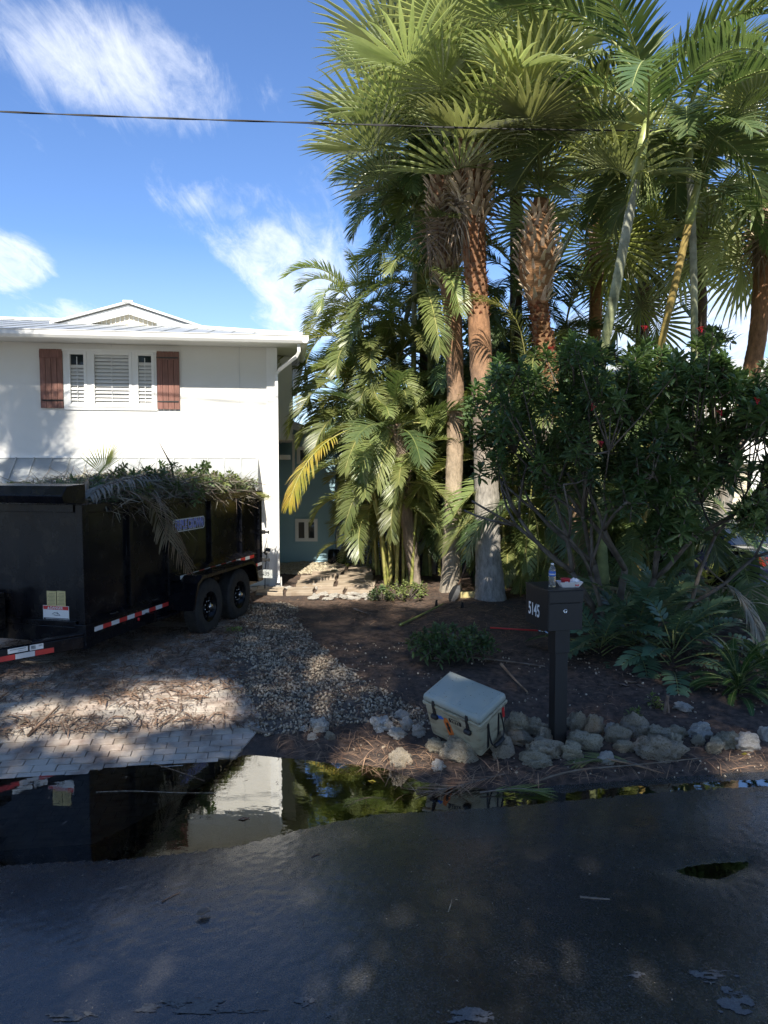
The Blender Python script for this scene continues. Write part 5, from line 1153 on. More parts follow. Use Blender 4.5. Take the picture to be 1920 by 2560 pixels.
for (lx, lz, r_) in ((-.45, .95, .05), (-.2, 1.0, .055), (.15, 1.0, .06), (.6, .8, .055), (1.0, .5, .045), (-.35, .9, .035)):
    p0 = Vector((rs.uniform(-.06, .06), rs.uniform(-.06, .06), 0)); grow(p0, Vector((lx, rs.uniform(-.35, .35), lz)).normalized(), r_, rs.uniform(1.05, 1.25), 2)
# outer envelope in pixels decides which tips carry leaves; clusters also fill the crown volume
ENV = [(1178, 1010), (1190, 950), (1260, 880), (1330, 905), (1380, 830), (1440, 800), (1500, 860), (1560, 900), (1600, 840), (1650, 850), (1700, 900), (1740, 830), (1800, 820), (1850, 900), (1930, 870), (2050, 900), (2060, 1250), (1960, 1240), (1880, 1150), (1790, 1210), (1700, 1240), (1640, 1290), (1560, 1270), (1500, 1320), (1440, 1260), (1400, 1230), (1320, 1180), (1270, 1200), (1210, 1160), (1175, 1090)]
nclu = 0; tips = []
tries = 0
while nclu < 225 and tries < 20000:
    tries += 1; u = rs.uniform(1170, 2060); v = rs.uniform(800, 1320); Y = sb.y+rs.uniform(-1.1, 1.2)
    if sdpoly(np.array([u]), np.array([v]), ENV)[0] > -6: continue
    q = P(u, v, Y)-sb; ok = all((q-w_).length > .15 for w_ in tips)
    if not ok: continue
    tips.append(q); nclu += 1
skel = [e[0] for e in ends]
for q in tips:
    near = min(skel, key=lambda s_: (s_-q).length+ (0 if s_.z < q.z else .4)); m = near.lerp(q, .5)+Vector((0, 0, -.08))
    br.tube([near, m, q-Vector((0, 0, .1)), q], [.014, .010, .006, .005], 4)
    d = (q-near); az = rs.uniform(0, 6.28); tl = rs.uniform(0, .6)
    inst('leaf_cluster', ROS[rs.randrange(6)], sh, q, (math.sin(az)*tl, math.cos(az)*tl, rs.uniform(0, 6.28)), rs.uniform(1.2, 1.9))
br.build('branches', M['bark'], sh)
for (u, v) in ((1700, 1290), (1650, 1300), (1890, 1270)):
    q = P(u, v, sb.y-.9)-sb
    for k in range(5): inst('leaf_cluster', ROS[k], sh, q+Vector((rs.uniform(-.12, .12), rs.uniform(-.12, .12), rs.uniform(-.1, .1))), (rs.uniform(-.6, .6), rs.uniform(-.6, .6), k), 1.5)
for (u, v) in ((1382, 860), (1458, 868), (1612, 810), (1755, 812), (1504, 1120), (1805, 1040), (1478, 1028), (1893, 1012)):
    q = P(u, v, sb.y-1.15 if v > 900 else sb.y-.4)-sb-Vector((0, 0, .10 if v < 900 else 0)); inst('flower_cluster', FLO[rs.randrange(3)], sh, q, (rs.uniform(-.4, .4), rs.uniform(-.4, .4), 0), 1.15)
# ------------------------------------------------------------------ cardboard palms, fern, small shrubs
def broad_mb(L, elev, droop, n, ll, w, seed, r0=.008):
    rs = random.Random(seed); pts = rachis(elev, L, droop, 12); mb = MB(); mb.tube(pts, lambda t: r0*(1-.7*t), 5, mi=1); K = 12
    for side in (-1, 1):
        for k in range(n):
            t = .25+.75*(k+.3)/n; f = t*K; i = min(int(f), K-1); p = pts[i].lerp(pts[i+1], f-i); T = (pts[i+1]-pts[i]).normalized()
            S = Vector((0, side, 0)); U = Vector((0, 1, 0)).cross(T)*-1; s_ = (t-.25)/.75; l = ll*math.sin(PI*(.22+.66*s_))**.6; a = R(72-38*s_+rs.uniform(-5, 5))
            d = (T*math.cos(a)+(S*.93+Vector((0, 0, 1))*.3)*math.sin(a)).normalized(); nn = d.cross(T); wv = nn.cross(d).normalized(); q = p.copy(); vs_ = []
            for wk in (.25, .85, 1, .75, .12): vs_ += [q+wv*w/2*wk, q-wv*w/2*wk]; q = q+d*l/4; d = (d+Vector((0, 0, -.13))).normalized()
            mb.add(vs_, [(2*j, 2*j+1, 2*j+3, 2*j+2) for j in range(4)])
    return mb
ZAM = {e: [broad_mb(.95, e, 60, 12, .20, .050, e+s_).mesh('frond', [M['zamia'], M['petiole']]) for s_ in (0, 1)] for e in (75, 50, 25, 0)}
def zam(label, u, v, n, s_, seed, lib=ZAM, name='cardboard_palm', cat='plant', grp='cardboard palms beside the mailbox', elo=5, ehi=80):
    b = gp(u, v); t = thing(name, label, cat, b, 0, grp); crown(t, (0, 0, .22*s_), n, lib, elo, ehi, seed, s_, name='frond', r=.03); return t
zam('cardboard palm closest to the mailbox post, low dark broad leaflets', 1500, 1640, 17, .92, 61)
zam('cardboard palm in the middle of the dark plants with the tallest leaves', 1590, 1625, 20, 1.12, 62)
zam('cardboard palm at the front right of the dark plants, drooping over the bed', 1680, 1665, 18, 1.0, 63)
zam('cardboard palm behind the others under the shrub trunk', 1650, 1560, 16, 1.05, 64)
zam('cardboard palm at the right, partly under a dead hanging frond', 1770, 1600, 14, .9, 65)
FRN = {e: [pin_mb(rachis(e, .55, 70), 30, .075, .014, e, start=.15, vee=5, grav=.3, r0=.004, seg=2).mesh('fern_frond', [M['fern'], M['petiole']])] for e in (80, 55, 30, 5)}
zam('bushy green fern clump at the right behind the border rocks', 1845, 1735, 40, 1.0, 66, FRN, 'fern', 'plant', 'green ferns at the right', 0, 85)
zam('smaller fern clump cut by the right edge of the view', 1915, 1720, 34, 1.0, 67, FRN, 'fern', 'plant', 'green ferns at the right', 0, 85)
zam('feathery fern patch low beside the flagstone wall', 1800, 1560, 20, .9, 68, FRN, 'fern', 'plant', 'green ferns at the right', 0, 85)
PHI = {e: [broad_mb(.7, e, 50, 9, .22, .05, e+40).mesh('leaf', [M['palegreen'], M['petiole']])] for e in (75, 45, 15)}
zam('bright sunlit split leaf plant in front of the parked car', 1775, 1478, 14, .8, 69, PHI, 'split_leaf_plant', 'plant', None, 0, 80)
def small_shrub(label, u, v, w, h, n, mat, seed, sc_=.75):
    b = gp(u, v); t = thing('low_shrub', label, 'shrub', b); rs = random.Random(seed); ms = [rosette(seed+i, 12, .10, .04, mat) for i in range(3)]; mb = MB()
    for i in range(n):
        a = rs.uniform(0, 6.28); r_ = math.sqrt(rs.random()); q = Vector((math.cos(a)*r_*w/2, math.sin(a)*r_*w*.4, h*(.25+.75*rs.random()*(1-.55*r_))))
        mb.tube([(q.x*.3, q.y*.3, 0), (q.x*.7, q.y*.7, q.z*.6), tuple(q)], .006, 4); inst('leaf_cluster', ms[i % 3], t, q, (rs.uniform(-.7, .7), rs.uniform(-.7, .7), a), sc_*rs.uniform(.8, 1.2))
    mb.build('stems', M['bark'], t); return t
small_shrub('low dark green shrub in the shaded bed behind the cooler', 1128, 1645, 1.05, .50, 84, 'shrubleaf', 71, 1.0)
small_shrub('low shrub lit yellow green by the sun at the foot of the palms', 1010, 1498, .95, .38, 46, 'lightshrub', 72)
small_shrub('low leafy shrub on the path edge left of the sunlit one', 955, 1502, .5, .30, 22, 'shrubleaf', 73)
small_shrub('tiny seedling with pale leaves in the dark bed right of the mailbox', 1585, 1790, .12, .16, 3, 'lightshrub', 74, .6)
small_shrub('seedling with few broad leaves near the small wooden stake', 1650, 1770, .2, .2, 4, 'lightshrub', 75, .75)
small_shrub('small pale green shoots under the right end of the cardboard palms', 1855, 1640, .35, .25, 8, 'lightshrub', 76, .8)
small_shrub('cut leafy sprig lying upright beside the front trailer wheel', 583, 1583, .18, .12, 4, 'lightshrub', 77, .9)
small_shrub('small green plant next to the black barrel', 868, 1409, .3, .25, 10, 'palegreen', 78, .8)
rs = np.random.RandomState(9); n = 5000; pp = np.stack([rs.uniform(4.8, 9.5, n), rs.uniform(11.4, 15, n)], 1); pp = pp[pp[:, 0] > 4.7+(pp[:, 1]-11)*.22]; n = len(pp)
gv = np.array([(-.006, 0, 0), (.006, 0, 0), (.003, .015, .5), (0, .04, 1.0)]); gf = np.array([(0, 1, 2, 3)])
tag(scatter('grass', gv, gf, np.column_stack([pp, hgt(pp[:, 0], pp[:, 1])]), np.stack([rs.uniform(-.5, .5, n), rs.uniform(-.5, .5, n), rs.rand(n)*6.28], 1), np.stack([np.ones(n), np.ones(n), .05+.10*rs.rand(n)**2], 1), M['grass'], None, False, 0, 9), kind='stuff')
# ================================================================== DUMP TRAILER
T0 = Vector((-3.37, 8.02, 0)); TU = Vector((.247, 1, 0)).normalized(); TRZ = math.atan2(TU.y, TU.x)
tz = hz1(-2.5, 10.2)
tr = thing('dump_trailer', 'black high sided dump trailer piled with cut palm branches in the driveway', 'trailer', T0+Vector((0, 0, 0)), TRZ)
def tp(name, mb, mat, parent=None, bevel=0): return mb.build(name, [M[m] for m in mat] if isinstance(mat, list) else M[mat], parent or tr, bevel=bevel)
LX, LY, ZB, ZT = 4.95, 2.05, .55, 1.97
mb = MB(); mb.b2((.02, .05, ZB), (LX-.02, .08, ZT-.10)); side = tp('side_wall', mb, 'black')
mb = MB(); mb.b2((.02, LY-.08, ZB), (LX-.02, LY-.05, ZT-.1)); tp('side_wall', mb, 'black')
mb = MB(); mb.b2((.03, .081, ZB), (.06, LY-.081, ZT)); tp('front_wall', mb, 'black')
mb = MB(); mb.b2((.03, .081, .50), (LX-.03, LY-.081, .55)); tp('bed_floor', mb, 'blackmat')
for x in (0, .90, 1.80, 3.04, 4.12, 4.85):
    w_ = .11 if x in (0, 4.85) else .075
    mb = MB(); mb.b2((x, 0, ZB+.001), (x+w_, .049, ZT-.101)); tp('side_post', mb, 'black', bevel=.006)
mb = MB(); mb.b2((0, -.012, ZT-.10), (LX, .10, ZT)); tp('top_rail', mb, 'black', bevel=.008)
mb = MB(); mb.b2((0, LY-.10, ZT-.10), (LX, LY, ZT)); tp('top_rail', mb, 'black', bevel=.008)
mb = MB(); mb.add([(.02, -.03, .62), (1.86, -.03, .62), (1.86, .048, .67), (.02, .048, .67), (.02, -.03, .59), (1.86, -.03, .59), (1.86, .048, .59), (.02, .048, .59)], [(0, 1, 2, 3), (4, 7, 6, 5), (0, 4, 5, 1), (1, 5, 6, 2), (3, 7, 4, 0), (2, 6, 7, 3)]); tp('side_ledge', mb, 'black')
mb = MB(); mb.add([(1.84, -.11, .90), (4.45, -.11, .90), (4.45, .048, .955), (1.84, .048, .955), (1.84, -.11, .83), (4.45, -.11, .83), (4.45, .048, .83), (1.84, .048, .83)], [(0, 1, 2, 3), (4, 7, 6, 5), (0, 4, 5, 1), (1, 5, 6, 2), (3, 7, 4, 0), (2, 6, 7, 3)]); tp('upper_ledge', mb, 'black')
# frame rails
mb = MB(); mb.b2((-.02, -.03, .36), (LX-.3, .06, .585)); mb.b2((-.02, LY-.1, .36), (LX-.3, LY, .585)); mb.b2((-.02, .061, .40), (.08, LY-.101, .585)); mb.b2((2.0, .3, .34), (2.1, 1.7, .5)); mb.b2((3.2, .3, .34), (3.3, 1.7, .5)); tp('frame', mb, 'black', bevel=.006)
mb = MB(); mb.b2((-.05, -.045, .345), (.10, .10, .62)); mb.b2((-.03, -.02, .62), (.08, .06, ZT-.0)); tp('corner_post', mb, 'black', bevel=.006)
# reflective tape pieces
def tapes(x0, x1, n, z, y, zt=.055, start_red=False, parent=None, M4=None):
    for i in range(n):
        a = x0+(x1-x0)*i/n; b = x0+(x1-x0)*(i+1)/n; red = (i % 2 == 0) == start_red
        mb = MB(); mb.b2((a, y-.0025, z-zt/2), (b-.002, y, z+zt/2), M4); tp('reflective_tape', mb, 'tapered' if red else 'tapewhite', parent)
tapes(.12, 1.72, 10, .535, -.031, .052)
tapes(1.9, 4.35, 14, .865, -.111, .05)
tapes(4.55, 4.93, 2, .66, -.002, .05, True)
# tongue member angled inwards with tape and stickers
A_ = Vector((-.03, .02, 0)); Bv = Vector((-1.75, 1.0, 0)); dT = (Bv-A_); LT = dT.length; angT = math.atan2(dT.y, dT.x)
MT = Matrix.Translation(A_) @ Matrix.Rotation(angT, 4, 'Z')
mb = MB(); mb.b2((0, -.04, .36), (LT, .04, .50), MT); mb.b2((0, -.04, .505), (.55, .04, .53), MT)
A2 = Vector((-.03, LY-.02, 0)); d2 = Bv+Vector((0, .05, 0))-A2; M2_ = Matrix.Translation(A2) @ Matrix.Rotation(math.atan2(d2.y, d2.x), 4, 'Z'); mb.b2((0, -.04, .36), (d2.length, .04, .50), M2_)
mb.b2((-2.1, .92, .36), (-1.6, 1.10, .50)); tp('tongue', mb, 'black', bevel=.006)
# outer face of the member is its +y side in its own frame (faces the road)
def tface(a, b, z0, z1, mat, name, off=.041):
    mb = MB(); mb.b2((a, off, z0), (b, off+.003, z1), MT); return tp(name, mb, mat)
for i in range(7): tface(.33+i*.20, .33+(i+1)*.20-.003, .375, .43, 'tapered' if i % 2 == 0 else 'tapewhite', 'reflective_tape')
st = tface(.60, .80, .445, .495, 'white', 'sticker'); tface(.44, .58, .44, .497, 'white', 'sticker')
mb = MB()
for a, b, z0, z1 in ((.62, .78, .475, .487), (.62, .70, .455, .463), (.45, .49, .47, .49), (.52, .57, .45, .49), (.53, .56, .455, .485)): mb.b2((a, .0445, z0), (b, .0455, z1), MT)
tp('sticker_print', mb, 'greysticker')
mb = MB(); mb.lathe([(.045, .3), (.045, 1.05), (.055, 1.05), (.055, 1.12)], 16, Matrix.Translation((-1.2, .78, 0))); mb.b2((-1.3, .7, .28), (-1.1, .9, .30)); tp('jack', mb, 'blackmat')
mb = MB(); mb.b2((-.42, 1.0, .52), (-.06, 1.7, .95)); tp('pump_box', mb, 'black', bevel=.015)
# front stiffeners and lips
mb = MB(); mb.b2((-.03, .10, ZB+.04), (.025, LY-.1, ZB+.10)); mb.b2((-.02, .10, ZT-.09), (.025, LY-.1, ZT-.0)); mb.b2((-.015, .062, ZB+.1), (.025, .095, ZT-.09)); tp('front_rib', mb, 'black', bevel=.005)
# tarp housing across the top of the front
pr = [(-.33, 2.0), (-.36, 2.08), (-.27, 2.185), (.04, 2.20), (.04, 1.985), (-.02, 1.975)]
mb = MB(); MX = Matrix(((1, 0, 0, 0), (0, 0, 1, 0), (0, 1, 0, 0), (0, 0, 0, 1))); mb.prism(pr, -.02, LY+.02, MX); tp('tarp_housing', mb, 'black', bevel=.008)
mb = MB(); mb.tube([(-.30, .9, 2.15), (-.31, .9, 2.24), (-.27, .9, 2.25), (-.25, .9, 2.2)], .008, 6); tp('tarp_hook', mb, 'iron')
cord = [(-.30, .9, 2.24), (-.36, .98, 1.9), (-.42, 1.08, 1.5), (-.50, 1.2, 1.1), (-.55, 1.25, .8)]
mb = MB(); mb.tube(cr([Vector(c) for c in cord], 5), .006, 6); tp('tie_cord', mb, 'straw')
# warning stickers on the front wall (facing the road)
def front_sticker(cy, cz, w, h):  # centre in trailer Y,Z ; returns matrix with x right, y up, z outwards
    return Matrix.Translation((.027, cy, cz)) @ Matrix(((0, 0, -1, 0), (-1, 0, 0, 0), (0, 1, 0, 0), (0, 0, 0, 1)))
def front_uv(u, v):
    d = ray(u, v); n = TU; q0 = T0+TU*.027; t = (q0.x*n.x+q0.y*n.y)/(d[0]*n.x+d[1]*n.y); w_ = Vector((d[0]*t, d[1]*t, H+d[2]*t))-T0; return w_.dot(Vector((-TU.y, TU.x, 0))), w_.z
for u0, u1 in ((118, 140), (143, 163)):
    ya, za = front_uv(u0, 1515); yb, zb_ = front_uv(u1, 1478); mb = MB(); mb.b2((.024, min(ya, yb), za), (.0295, max(ya, yb), zb_)); s_ = tp('manual_sticker', mb, 'yellow')
    mb = MB()
    for k in range(9): z = za+(zb_-za)*(.1+.09*k); mb.b2((.0222, min(ya, yb)+.012, z), (.0238, max(ya, yb)-.012-(k % 3)*.01, z+.003))
    tp('sticker_lines', mb, 'ink', s_)
ya, za = front_uv(109, 1557); yb, zb_ = front_uv(172, 1516); y0, y1 = min(ya, yb), max(ya, yb); hh = zb_-za
mb = MB(); mb.b2((.0245, y0, za), (.0295, y1, zb_)); ds = tp('danger_sticker', mb, 'white'); ds['label'] = 'white, red and black danger sticker'
mb = MB(); mb.b2((.0232, y0+.005, zb_-hh*.22), (.0244, y1-.005, zb_-.005)); tp('sticker_band', mb, 'red', ds)
mb = MB(); mb.b2((.0232, y0+.005, za+.005), (.0244, y1-.005, za+hh*.32))
tp('sticker_base', mb, 'ink', ds)
mb = MB(); cm = (y0+y1)/2
for k in range(4): mb.b2((.0222, y0+.014, za+.012+k*.014), (.0231, y1-.014-.02*(k % 2), za+.016+k*.014))
tp('sticker_lines', mb, 'tapewhite', ds)
mb = MB(); zc = za+hh*.52
mb.tube([(.0235, cm+.05, zc), (.0235, cm+.02, zc+.02), (.0235, cm-.03, zc+.012), (.0235, cm-.055, zc-.012), (.0235, cm-.01, zc-.012), (.0235, cm+.03, zc-.006)], .003, 5); mb.tube([(.0235, cm-.02, zc), (.0235, cm-.015, zc+.03)], .0025, 5); tp('sticker_drawing', mb, 'ink', ds)
me = text_mesh('DANGER', .042, M['white'], .0006, 'danger_lettering', bold=.0006)
o = inst('danger_lettering', me, ds); o.matrix_local = front_sticker(cm-.01, zb_-hh*.125, 0, 0) @ Matrix.Translation((0, 0, .0048))
mb = MB(); mb.prism([(-.016, -.013), (.016, -.013), (0, .016)], 0, .001, front_sticker(cm+.095, zb_-hh*.125, 0, 0) @ Matrix.Translation((0, 0, .0042))); tp('danger_triangle', mb, 'white', ds)
# maker's name on the side
SM = Matrix(((1, 0, 0, 0), (0, 0, -1, 0), (0, 1, 0, 0), (0, 0, 0, 1)))
def side_uv(u, v, yo=.05):
    n = Vector((TU.y, -TU.x, 0)); q0 = T0-n*yo; d = ray(u, v); t = (q0.x*n.x+q0.y*n.y)/(d[0]*n.x+d[1]*n.y); w_ = Vector((d[0]*t, d[1]*t, H+d[2]*t))-T0; return w_.dot(TU), w_.z
xa, zc0 = side_uv(432, 1310); xb, zc1 = side_uv(511, 1300); zlo = side_uv(511, 1319)[1]; zhi = side_uv(511, 1289)[1]
xm = (xa+xb)/2; zmid = (zlo+zhi)/2; Lg = xb-xa; hg = zhi-zlo
mb = MB()
def rr_rect(w_, h_, r_, n=5):
    o = []
    for cx_, cy_, a0 in ((w_/2-r_, h_/2-r_, 0), (-w_/2+r_, h_/2-r_, 90), (-w_/2+r_, -h_/2+r_, 180), (w_/2-r_, -h_/2+r_, 270)):
        for k in range(n+1): a = R(a0+90*k/n); o.append((cx_+math.cos(a)*r_, cy_+math.sin(a)*r_))
    return o
base = Matrix.Translation((xm, .05, zmid)) @ SM
mb.prism(rr_rect(Lg, hg, .05), 0, .002, base); lg = tp('name_sticker', mb, 'tapewhite')
mb = MB(); mb.prism(rr_rect(Lg-.03, hg-.03, .04), .0022, .003, base); tp('sticker_field', mb, 'ink', lg)
me = text_mesh('TRIPLE CROWN', .16, M['tapewhite'], .0004, 'name_outline', bold=.011, sx=1); w_ = max(v.co.x for v in me.vertices)-min(v.co.x for v in me.vertices); me.transform(Matrix.Diagonal(((Lg-.07)/w_, 1.15, 1, 1)))
inst('name_outline', me, lg).matrix_local = base @ Matrix.Translation((0, 0, .0036))
me = text_mesh('TRIPLE CROWN', .16, M['bluetext'], .0004, 'name_lettering', bold=.003); me.transform(Matrix.Diagonal(((Lg-.07)/w_, 1.15, 1, 1)))
inst('name_lettering', me, lg).matrix_local = base @ Matrix.Translation((0, 0, .0046))
# marker lights, tie rings, hinges and weld seams on the side
for x in (1.0, 4.0): tp('marker_light', MB().lathe([(.022, 0), (.022, .008), (.012, .014), (.001, .015)], 12, Matrix.Translation((x, -.031, .47)) @ Matrix.Rotation(PI/2, 4, 'X')), 'taillight')
for x in (.45, 1.35, 2.4, 3.6, 4.5):
    mb = MB(); mb.tube([(x-.035, -.016, ZT-.06), (x-.03, -.04, ZT-.10), (x+.03, -.04, ZT-.10), (x+.035, -.016, ZT-.06)], .006, 6); tp('tie_ring', mb, 'iron')
for x in (.47, 1.37):
    mb = MB(); mb.tube([(x-.07, -.04, .66), (x-.05, -.07, .66), (x+.05, -.07, .66), (x+.07, -.04, .66)], .007, 6); tp('grab_handle', mb, 'iron')
for x in (.115, .895, 1.88, 3.035, 3.12, 4.115):
    mb = MB(); mb.tube([(x, .046, ZB+.14), (x, .046, ZT-.12)], .005, 4); tp('weld_seam', mb, 'black')
# fender
mb = MB(); fy0, fy1 = -.40, -.001; fp = [(1.72, .46), (1.86, .80), (2.0, .885), (3.66, .885), (3.80, .80), (3.90, .52)]
n = len(fp); vv = [(x, fy0, z) for x, z in fp]+[(x, fy1, z) for x, z in fp]+[(x, fy0, z-.012) for x, z in fp]+[(x, fy1, z-.012) for x, z in fp]
ff = []
for i in range(n-1): ff += [(i, i+1, n+i+1, n+i), (2*n+i, 3*n+i, 3*n+i+1, 2*n+i+1), (i, 2*n+i, 2*n+i+1, i+1), (n+i, n+i+1, 3*n+i+1, 3*n+i)]
mb.add(vv, ff)
ins = [(1.76, .46), (1.90, .775), (2.03, .84), (3.63, .84), (3.76, .775), (3.86, .52)]
vv = [(x, fy0-.001, z) for x, z in fp]+[(x, fy0-.001, z) for x, z in ins]; mb.add(vv, [(i, n+i, n+i+1, i+1) for i in range(n-1)])
fn = tp('fender', mb, 'black')
mb = MB(); mb.b2((1.15, -.16, .40), (1.80, -.031, .43)); mb.b2((1.15, -.16, .43), (1.20, -.031, .52)); tp('step', mb, 'black')
# wheels
def wheel(x, yy, outer=-1):
    w_ = thing('wheel', None, None, (x, yy, .405)); del_ = w_; w_.parent = tr
    W = Matrix.Rotation(PI/2, 4, 'X')
    prof = []; Rr, hw = .40, .115
    for a, b in ((.215, -.10), (.235, -.105), (.30, -.112), (.36, -.110), (.385, -.098), (.397, -.08), (.40, -.04), (.40, .04), (.397, .08), (.385, .098), (.36, .11), (.30, .112), (.235, .105), (.215, .10)): prof.append((a, b))
    mb = MB(); mb.lathe(prof, 48, W, cap=False)
    for k in range(56):
        for sgn in (-1, 1):
            a = 2*PI*(k+(.5 if sgn > 0 else 0))/56; mb.box((0, 0, 0), (.022, .055, .008), Matrix.Rotation(a, 4, 'Y') @ Matrix.Translation((0, sgn*.062, .401)) @ Matrix.Rotation(sgn*.3, 4, 'Z'))
    for k in range(60):
        a = 2*PI*k/60; mb.box((0, 0, 0), (.006, .004, .05), Matrix.Rotation(a, 4, 'Y') @ Matrix.Translation((0, -.1115, .355)))
    tp('tyre', mb, 'rubber', w_)
    mb = MB(); mb.lathe([(.216, -.10), (.222, -.104), (.222, .09), (.205, .09), (.205, -.06), (.195, -.085), (.165, -.03), (.12, -.02), (.115, -.045), (.07, -.055), (.001, -.05)], 40, W, cap=False)
    rm = tp('rim', mb, 'black', w_)
    for k in range(8):
        a = 2*PI*k/8; mb = MB(); mb.box((0, 0, 0), (.045, .012, .03), Matrix.Rotation(a, 4, 'Y') @ Matrix.Translation((0, -.034, .142))); tp('rim_slot', mb, 'blackmat', rm)
    mb = MB(); mb.lathe([(.045, 0), (.045, .075), (.035, .09), (.001, .092)], 16, Matrix.Translation((0, -.04, 0)) @ W); tp('hub_cap', mb, 'steel', w_)
    for k in range(8):
        a = 2*PI*(k+.5)/8; mb = MB(); mb.lathe([(.011, 0), (.011, .022), (.001, .024)], 6, Matrix.Rotation(a, 4, 'Y') @ Matrix.Translation((0, -.05, .082)) @ W); tp('lug_nut', mb, 'steel', rm)
wheel(2.27, -.26); wheel(3.25, -.26)
for x in (2.27, 3.25): MB().tube([(x, -.1, .405), (x, LY+.1, .405)], .045, 10).build('axle', M['blackmat'], tr)
for x in (2.27, 3.25):
    mb = MB(); mb.lathe([(.2, -.11), (.38, -.11), (.40, -.07), (.40, .07), (.38, .11), (.2, .11)], 32, Matrix.Translation((x, LY+.26, .405)) @ Matrix.Rotation(PI/2, 4, 'X')); tp('far_wheel', mb, 'rubber')
# tail: gate, latches, lights, plate
mb = MB(); mb.b2((LX-.03, .101, ZB), (LX, LY-.101, ZT)); tp('tailgate', mb, 'black')
for z in (1.86, 1.22, .72):
    mb = MB(); mb.b2((LX+.001, -.05, z-.035), (LX+.045, .04, z+.035)); mb.b2((LX+.01, -.11, z-.018), (LX+.03, -.05, z+.018)); mb.b2((LX+.005, -.13, z-.03), (LX+.035, -.11, z+.03)); tp('latch', mb, 'iron', bevel=.005)
mb = MB(); mb.b2((LX-.30, -.02, .36), (LX, .10, .56)); tp('rear_frame', mb, 'black')
mb = MB(); mb.b2((LX-.02, -.20, .40), (LX-.006, .16, .55)); pl = tp('number_plate', mb, 'greysticker')
me = text_mesh('N35', .10, M['ink'], .001, 'plate_lettering'); inst('plate_lettering', me, pl).matrix_local = Matrix.Translation((LX-.0215, -.06, .475)) @ Matrix(((0, 0, -1, 0), (-1, 0, 0, 0), (0, 1, 0, 0), (0, 0, 0, 1)))
# ================================================================== LOAD OF CUTTINGS
def tw(x, y, z): return tr.matrix_basis @ Vector((x, y, z))
Rt = Matrix.Rotation(TRZ, 4, 'Z')
rs = np.random.RandomState(31)
def topz(x, y): return ZT-.03+.17*np.sin(PI*np.clip((x-.2)/4.7, 0, 1))**.6*(1-((y-1.0)/1.15)**4)+.10*(vnoise(x*2.1, y*2.1, 5)-.3)
def pile(name, label, n, l0, l1, wr, mat, seed, dz=(-.25, .12), xr=(.5, 4.9), tilt=.5, cat='branches'):
    rs = np.random.RandomState(seed); x = rs.uniform(xr[0], xr[1], n); y = rs.uniform(.02, 2.0, n)**1.0; y = np.where(rs.rand(n) < .6, y*.6, y)
    z = topz(x, y)+rs.uniform(dz[0], dz[1], n); L_ = rs.uniform(l0, l1, n)
    pos = np.stack([x, y, z], 1)@np.array(Rt.to_3x3()).T+np.array(T0)
    o = scatter(name, sv, sf, pos, np.stack([rs.uniform(-1.2, 1.2, n), rs.normal(0, tilt, n), rs.rand(n)*6.28], 1), np.stack([L_, L_*wr, L_], 1), M[mat], None, False, 0, seed)
    tag(o, label, cat, 'cuttings heaped in the trailer', 'stuff'); return o
pile('cut_twigs', 'grey and brown twigs heaped over the trailer bed', 2600, .2, .8, .025, 'twig', 1)
pile('cut_fronds', 'wilted grey green palm leaflets heaped over the trailer bed', 4200, .15, .6, .07, 'greybrown', 2)
pile('cut_leaves', 'small dark green cut leaves filling the top of the trailer load', 5200, .05, .12, .38, 'shrubleaf', 3, (-.1, .14))
pile('cut_leaves', 'lighter green cut leaves at the rear half of the trailer load', 2200, .05, .13, .36, 'lightshrub', 4, (-.05, .16), (2.6, 4.9))
mb = MB(); xs_ = np.linspace(.06, LX-.06, 40); ys_ = np.linspace(.08, LY-.08, 14); X, Y = np.meshgrid(xs_, ys_); 
o = inst('load_heap', grid_mesh('load_heap', X, Y, topz(X, Y)-.12, M['litter']), tr); 
random.seed(31)
def cutbranch(label, x, y, z, n, mat, size, seed, tx=0.0, ty=0.0):
    b = tw(x, y, z); t = thing('cut_branch', label, 'branch', b, 0, 'leafy branches on the trailer load'); r_ = random.Random(seed); mb = MB(); ms = [rosette(seed*5+i, 13, .12, .04, mat) for i in range(2)]
    for i in range(n):
        q = Vector((r_.uniform(-1, 1)*size+tx*i/n, r_.uniform(-.3, .3)*size, abs(r_.uniform(0, 1))*size*.8+ty*i/n)); mid = q*.5+Vector((0, 0, .05))
        mb.tube([(0, 0, -.15), tuple(mid), tuple(q)], [.011, .007, .004], 5); inst('leaf_cluster', ms[i % 2], t, q, (r_.uniform(-1, 1), r_.uniform(-1, 1), r_.uniform(0, 6)), r_.uniform(.7, 1.15))
    mb.build('stem', M['twig'], t); return t
cutbranch('dark leafy branch at the middle of the trailer load, sprawling left', 1.9, .35, 2.10, 22, 'shrubleaf', .42, 3)
cutbranch('bushy small leaved branch rising highest right of the middle of the load', 2.9, .4, 2.05, 26, 'shrubleaf', .40, 4, 0, .1)
cutbranch('thin leafy sprig standing up over the front part of the trailer load', .85, .5, 2.0, 10, 'shrubleaf', .30, 5)
cutbranch('bright green broad leaved branch near the rear end of the trailer load', 4.2, .35, 2.0, 20, 'lightshrub', .36, 6)
cutbranch('mixed green branch between the dark one and the bright rear one', 3.5, .3, 2.0, 18, 'lightshrub', .30, 7)
cutbranch('low leafy cutting hanging over the trailer rail at the middle', 2.4, .05, 1.95, 14, 'shrubleaf', .28, 8)
cutbranch('light green leafy cutting beside the yellowish fan leaf', 1.5, .3, 2.0, 14, 'lightshrub', .22, 9)
bt = []
mb = MB(); r_ = random.Random(9)
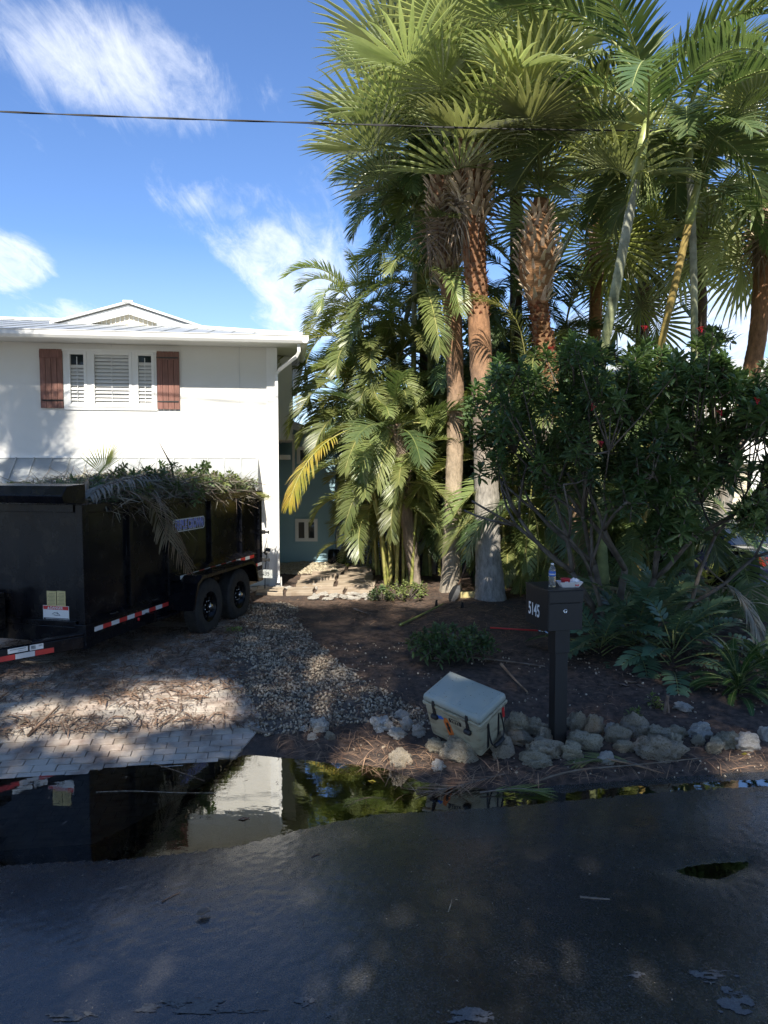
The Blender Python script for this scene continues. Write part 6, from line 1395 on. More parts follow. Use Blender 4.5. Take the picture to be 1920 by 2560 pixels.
for k in range(26):
    x = r_.uniform(.2, 4.8); y = r_.uniform(.1, 1.0); a = r_.uniform(0, 6.28); e = r_.uniform(.1, 1.2); l = r_.uniform(.25, .75); p0 = Vector((x, y, 1.95)); pts = [p0]
    d = Vector((math.cos(a)*math.cos(e), math.sin(a)*math.cos(e), math.sin(e)))
    for j in range(6): d = (d+Vector((r_.uniform(-.25, .25), r_.uniform(-.25, .25), r_.uniform(-.2, .15)))).normalized(); pts.append(pts[-1]+d*l/6)
    mb.tube(pts, lambda t: .007*(1-.7*t), 4)
o = mb.build('bare_twigs', M['twig'], None, T0, (0, 0, TRZ)); tag(o, 'thin bare twigs sticking up out of the trailer load', 'twigs', 'cuttings heaped in the trailer', 'stuff')
def hang(name, label, pxs, mat, nl, ll, w, seed, cat='palm frond', **k):
    pts = []
    for u, v, yo in pxs:
        x, z = side_uv(u, v, yo); pts.append(tw(x, yo, z))
    b = pts[0]; o = pin_mb(cr([q-b for q in pts], 4), nl, ll, w, seed, **k).build(name, [M[mat], M['twig']], None, b); tag(o, label, cat, 'palm fronds hanging off the trailer'); return o
hang('hanging_frond', 'grey green palm frond draped over the trailer side, leaflets fanned down', [(262, 1220, .35), (300, 1222, .1), (345, 1238, -.05), (380, 1262, -.12), (405, 1310, -.14), (420, 1350, -.14)], 'greybrown', 36, .56, .017, 5, start=.12, ang=52, vee=0, grav=.7, jit=.3, r0=.014)
hang('hanging_frond', 'brown dry palm frond hanging lowest off the trailer side beside the fender', [(330, 1215, .3), (380, 1232, .05), (408, 1270, -.10), (430, 1330, -.14), (455, 1390, -.16), (478, 1445, -.17)], 'brownleaf', 34, .38, .013, 6, start=.15, ang=34, vee=0, grav=.9, jit=.35, r0=.014)
hang('hanging_frond', 'dark frond lying along the trailer rail, curled towards the front corner', [(470, 1205, .5), (400, 1185, .35), (330, 1195, .2), (260, 1215, .08), (225, 1240, .0)], 'greybrown', 36, .42, .026, 7, start=.1, ang=45, vee=0, grav=.6, r0=.013)
def fanthing(label, x, y, z, rot, mat, R_, seed, nseg=20, span=60, Lp=.5):
    o = fan_mb(20, Lp, R_, seed, nseg=nseg, span=span, droop=.15, fold=.3).build('cut_fan_leaf', [M[mat], M['petiole']], None, tw(x, y, z), rot); tag(o, label, 'palm leaf', 'fan leaves on the trailer load'); return o
fanthing('pale yellowish fan leaf standing up in the trailer load', 1.15, .7, 1.85, (0, R(-60), R(80)), 'palegreen', .42, 3)
fanthing('dark fan leaf lying at the left end of the tarp housing', -.2, 1.35, 2.1, (0, R(5), R(205)), 'greybrown', .6, 4)
fanthing('yellow green fan leaf tips poking over the rear corner of the trailer', 4.45, .55, 1.95, (0, R(10), R(20)), 'palegreen', .45, 5)
mb = MB(); q = [Vector(tw(2.55, .3, 2.0)), Vector(tw(2.25, .2, 2.42)), Vector(tw(1.95, .2, 2.72))]
mb.tube(q, [.022, .016, .003], 6); tag(mb.build('broken_stalk', M['twig']), 'long grey pointed stalk sticking up left out of the load', 'stalk')
mb = MB(); mb.add([tw(.42, .3, 1.95), tw(.52, .3, 1.95), tw(.55, .3, 2.28), tw(.44, .34, 2.1)], [(0, 1, 2, 3)]); mb.add([tw(.42, .32, 1.95), tw(.52, .32, 1.95), tw(.55, .32, 2.28), tw(.44, .36, 2.1)], [(3, 2, 1, 0)]); tag(mb.build('bark_shard', M['brownleaf']), 'pointed brown piece of palm sheath behind the tarp housing corner', 'bark piece')
# ================================================================== COOLER
ck = thing('cooler', 'tan hard cooler tilted on the coral rocks, stickers and two black latches on its front', 'cooler', (.715*1.095, 6.0*1.095, 2.4-2.28*1.095), 0)
def eul(rz, rx, ry): return (Matrix.Rotation(rz, 3, 'Z') @ Matrix.Rotation(ry, 3, 'Y') @ Matrix.Rotation(rx, 3, 'X')).to_euler()
ck.rotation_euler = eul(-.733, .34, .136)
ck.scale = (1.095,)*3
CL, CW, CH = .60, .40, .425
def taperbox(l, w_, z0, z1, s0, s1, r_, seg=3):
    mb = MB(); v = [(sx*l/2*s, sy*w_/2*s, z) for z, s in ((z0, s0), (z1, s1)) for sy in (-1, 1) for sx in (-1, 1)]
    mb.add(v, [(0, 2, 3, 1), (4, 5, 7, 6), (0, 1, 5, 4), (1, 3, 7, 5), (3, 2, 6, 7), (2, 0, 4, 6)]); me = mb.mesh('m', M['cooler']); bev(me, r_, seg); 
    for p_ in me.polygons: p_.use_smooth = True
    return me
inst('tub', taperbox(CL, CW, 0, .335, .86, .955, .038, 4), ck)
inst('rim', taperbox(CL, CW, .325, .362, .985, 1.0, .016), ck)
mel = taperbox(CL, CW, .365, .430, .985, .955, .030, 4); mel.materials.clear(); mel.materials.append(M['coolerlid']); lid = inst('lid', mel, ck)
me = taperbox(CL-.07, CW-.07, .428, .434, 1, .985, .003); me.materials.clear(); me.materials.append(M['coolerlid']); inst('lid_panel', me, lid)
# ledge bars on the front and the rounded latch pockets
mb = MB(); mb.b2((-.07, -CW/2*.99-.008, .345), (.07, -CW/2*.99+.01, .366)); mb.build('lid_lip', M['cooler'], ck, bevel=.004)
def fyf(z): return -CW/2*(.86+(.955-.86)*z/.335)
for x in (-.175, .165):
    mb = MB(); pts = [(x, -CW/2*.955-.006, .405), (x, -CW/2-.008, .36), (x, fyf(.30)-.012, .30), (x, fyf(.25)-.010, .255)]
    for a, b, w_ in zip(pts[:-1], pts[1:], (.026, .022, .03)):
        A0, B0 = Vector(a), Vector(b); mb.add([A0+Vector((-w_/2, 0, 0)), A0+Vector((w_/2, 0, 0)), B0+Vector((w_/2, 0, 0)), B0+Vector((-w_/2, 0, 0)), A0+Vector((-w_/2, .014, 0)), A0+Vector((w_/2, .014, 0)), B0+Vector((w_/2, .014, 0)), B0+Vector((-w_/2, .014, 0))], [(0, 3, 2, 1), (4, 5, 6, 7), (0, 1, 5, 4), (2, 3, 7, 6), (1, 2, 6, 5), (3, 0, 4, 7)])
    mb.lathe([(.020, -.03), (.024, -.02), (.024, .02), (.020, .03)], 12, Matrix.Translation((x, fyf(.25)-.012, .245)) @ Matrix.Rotation(PI/2, 4, 'Y')); mb.build('latch', M['blackmat'], ck, bevel=.002)
tf = math.atan2(CW/2*(.955-.86), .335)
def fm(x, z, off=.0035): return Matrix.Translation((x, fyf(z)-off, z)) @ Matrix.Rotation(PI/2-tf*-1*1, 4, 'X')
def plate(name, x, z, w_, h_, mat, poly=None, rot=0, th=.002, off=.001, parent=None):
    mb = MB(); mb.prism(poly or rr_rect(w_, h_, min(w_, h_)*.2), 0, th, fm(x, z, off) @ Matrix.Rotation(rot, 4, 'Z')); return mb.build(name, M[mat], parent or ck)
lp = plate('name_plate', .035, .275, .125, .040, 'ink')
me = text_mesh('YETI', .043, M['cooler'], .0006, 'name_lettering', bold=.0008, sx=1.05); inst('name_lettering', me, lp).matrix_local = fm(.035, .275, .0042)
plate('orange_sticker', -.045, .185, .065, .185, 'orange', rot=R(14), poly=[(-.03, -.09), (.012, -.095), (.034, -.06), (.03, .04), (.018, .09), (-.012, .095), (-.034, .05), (-.028, -.03)])
fs_ = plate('fish_mark', -.045, .19, 0, 0, 'ink', poly=[(-.008, -.05), (.004, -.06), (.012, -.02), (.022, 0), (.012, .01), (.016, .03), (.004, .05), (-.006, .03), (-.014, .04), (-.010, .0), (-.018, -.015)], rot=R(14), off=.0035)
bs = plate('blue_sticker', -.125, .255, 0, 0, 'bluearrow', poly=[(-.045, -.010), (-.01, -.02), (.045, -.004), (.012, .022), (-.01, .010), (-.05, .016), (-.03, .002)])
plate('bone_sticker', .10, .06, 0, 0, 'greysticker', poly=[(-.085, -.01), (-.06, -.04), (0, -.035), (.06, -.045), (.085, -.005), (.05, .03), (.02, .022), (-.02, .04), (-.06, .03)])
plate('sticker_line', .10, .06, 0, 0, 'ink', poly=[(-.07, -.008), (-.03, -.018), (0, -.004), (.03, -.018), (.07, -.004), (.03, .008), (0, .012), (-.04, .01)], off=.0033)
# embossed rectangle of the front moulding
mb = MB()
for q in (((-.07, 0, -.002), (.07, 0, .002)),):
    mb.box((0, 0, 0), (.15, .004, .004), fm(-.0, .318, .002)); mb.box((0, 0, 0), (.004, .004, .02), fm(.08, .31, .002))
mb.build('moulding', M['cooler'], ck)
# right end: two ink-dark strips painting the shade of grooves, rope handle with grip, red sticker
def fxr(z): return CL/2*(.86+(.955-.86)*z/.335)
for y in (-.075, .075):
    mb = MB(); mb.add([(fxr(.04)+.0015, y-.016, .04), (fxr(.04)+.0015, y+.016, .04), (fxr(.30)+.0015, y+.009, .30), (fxr(.30)+.0015, y-.009, .30), (fxr(.04)-.02, y-.016, .04), (fxr(.04)-.02, y+.016, .04), (fxr(.30)-.02, y+.009, .30), (fxr(.30)-.02, y-.009, .30)], [(0, 1, 2, 3), (0, 4, 5, 1), (1, 5, 6, 2), (2, 6, 7, 3), (3, 7, 4, 0)]); mb.build('groove_shade', M['ink'], ck)
mb = MB(); mb.add([(fxr(.03)+.004, -.055, .03), (fxr(.03)+.004, .055, .03), (fxr(.32)+.006, .060, .32), (fxr(.32)+.006, -.060, .32), (fxr(.03)-.01, -.055, .03), (fxr(.03)-.01, .055, .03), (fxr(.32)-.01, .06, .32), (fxr(.32)-.01, -.06, .32)], [(0, 1, 2, 3), (0, 4, 5, 1), (1, 5, 6, 2), (2, 6, 7, 3), (3, 7, 4, 0)]); mb.build('end_panel', M['cooler'], ck, bevel=.005)
mb = MB(); mb.tube(cr([Vector((fxr(.3)+.012, -.085, .30)), Vector((fxr(.2)+.03, -.095, .2)), Vector((fxr(.1)+.05, -.08, .10)), Vector((fxr(.06)+.06, 0, .07)), Vector((fxr(.1)+.05, .08, .10)), Vector((fxr(.2)+.03, .095, .2)), Vector((fxr(.3)+.012, .085, .30))], 5), .007, 7); hd = mb.build('rope_handle', M['blackmat'], ck)
mb = MB(); mb.tube([(fxr(.07)+.058, -.06, .075), (fxr(.06)+.062, 0, .07), (fxr(.07)+.058, .06, .075)], .019, 10); mb.build('grip', M['blackmat'], hd)
mb = MB(); mb.b2((CL/2*.955+.001, .12, .22), (CL/2*.955+.003, .15, .32)); mb.build('red_sticker', M['red'], ck)
mb = MB()
for sx in (-1, 1):
    for sy in (-1, 1): mb.box((sx*.20, sy*.12, -.006), (.06, .05, .014))
mb.build('foot', M['blackmat'], ck, bevel=.004)
mb = MB(); random.seed(2)
for k in range(34): mb.box((random.uniform(-.26, .26), random.uniform(-.16, .16), .4352), (random.uniform(.003, .010), random.uniform(.0015, .003), .0012), None, 0, (0, 0, random.uniform(0, 3)))
tag(mb.build('lid_debris', M['ink'], lid), kind='stuff')
# ================================================================== MAILBOX
mx = thing('mailbox', 'black locking post mailbox with white numbers 5145 on its side', 'mailbox', gp(1393, 1856), R(14))
PZ = 0
mx.scale = (mx.location.y/6.1,)*3
pd = .062
mb = MB(); mb.b2((-.058, -.058, -.05), (.058, .058, 1.0-PZ)); mb.build('post', M['mailbox'], mx, bevel=.006)
mb = MB(); mb.b2((-.068, -.068, .80), (.068, .068, 1.0)); mb.build('collar', M['mailbox'], mx, bevel=.005)
mb = MB(); mb.b2((-.085, -.085, -.03), (.085, .085, .012)); mb.build('base_plate', M['mailbox'], mx, bevel=.004)
bx0, bx1, by0, by1, bz0, bz1 = -.152, .172, -.10, .34, 1.0, 1.345
mb = MB(); mb.b2((bx0, by0+.012, bz0), (bx1, by1, bz1-.004)); bxo = mb.build('box', M['mailbox'], mx, bevel=.006)
mb = MB(); mb.b2((bx0-.006, by0-.006, bz1-.004), (bx1+.006, by1+.004, bz1+.008)); mb.build('box_top', M['mailbox'], mx, bevel=.003)
mb = MB(); mb.b2((bx0+.004, by0-.006, bz1-.105), (bx1-.004, by0+.010, bz1-.006)); mb.build('hopper_door', M['mailbox'], mx, bevel=.004)
mb = MB(); mb.b2((bx0+.004, by0-.002, bz0+.004), (bx1-.03, by0+.010, bz1-.112)); dr = mb.build('door', M['mailbox'], mx, bevel=.004)
mb = MB(); mb.lathe([(.020, 0), (.020, .006), (.015, .010), (.013, .008), (.001, .008)], 20, Matrix.Translation((.0, by0-.002, 1.17)) @ Matrix.Rotation(PI/2, 4, 'X')); lk = mb.build('lock', M['steel'], dr)
mb = MB(); mb.b2((-.0015, by0-.0125, 1.163), (.0015, by0-.0105, 1.177)); mb.build('keyhole', M['ink'], lk)
me = text_mesh('5145', .155, M['white'], .0006, 'house_number', bold=.002, sx=.72)
o = inst('house_number', me, mx); o.matrix_local = Matrix.Translation((bx0-.0015, .17, 1.135)) @ Matrix(((0, 0, -1, 0), (-1, 0, 0, 0), (0, 1, 0, 0), (0, 0, 0, 1))) 
mb = MB()
for x, y in ((-.075, -.06), (.08, -.05)): mb.box((x, y, -.005), (.03, .02, .09), None, 0, (.1, .15, .3))
mb.build('post_wedge', M['bark'], mx)
MW = Matrix.Translation(mx.location) @ Matrix.Rotation(R(14), 4, 'Z') @ Matrix.Scale(mx.scale.x, 4)
# bottle
bt_ = thing('water_bottle', 'clear plastic water bottle with blue label standing on the mailbox', 'bottle', MW @ Vector((-.045, .05, bz1+.0085)))
mb = MB(); pr = [(.001, .001), (.026, 0), (.031, .006)]
for k in range(7): z = .014+k*.012; pr += [(.0315, z), (.0295, z+.006)]
pr += [(.0315, .10), (.0315, .150), (.028, .172), (.018, .195), (.0125, .205), (.0125, .213)]
mb.lathe(pr, 24); mb.build('bottle_body', M['clear'], bt_)
mb = MB(); mb.lathe([(.0322, .105), (.0322, .148)], 24); mb.f = mb.f[:-2]; mb.m = mb.m[:-2]; mb.sm = mb.sm[:-2]; lb = mb.build('label', M['bluearrow'], bt_)
mb = MB(); mb.lathe([(.0326, .118), (.0326, .128)], 24); mb.f = mb.f[:-2]; mb.m = mb.m[:-2]; mb.sm = mb.sm[:-2]; mb.build('label_band', M['tapewhite'], lb)
mb = MB(); mb.lathe([(.0145, .207), (.0145, .222), (.013, .224)], 20); mb.build('cap', M['white'], bt_)
# food tray with red sauce cup and crumpled wrapper
ty = thing('food_tray', 'white paper food tray with red print on the mailbox corner', 'tray', MW @ Vector((.10, .02, bz1+.009)), R(5))
def tray_mb(a, b, c, d, h_, th=.002):
    mb = MB(); lo = [(-a, -b), (a, -b), (a, b), (-a, b)]; hi = [(-c, -d), (c, -d), (c, d), (-c, d)]
    v = [(x, y, 0) for x, y in lo]+[(x, y, h_) for x, y in hi]+[(x*.97, y*.97, th) for x, y in lo]+[(x*.975, y*.975, h_) for x, y in hi]
    mb.add(v, [(3, 2, 1, 0), (8, 9, 10, 11)]+[(i, (i+1) % 4, 4+(i+1) % 4, 4+i) for i in range(4)]+[(8+(i+1) % 4, 8+i, 12+i, 12+(i+1) % 4) for i in range(4)]+[(4+i, 4+(i+1) % 4, 12+(i+1) % 4, 12+i) for i in range(4)]); return mb
tray_mb(.078, .045, .112, .068, .052).build('tray', M['paper'], ty)
mb = MB(); mb.prism([(math.cos(a)*.020, math.sin(a)*.013) for a in [i*PI/8 for i in range(16)]], 0, .001, Matrix.Translation((.055, -.0585, .026)) @ Matrix.Rotation(R(66), 4, 'X')); em = mb.build('emblem', M['red'], ty)
me = text_mesh('R', .022, M['paper'], .0004, 'emblem_lettering'); inst('emblem_lettering', me, em).matrix_local = Matrix.Translation((.055, -.0600, .0265)) @ Matrix.Rotation(R(66), 4, 'X')
cpu = thing('sauce_cup', 'small red tub standing in the white paper tray', 'cup', ty.location+Vector((-.035, 0, .004)))
mb = MB(); mb.lathe([(.001, .0), (.034, 0), (.043, .068), (.047, .070), (.047, .076), (.041, .076), (.033, .010), (.001, .008)], 24); mb.build('cup_body', M['red'], cpu)
mb = MB(); mb.b2((-.016, -.0415, .028), (.016, -.0395, .050)); mb.build('cup_print', M['paper'], cpu)
cw = ico(3); rs = np.random.RandomState(4); V = cw[0].copy(); V *= (1+.45*(vnoise(V[:, 0]*3.5+V[:, 2]*3, V[:, 1]*3.5+9, 3)-.5)+.5*(vnoise(V[:, 0]*9+V[:, 2]*5, V[:, 1]*9, 5)-.5))[:, None]
o = inst('crumpled_wrapper', np_mesh('wrapper', V*np.array([.048, .034, .032]), cw[1], M['paper'], False), None, ty.location+Vector((.045, .0, .047))); tag(o, 'crumpled white paper wrapper lying in the food tray beside the red tub', 'wrapper')
# ================================================================== PARKED CAR
cb = gp(1880, 1470); car = thing('parked_car', 'dark blue sedan with red tail light parked by the neighbour\'s garage', 'car', (6.75, 15.5, -.12), R(112))
# local: +x to the nose, y left; car points away to the left
pf = [(-2.35, .35), (-2.38, .62), (-2.32, .92), (-1.75, 1.02), (-1.0, .98), (.9, .95), (1.6, .90), (2.2, .74), (2.35, .55), (2.33, .28), (1.9, .20), (-1.9, .20)]
def carbody():
    mb = MB(); n = len(pf); secs = [(-.90, .93, -.02), (-.86, 1.0, .0), (.86, 1.0, 0), (.90, .93, -.02)]; vs_ = []
    for y, s_, dz in secs: vs_ += [(x*s_ if abs(y) > .88 else x, y, z+dz) for x, z in pf]
    fs = [tuple(range(n-1, -1, -1)), tuple(3*n+i for i in range(n))]
    for k in range(3):
        for i in range(n): fs.append((k*n+i, k*n+(i+1) % n, (k+1)*n+(i+1) % n, (k+1)*n+i))
    mb.add(vs_, fs); return mb
o = carbody().build('body', M['car'], car); bev(o.data, .05, 3)
for p_ in o.data.polygons: p_.use_smooth = True
g0 = [(-1.75, .96), (-1.05, 1.36), (-.1, 1.43), (.55, 1.34), (1.25, .93)]
mb = MB(); n = 5; vs_ = [(x, -.82 if z < 1 else -.62, z) for x, z in g0]+[(x, .82 if z < 1 else .62, z) for x, z in g0]
mb.add(vs_, [(4, 3, 2, 1, 0), (5, 6, 7, 8, 9)]+[(i, i+1, n+i+1, n+i) for i in range(4)]); o = mb.build('cabin', M['car'], car); bev(o.data, .03, 2)
for sy in (-1, 1):
    mb = MB(); q = [(-1.45, .99, .828), (-.98, 1.30, .655), (-.15, 1.36, .625), (-.15, .99, .828)]; mb.add([(x, sy*(y+.004), z) for x, z, y in q]+[(x, sy*(y-.01), z) for x, z, y in q], [(0, 1, 2, 3), (7, 6, 5, 4)]); mb.build('side_window', M['carglass'], car)
    mb = MB(); q = [(-.08, .99, .828), (-.08, 1.36, .625), (.50, 1.28, .655), (1.0, .99, .828)]; mb.add([(x, sy*(y+.004), z) for x, z, y in q]+[(x, sy*(y-.01), z) for x, z, y in q], [(0, 1, 2, 3), (7, 6, 5, 4)]); mb.build('side_window', M['carglass'], car)
def slantwin(xa, za, xb, zb2, wa, wb, off, name):
    mb = MB(); nx, nz2 = -(zb2-za), (xb-xa); l_ = math.hypot(nx, nz2); nx, nz2 = nx/l_*off, nz2/l_*off; mb.add([(xa+nx, -wa, za+nz2), (xa+nx, wa, za+nz2), (xb+nx, wb, zb2+nz2), (xb+nx, -wb, zb2+nz2)], [(0, 1, 2, 3)]); return mb.build(name, M['carglass'], car)
slantwin(-1.70, .99, -1.10, 1.335, .72, .58, .006, 'rear_window'); slantwin(1.18, .97, .60, 1.32, .72, .58, -.006, 'windscreen')
for sy in (-1, 1):
    mb = MB(); mb.b2((-2.385, sy*.52 if sy > 0 else -.86, .70), (-2.28, .86 if sy > 0 else -.52, .86)); mb.build('tail_light', M['taillight'], car, bevel=.015)
    for x in (-1.42, 1.42):
        w_ = bpy.data.objects.new('wheel', None); w_.location = (x, sy*.80, .32); link(w_, car)
        mb = MB(); mb.lathe([(.2, -.10), (.30, -.105), (.325, -.07), (.325, .07), (.30, .105), (.2, .10)], 28, Matrix.Rotation(PI/2, 4, 'X'), cap=False); mb.build('tyre', M['rubber'], w_)
        mb = MB(); mb.lathe([(.20, -.08), (.19, -.03), (.05, -.06), (.05, .06), (.19, .03), (.2, .08)], 20, Matrix.Rotation(PI/2, 4, 'X')); mb.build('rim', M['steel'], w_)
mb = MB(); mb.b2((-2.40, -.26, .48), (-2.375, .26, .60)); mb.build('number_plate', M['white'], car)
mb = MB(); mb.b2((-2.42, -.84, .30), (-2.33, .84, .44)); mb.build('bumper', M['car'], car, bevel=.02)
# ================================================================== TOOLS AND SINGLE DEBRIS
sv_ = thing('shovel', 'shovel with black blade leaning in the ground between the two pale trunks', 'shovel', gp(1140, 1503))
b = sv_.location; tp_ = P(1176, 1378, b.y+.25)-b; mi = P(1146, 1462, b.y+.1)-b
mb = MB(); mb.tube([mi, mi.lerp(tp_, .5)+Vector((.01, 0, 0)), tp_], .016, 7); mb.build('handle', M['fencewood'], sv_)
d = (Vector((-.12, -.05, -.05))-mi).normalized(); s_ = d.cross(Vector((0, 1, 0))).normalized(); mb = MB(); vs_ = []
for t, w_, dp in ((0, .03, .0), (.08, .075, .01), (.22, .085, .015), (.30, .06, .01), (.36, .005, 0)):
    c = mi+d*t; vs_ += [c+s_*w_, c+Vector((0, dp+.012, 0)), c-s_*w_]
mb.add(vs_, [q for j in range(4) for q in ((3*j, 3*j+1, 3*j+4, 3*j+3), (3*j+1, 3*j+2, 3*j+5, 3*j+4))]); o = mb.build('blade', M['blackmat'], sv_); sm_ = o.modifiers.new('Solid', 'SOLIDIFY'); sm_.thickness = .004
rk = thing('red_handled_tool', 'long red handled garden tool lying on the dark bed left of the mailbox', 'rake', gp(1225, 1578))
b = rk.location; e_ = gp(1345, 1587)-b+Vector((0, 0, .06))
mb = MB(); mb.tube([(0, 0, .05), e_], .012, 7); mb.build('handle', M['red'], rk)
mb = MB(); mb.tube([e_, e_+Vector((.10, -.03, -.02))], .010, 6); mb.add([e_+Vector((.09, -.03, -.02)), e_+Vector((.16, -.10, -.05)), e_+Vector((.17, 0, -.05)), e_+Vector((.10, 0, .0))], [(0, 1, 2, 3)]); mb.build('tool_head', M['steel'], rk)
def stick(name, label, pxs, r_, mat, cat='stick', lift=.02, flat=1.0):
    pts = [gp(u, v, lift+(dz if dz else 0)) for u, v, dz in pxs]; b = pts[0]; mb = MB(); mb.tube(cr([q-b for q in pts], 4), lambda t: r_*(1-.5*t), 6)
    o = mb.build(name, M[mat], None, b); tag(o, label, cat); return o
stick('palm_stalk', 'flat green stalk lying diagonally in the bed, leaning on a black stake', [(1000, 1566, 0), (1050, 1545, .02), (1110, 1520, .06)], .022, 'petiole', 'palm stalk')
stick('dead_stick', 'curled grey piece of bark lying in the middle of the dark bed', [(885, 1528, .02), (905, 1533, .0), (920, 1540, .02)], .020, 'twig')
stick('dead_stick', 'flat grey plank like stick lying on the gravel', [(690, 1622, 0), (710, 1640, 0), (728, 1656, 0)], .022, 'twig')
stick('dead_stick', 'short grey stick near the top of the gravel strip', [(700, 1592, 0), (735, 1600, 0), (755, 1606, 0)], .018, 'twig')
stick('dead_stick', 'thin grey stick lying across the dark bed above the cooler', [(1085, 1652, .01), (1180, 1652, .02), (1290, 1662, .01), (1362, 1672, .01)], .016, 'twig')
stick('dead_stick', 'broken tan stem pointing down right between cooler and mailbox post', [(1252, 1676, .06), (1280, 1702, .03), (1318, 1734, .0)], .018, 'palmtan' if 'palmtan' in M else 'straw')
stick('dead_stick', 'curved bone coloured twig at the lower edge of the gravel', [(858, 1664, .0), (868, 1678, .02), (896, 1680, .0)], .009, 'pebble')
stick('dead_stick', 'long dry cane lying just behind the puddle at the right', [(1340, 1965, .02), (1440, 1940, .03), (1600, 1925, .03), (1760, 1908, .03)], .010, 'twig')
stick('dead_stick', 'second dry cane crossing the first one near the right end of the shore', [(1500, 1905, .02), (1580, 1925, .03), (1660, 1945, .02)], .010, 'straw')
stick('dead_stick', 'pale stick on the wet road at the right', [(1450, 2244, -.015), (1490, 2248, -.015), (1525, 2250, -.015)], .008, 'twig')
stick('dead_stick', 'thin twig on the road below the left part of the puddle', [(405, 2256, -.015), (430, 2242, -.015), (452, 2232, -.015)], .004, 'litter')
stick('dead_stick', 'tiny pale twig upright in view in the middle of the road', [(1121, 2280, -.017), (1127, 2262, -.017), (1130, 2250, -.017)], .003, 'pebble')
stick('dead_stick', 'short twig on the road right of the middle of the puddle edge', [(778, 2144, -.017), (790, 2138, -.017), (800, 2136, -.017)], .005, 'litter')
stick('dead_stick', 'branch piece on the driveway near the left edge of the view', [(70, 1850, .02), (110, 1810, .02), (148, 1774, .02)], .016, 'litter')
stick('dead_stick', 'thin dry stem lying over the pavers towards the gravel', [(390, 1832, .02), (430, 1805, .02), (462, 1776, .02)], .006, 'litter')
stick('dead_stick', 'grey bark strip at the tip where pavers meet the puddle', [(628, 1828, .02), (655, 1838, .015), (684, 1841, .015)], .022, 'twig')
stick('bent_stem', 'thin yellowish stem floating diagonally on the dark puddle', [(385, 1914, 0), (440, 1935, 0), (512, 1966, 0)], .006, 'straw', 'stem')
bpy.data.objects['bent_stem'].location.z = ZW+.006
o = stick('floating_reed', 'long pale reed floating across the puddle reflection of the trailer', [(240, 1994, 0), (330, 1992, 0), (450, 1997, 0), (570, 1998, 0)], .005, 'pebble', 'reed'); o.location.z = ZW+.005
for v in o.data.vertices: v.co.z *= .05
o = bpy.data.objects['bent_stem']
for v in o.data.vertices: v.co.z *= .05
# wooden pegs and drip line pieces
for i, (u, v, h_, lab) in enumerate(((1090, 1520, .14, 'black plastic edging stake standing in the bed below the shovel'), (1665, 1785, .20, 'grey split wooden peg in the bed behind the border rocks'), (1155, 1520, .10, 'thin black stake near the widest trunk'))):
    b = gp(u, v); mb = MB(); mb.box((0, 0, h_/2), (.03, .018, h_), None, 0, (.1, .12, .4)); mb.box((.018, 0, h_*.42), (.018, .018, h_*.7), None, 0, (-.1, -.08, .2)); tag(mb.build('garden_peg', M['blackmat'] if i != 1 else M['twig'], None, b), lab, 'peg')
# cut yellow block of wood behind the shovel
b = gp(1168, 1494); mb = MB(); mb.b2((-.13, -.06, 0), (.13, .06, .11)); o = mb.build('wood_block', M['yellow'], None, b, (0, 0, .1), bevel=.01); tag(o, 'yellowish cut block lying in the sun between the two pale trunks', 'block')
# curled dead leaf on the road and leaves on the bed
def leafthing(label, u, v, l_, w_, mat, rz, seed, curl=.5, name='dead_leaf', onwater=False):
    b = gp(u, v); b.z = (ZW+.002 if onwater else b.z+.004); vs_ = []; fs = []; nx, ny = 7, 4
    for i in range(nx):
        t = i/(nx-1)
        for j in range(ny):
            s_ = (j/(ny-1)-.5); wd = w_*math.sin(PI*(.04+.92*t))**.8; vs_.append(((t-.5)*l_, s_*wd, abs(s_)*wd*curl*1.6+.15*l_*curl*(2*t-1)**2+.004*math.sin(t*9+seed)))
    for i in range(nx-1):
        for j in range(ny-1): fs.append((i*ny+j, i*ny+j+1, (i+1)*ny+j+1, (i+1)*ny+j))
    mb = MB(); mb.add(vs_, fs, None, 0, True); o = mb.build(name, M[mat], None, b, (0, 0, rz)); so = o.modifiers.new('Solid', 'SOLIDIFY'); so.thickness = .0015; tag(o, label, 'leaf'); return o
leafthing('curled brown leaf alone on the dark road at left', 508, 2290, .085, .045, 'brownleaf', .5, 1, .9)
leafthing('yellow leaf at the water edge below the right end of the rocks', 1862, 1887, .07, .035, 'yellowleaf', .2, 2, .3)
leafthing('yellow leaf floating in the puddle under the palm reflection', 930, 1962, .07, .025, 'yellowleaf', -.2, 3, .2, onwater=True)
leafthing('brown chip floating on the reflected white wall', 610, 2058, .09, .03, 'litter', .3, 4, .2, onwater=True)
leafthing('orange brown dry leaf on the driveway at left', 60, 1812, .14, .07, 'brownleaf', 1.3, 5, .7)
leafthing('pale long seed pod on the driveway near the left edge', 125, 1818, .22, .05, 'pebble', .05, 6, .3)
random.seed(20)
for k, (u, v, w_) in enumerate(((1578, 1708, 'middle'), (1600, 1718, 'nearest'), (1560, 1715, 'leftmost'), (1612, 1700, 'rightmost'), (1592, 1692, 'farthest'))):
    leafthing(w_+' leaf of the fallen orange tan leaves under the middle cardboard palm', u, v, .12, .04, 'brownleaf', random.uniform(0, 3), k, .5)['group'] = 'fallen tan leaves under the cardboard palms'
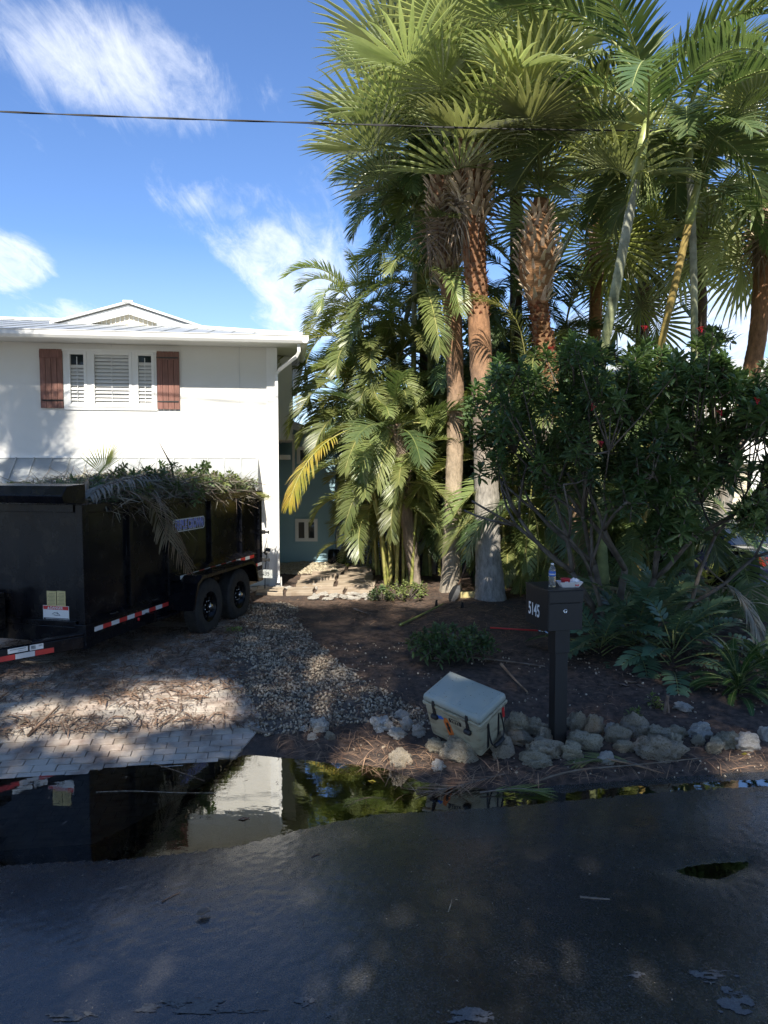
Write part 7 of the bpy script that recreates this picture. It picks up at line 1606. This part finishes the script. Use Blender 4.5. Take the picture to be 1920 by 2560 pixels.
# big dead frond hanging at right and fallen frond tips on the bed edge
pts = [P(1745, 1395, 9.6), P(1790, 1440, 9.3), P(1850, 1490, 9.0), P(1890, 1560, 8.7), P(1915, 1640, 8.6)]; b = pts[0]
o = pin_mb(cr([q-b for q in pts], 4), 34, .42, .022, 5, start=.35, ang=25, vee=0, grav=1.3, r0=.012).build('dead_frond', [M['greybrown'], M['twig']], None, b); tag(o, 'dead dark brown frond drooping to the ground at the right', 'palm frond')
pts = [gp(1640, 1935, .02), gp(1570, 1915, .04), gp(1500, 1905, .03), gp(1440, 1915, .02)]; b = pts[0]
o = pin_mb(cr([q-b for q in pts], 4), 22, .26, .014, 6, start=.3, ang=30, vee=4, grav=.1, r0=.007).build('fallen_frond', [M['areca'], M['twig']], None, b); tag(o, 'green fallen frond tips lying between the rocks and the road', 'palm frond')
pts = [gp(1200, 1990, .03), gp(1290, 1980, .03), gp(1360, 1985, .02)]; b = pts[0]
o = pin_mb(cr([q-b for q in pts], 4), 16, .22, .014, 8, start=.2, ang=30, vee=4, grav=.1, r0=.006).build('fallen_frond', [M['areca'], M['twig']], None, b); tag(o, 'green frond lying half in the murky water below the cooler', 'palm frond')
pts = [gp(1260, 1940, .02), gp(1140, 1975, .03), gp(1040, 1990, .02)]; b = pts[0]
o = pin_mb(cr([q-b for q in pts], 4), 20, .3, .010, 9, start=.1, ang=30, vee=4, grav=.05, r0=.006).build('fallen_frond', [M['straw'], M['twig']], None, b); tag(o, 'dry straw coloured frond lying over the puddle edge', 'palm frond')
for k, (u, v) in enumerate(((1030, 1500), (700, 1680), (1030, 1440))):
    pass
# ================================================================== TREES ACROSS THE ROAD, BEHIND THE VIEWER: their shade covers the road
SH = [(-10.5, -4.5, 3.8), (-6.0, -3.4, 3.6), (-1.6, -4.2, 3.6), (2.8, -3.4, 3.6), (7.2, -4.3, 3.8), (11.5, -3.6, 3.8)]
gaps = [(G(330, 1745), 1.25, .42, .96), (G(470, 1720), .6, .6, 1.0), (G(280, 1810), .55, .25, .95), (G(90, 1790), .6, .25, .9), (G(960, 1835), .75, .34, 1.0), (G(1350, 2290), .30, .85, .35), (G(1890, 1850), .5, .25, 1.0), (G(1000, 2130), .5, .3, .3), (G(330, 2480), .5, .3, .25), (G(1040, 1470), 1.4, .9, .85), (G(1150, 1740), .14, .14, 1.0), (G(330, 1700), .2, .5, .75)]
rs = np.random.RandomState(99)
for i, (x0, y0, rd) in enumerate(SH):
    t = thing('shade_tree', ['leafy tree standing farthest left across the road behind the viewer', 'second leafy tree from the left across the road behind the viewer', 'third leafy tree from the left across the road behind the viewer', 'third leafy tree from the right across the road behind the viewer', 'second leafy tree from the right across the road behind the viewer', 'leafy tree standing farthest right across the road behind the viewer'][i], 'tree', (x0, y0, -.25), 0, 'tall trees across the road')
    n = 23000; X_ = rs.uniform(-rd, rd, n)+x0; Z_ = rs.uniform(5.0, 19.6, n); Y_ = y0+rs.uniform(-2.4, 2.4, n)
    gx_ = X_+Z_*.1/1.1; gy_ = Y_+Z_/1.1; top = 12.55+1.5*(fbm(gx_*.9, gx_*0+3.3, 3, 3))+.7*(vnoise(gx_*2.3, gy_*.8, 6)-.5)
    k = (gy_ < top) & (gy_ > 1.0) & (Z_ > 5.6)
    # the left part stays lower so that the house front is sunlit
    k &= ~((gx_ < -8.5) & (gy_ > 9))
    for g_, rx_, ry_, pr_ in gaps:
        inside = ((gx_-g_.x)/rx_)**2+((gy_-g_.y)/ry_)**2 < 1; k &= ~(inside & (rs.rand(n) < pr_))
    X_, Y_, Z_ = X_[k], Y_[k], Z_[k]; n = len(X_)
    v, f = leafcard(.22, .13); scatter('crown', v, f, np.stack([X_-x0, Y_-y0, Z_], 1), rs.rand(n, 3)*6.28, (.7+.6*rs.rand(n, 1))*np.ones(3), M['shrubleaf'], t, False, 0, 5, None)
    mb = MB(); mb.tube([(0, 0, -.2), (.1, 0, 3), (-.1, .1, 7), (0, 0, 13)], [.42, .33, .26, .1], 10)
    for q in range(9):
        a = q*2.4; z = 5+q*.9; mb.tube([(0, 0, z), (math.cos(a)*1.3, math.sin(a)*1.0, z+1.4), (math.cos(a)*2.6, math.sin(a)*1.9, z+3.4)], [.13, .09, .03], 6)
    mb.build('trunk', M['bark'], t)
# tall palm left of the frame: its crown throws the shadow on the house front
sabal('cabbage_palm', 'tall fan palm standing left of the view, its shadow on the house front', [Vector((-8.1, 7.6, 0)), Vector((-8.0, 7.6, 4)), Vector((-7.9, 7.5, 8.6))], .17, .14, 'sabaldark', 24, 1.0, 15, group='palms of the front yard')
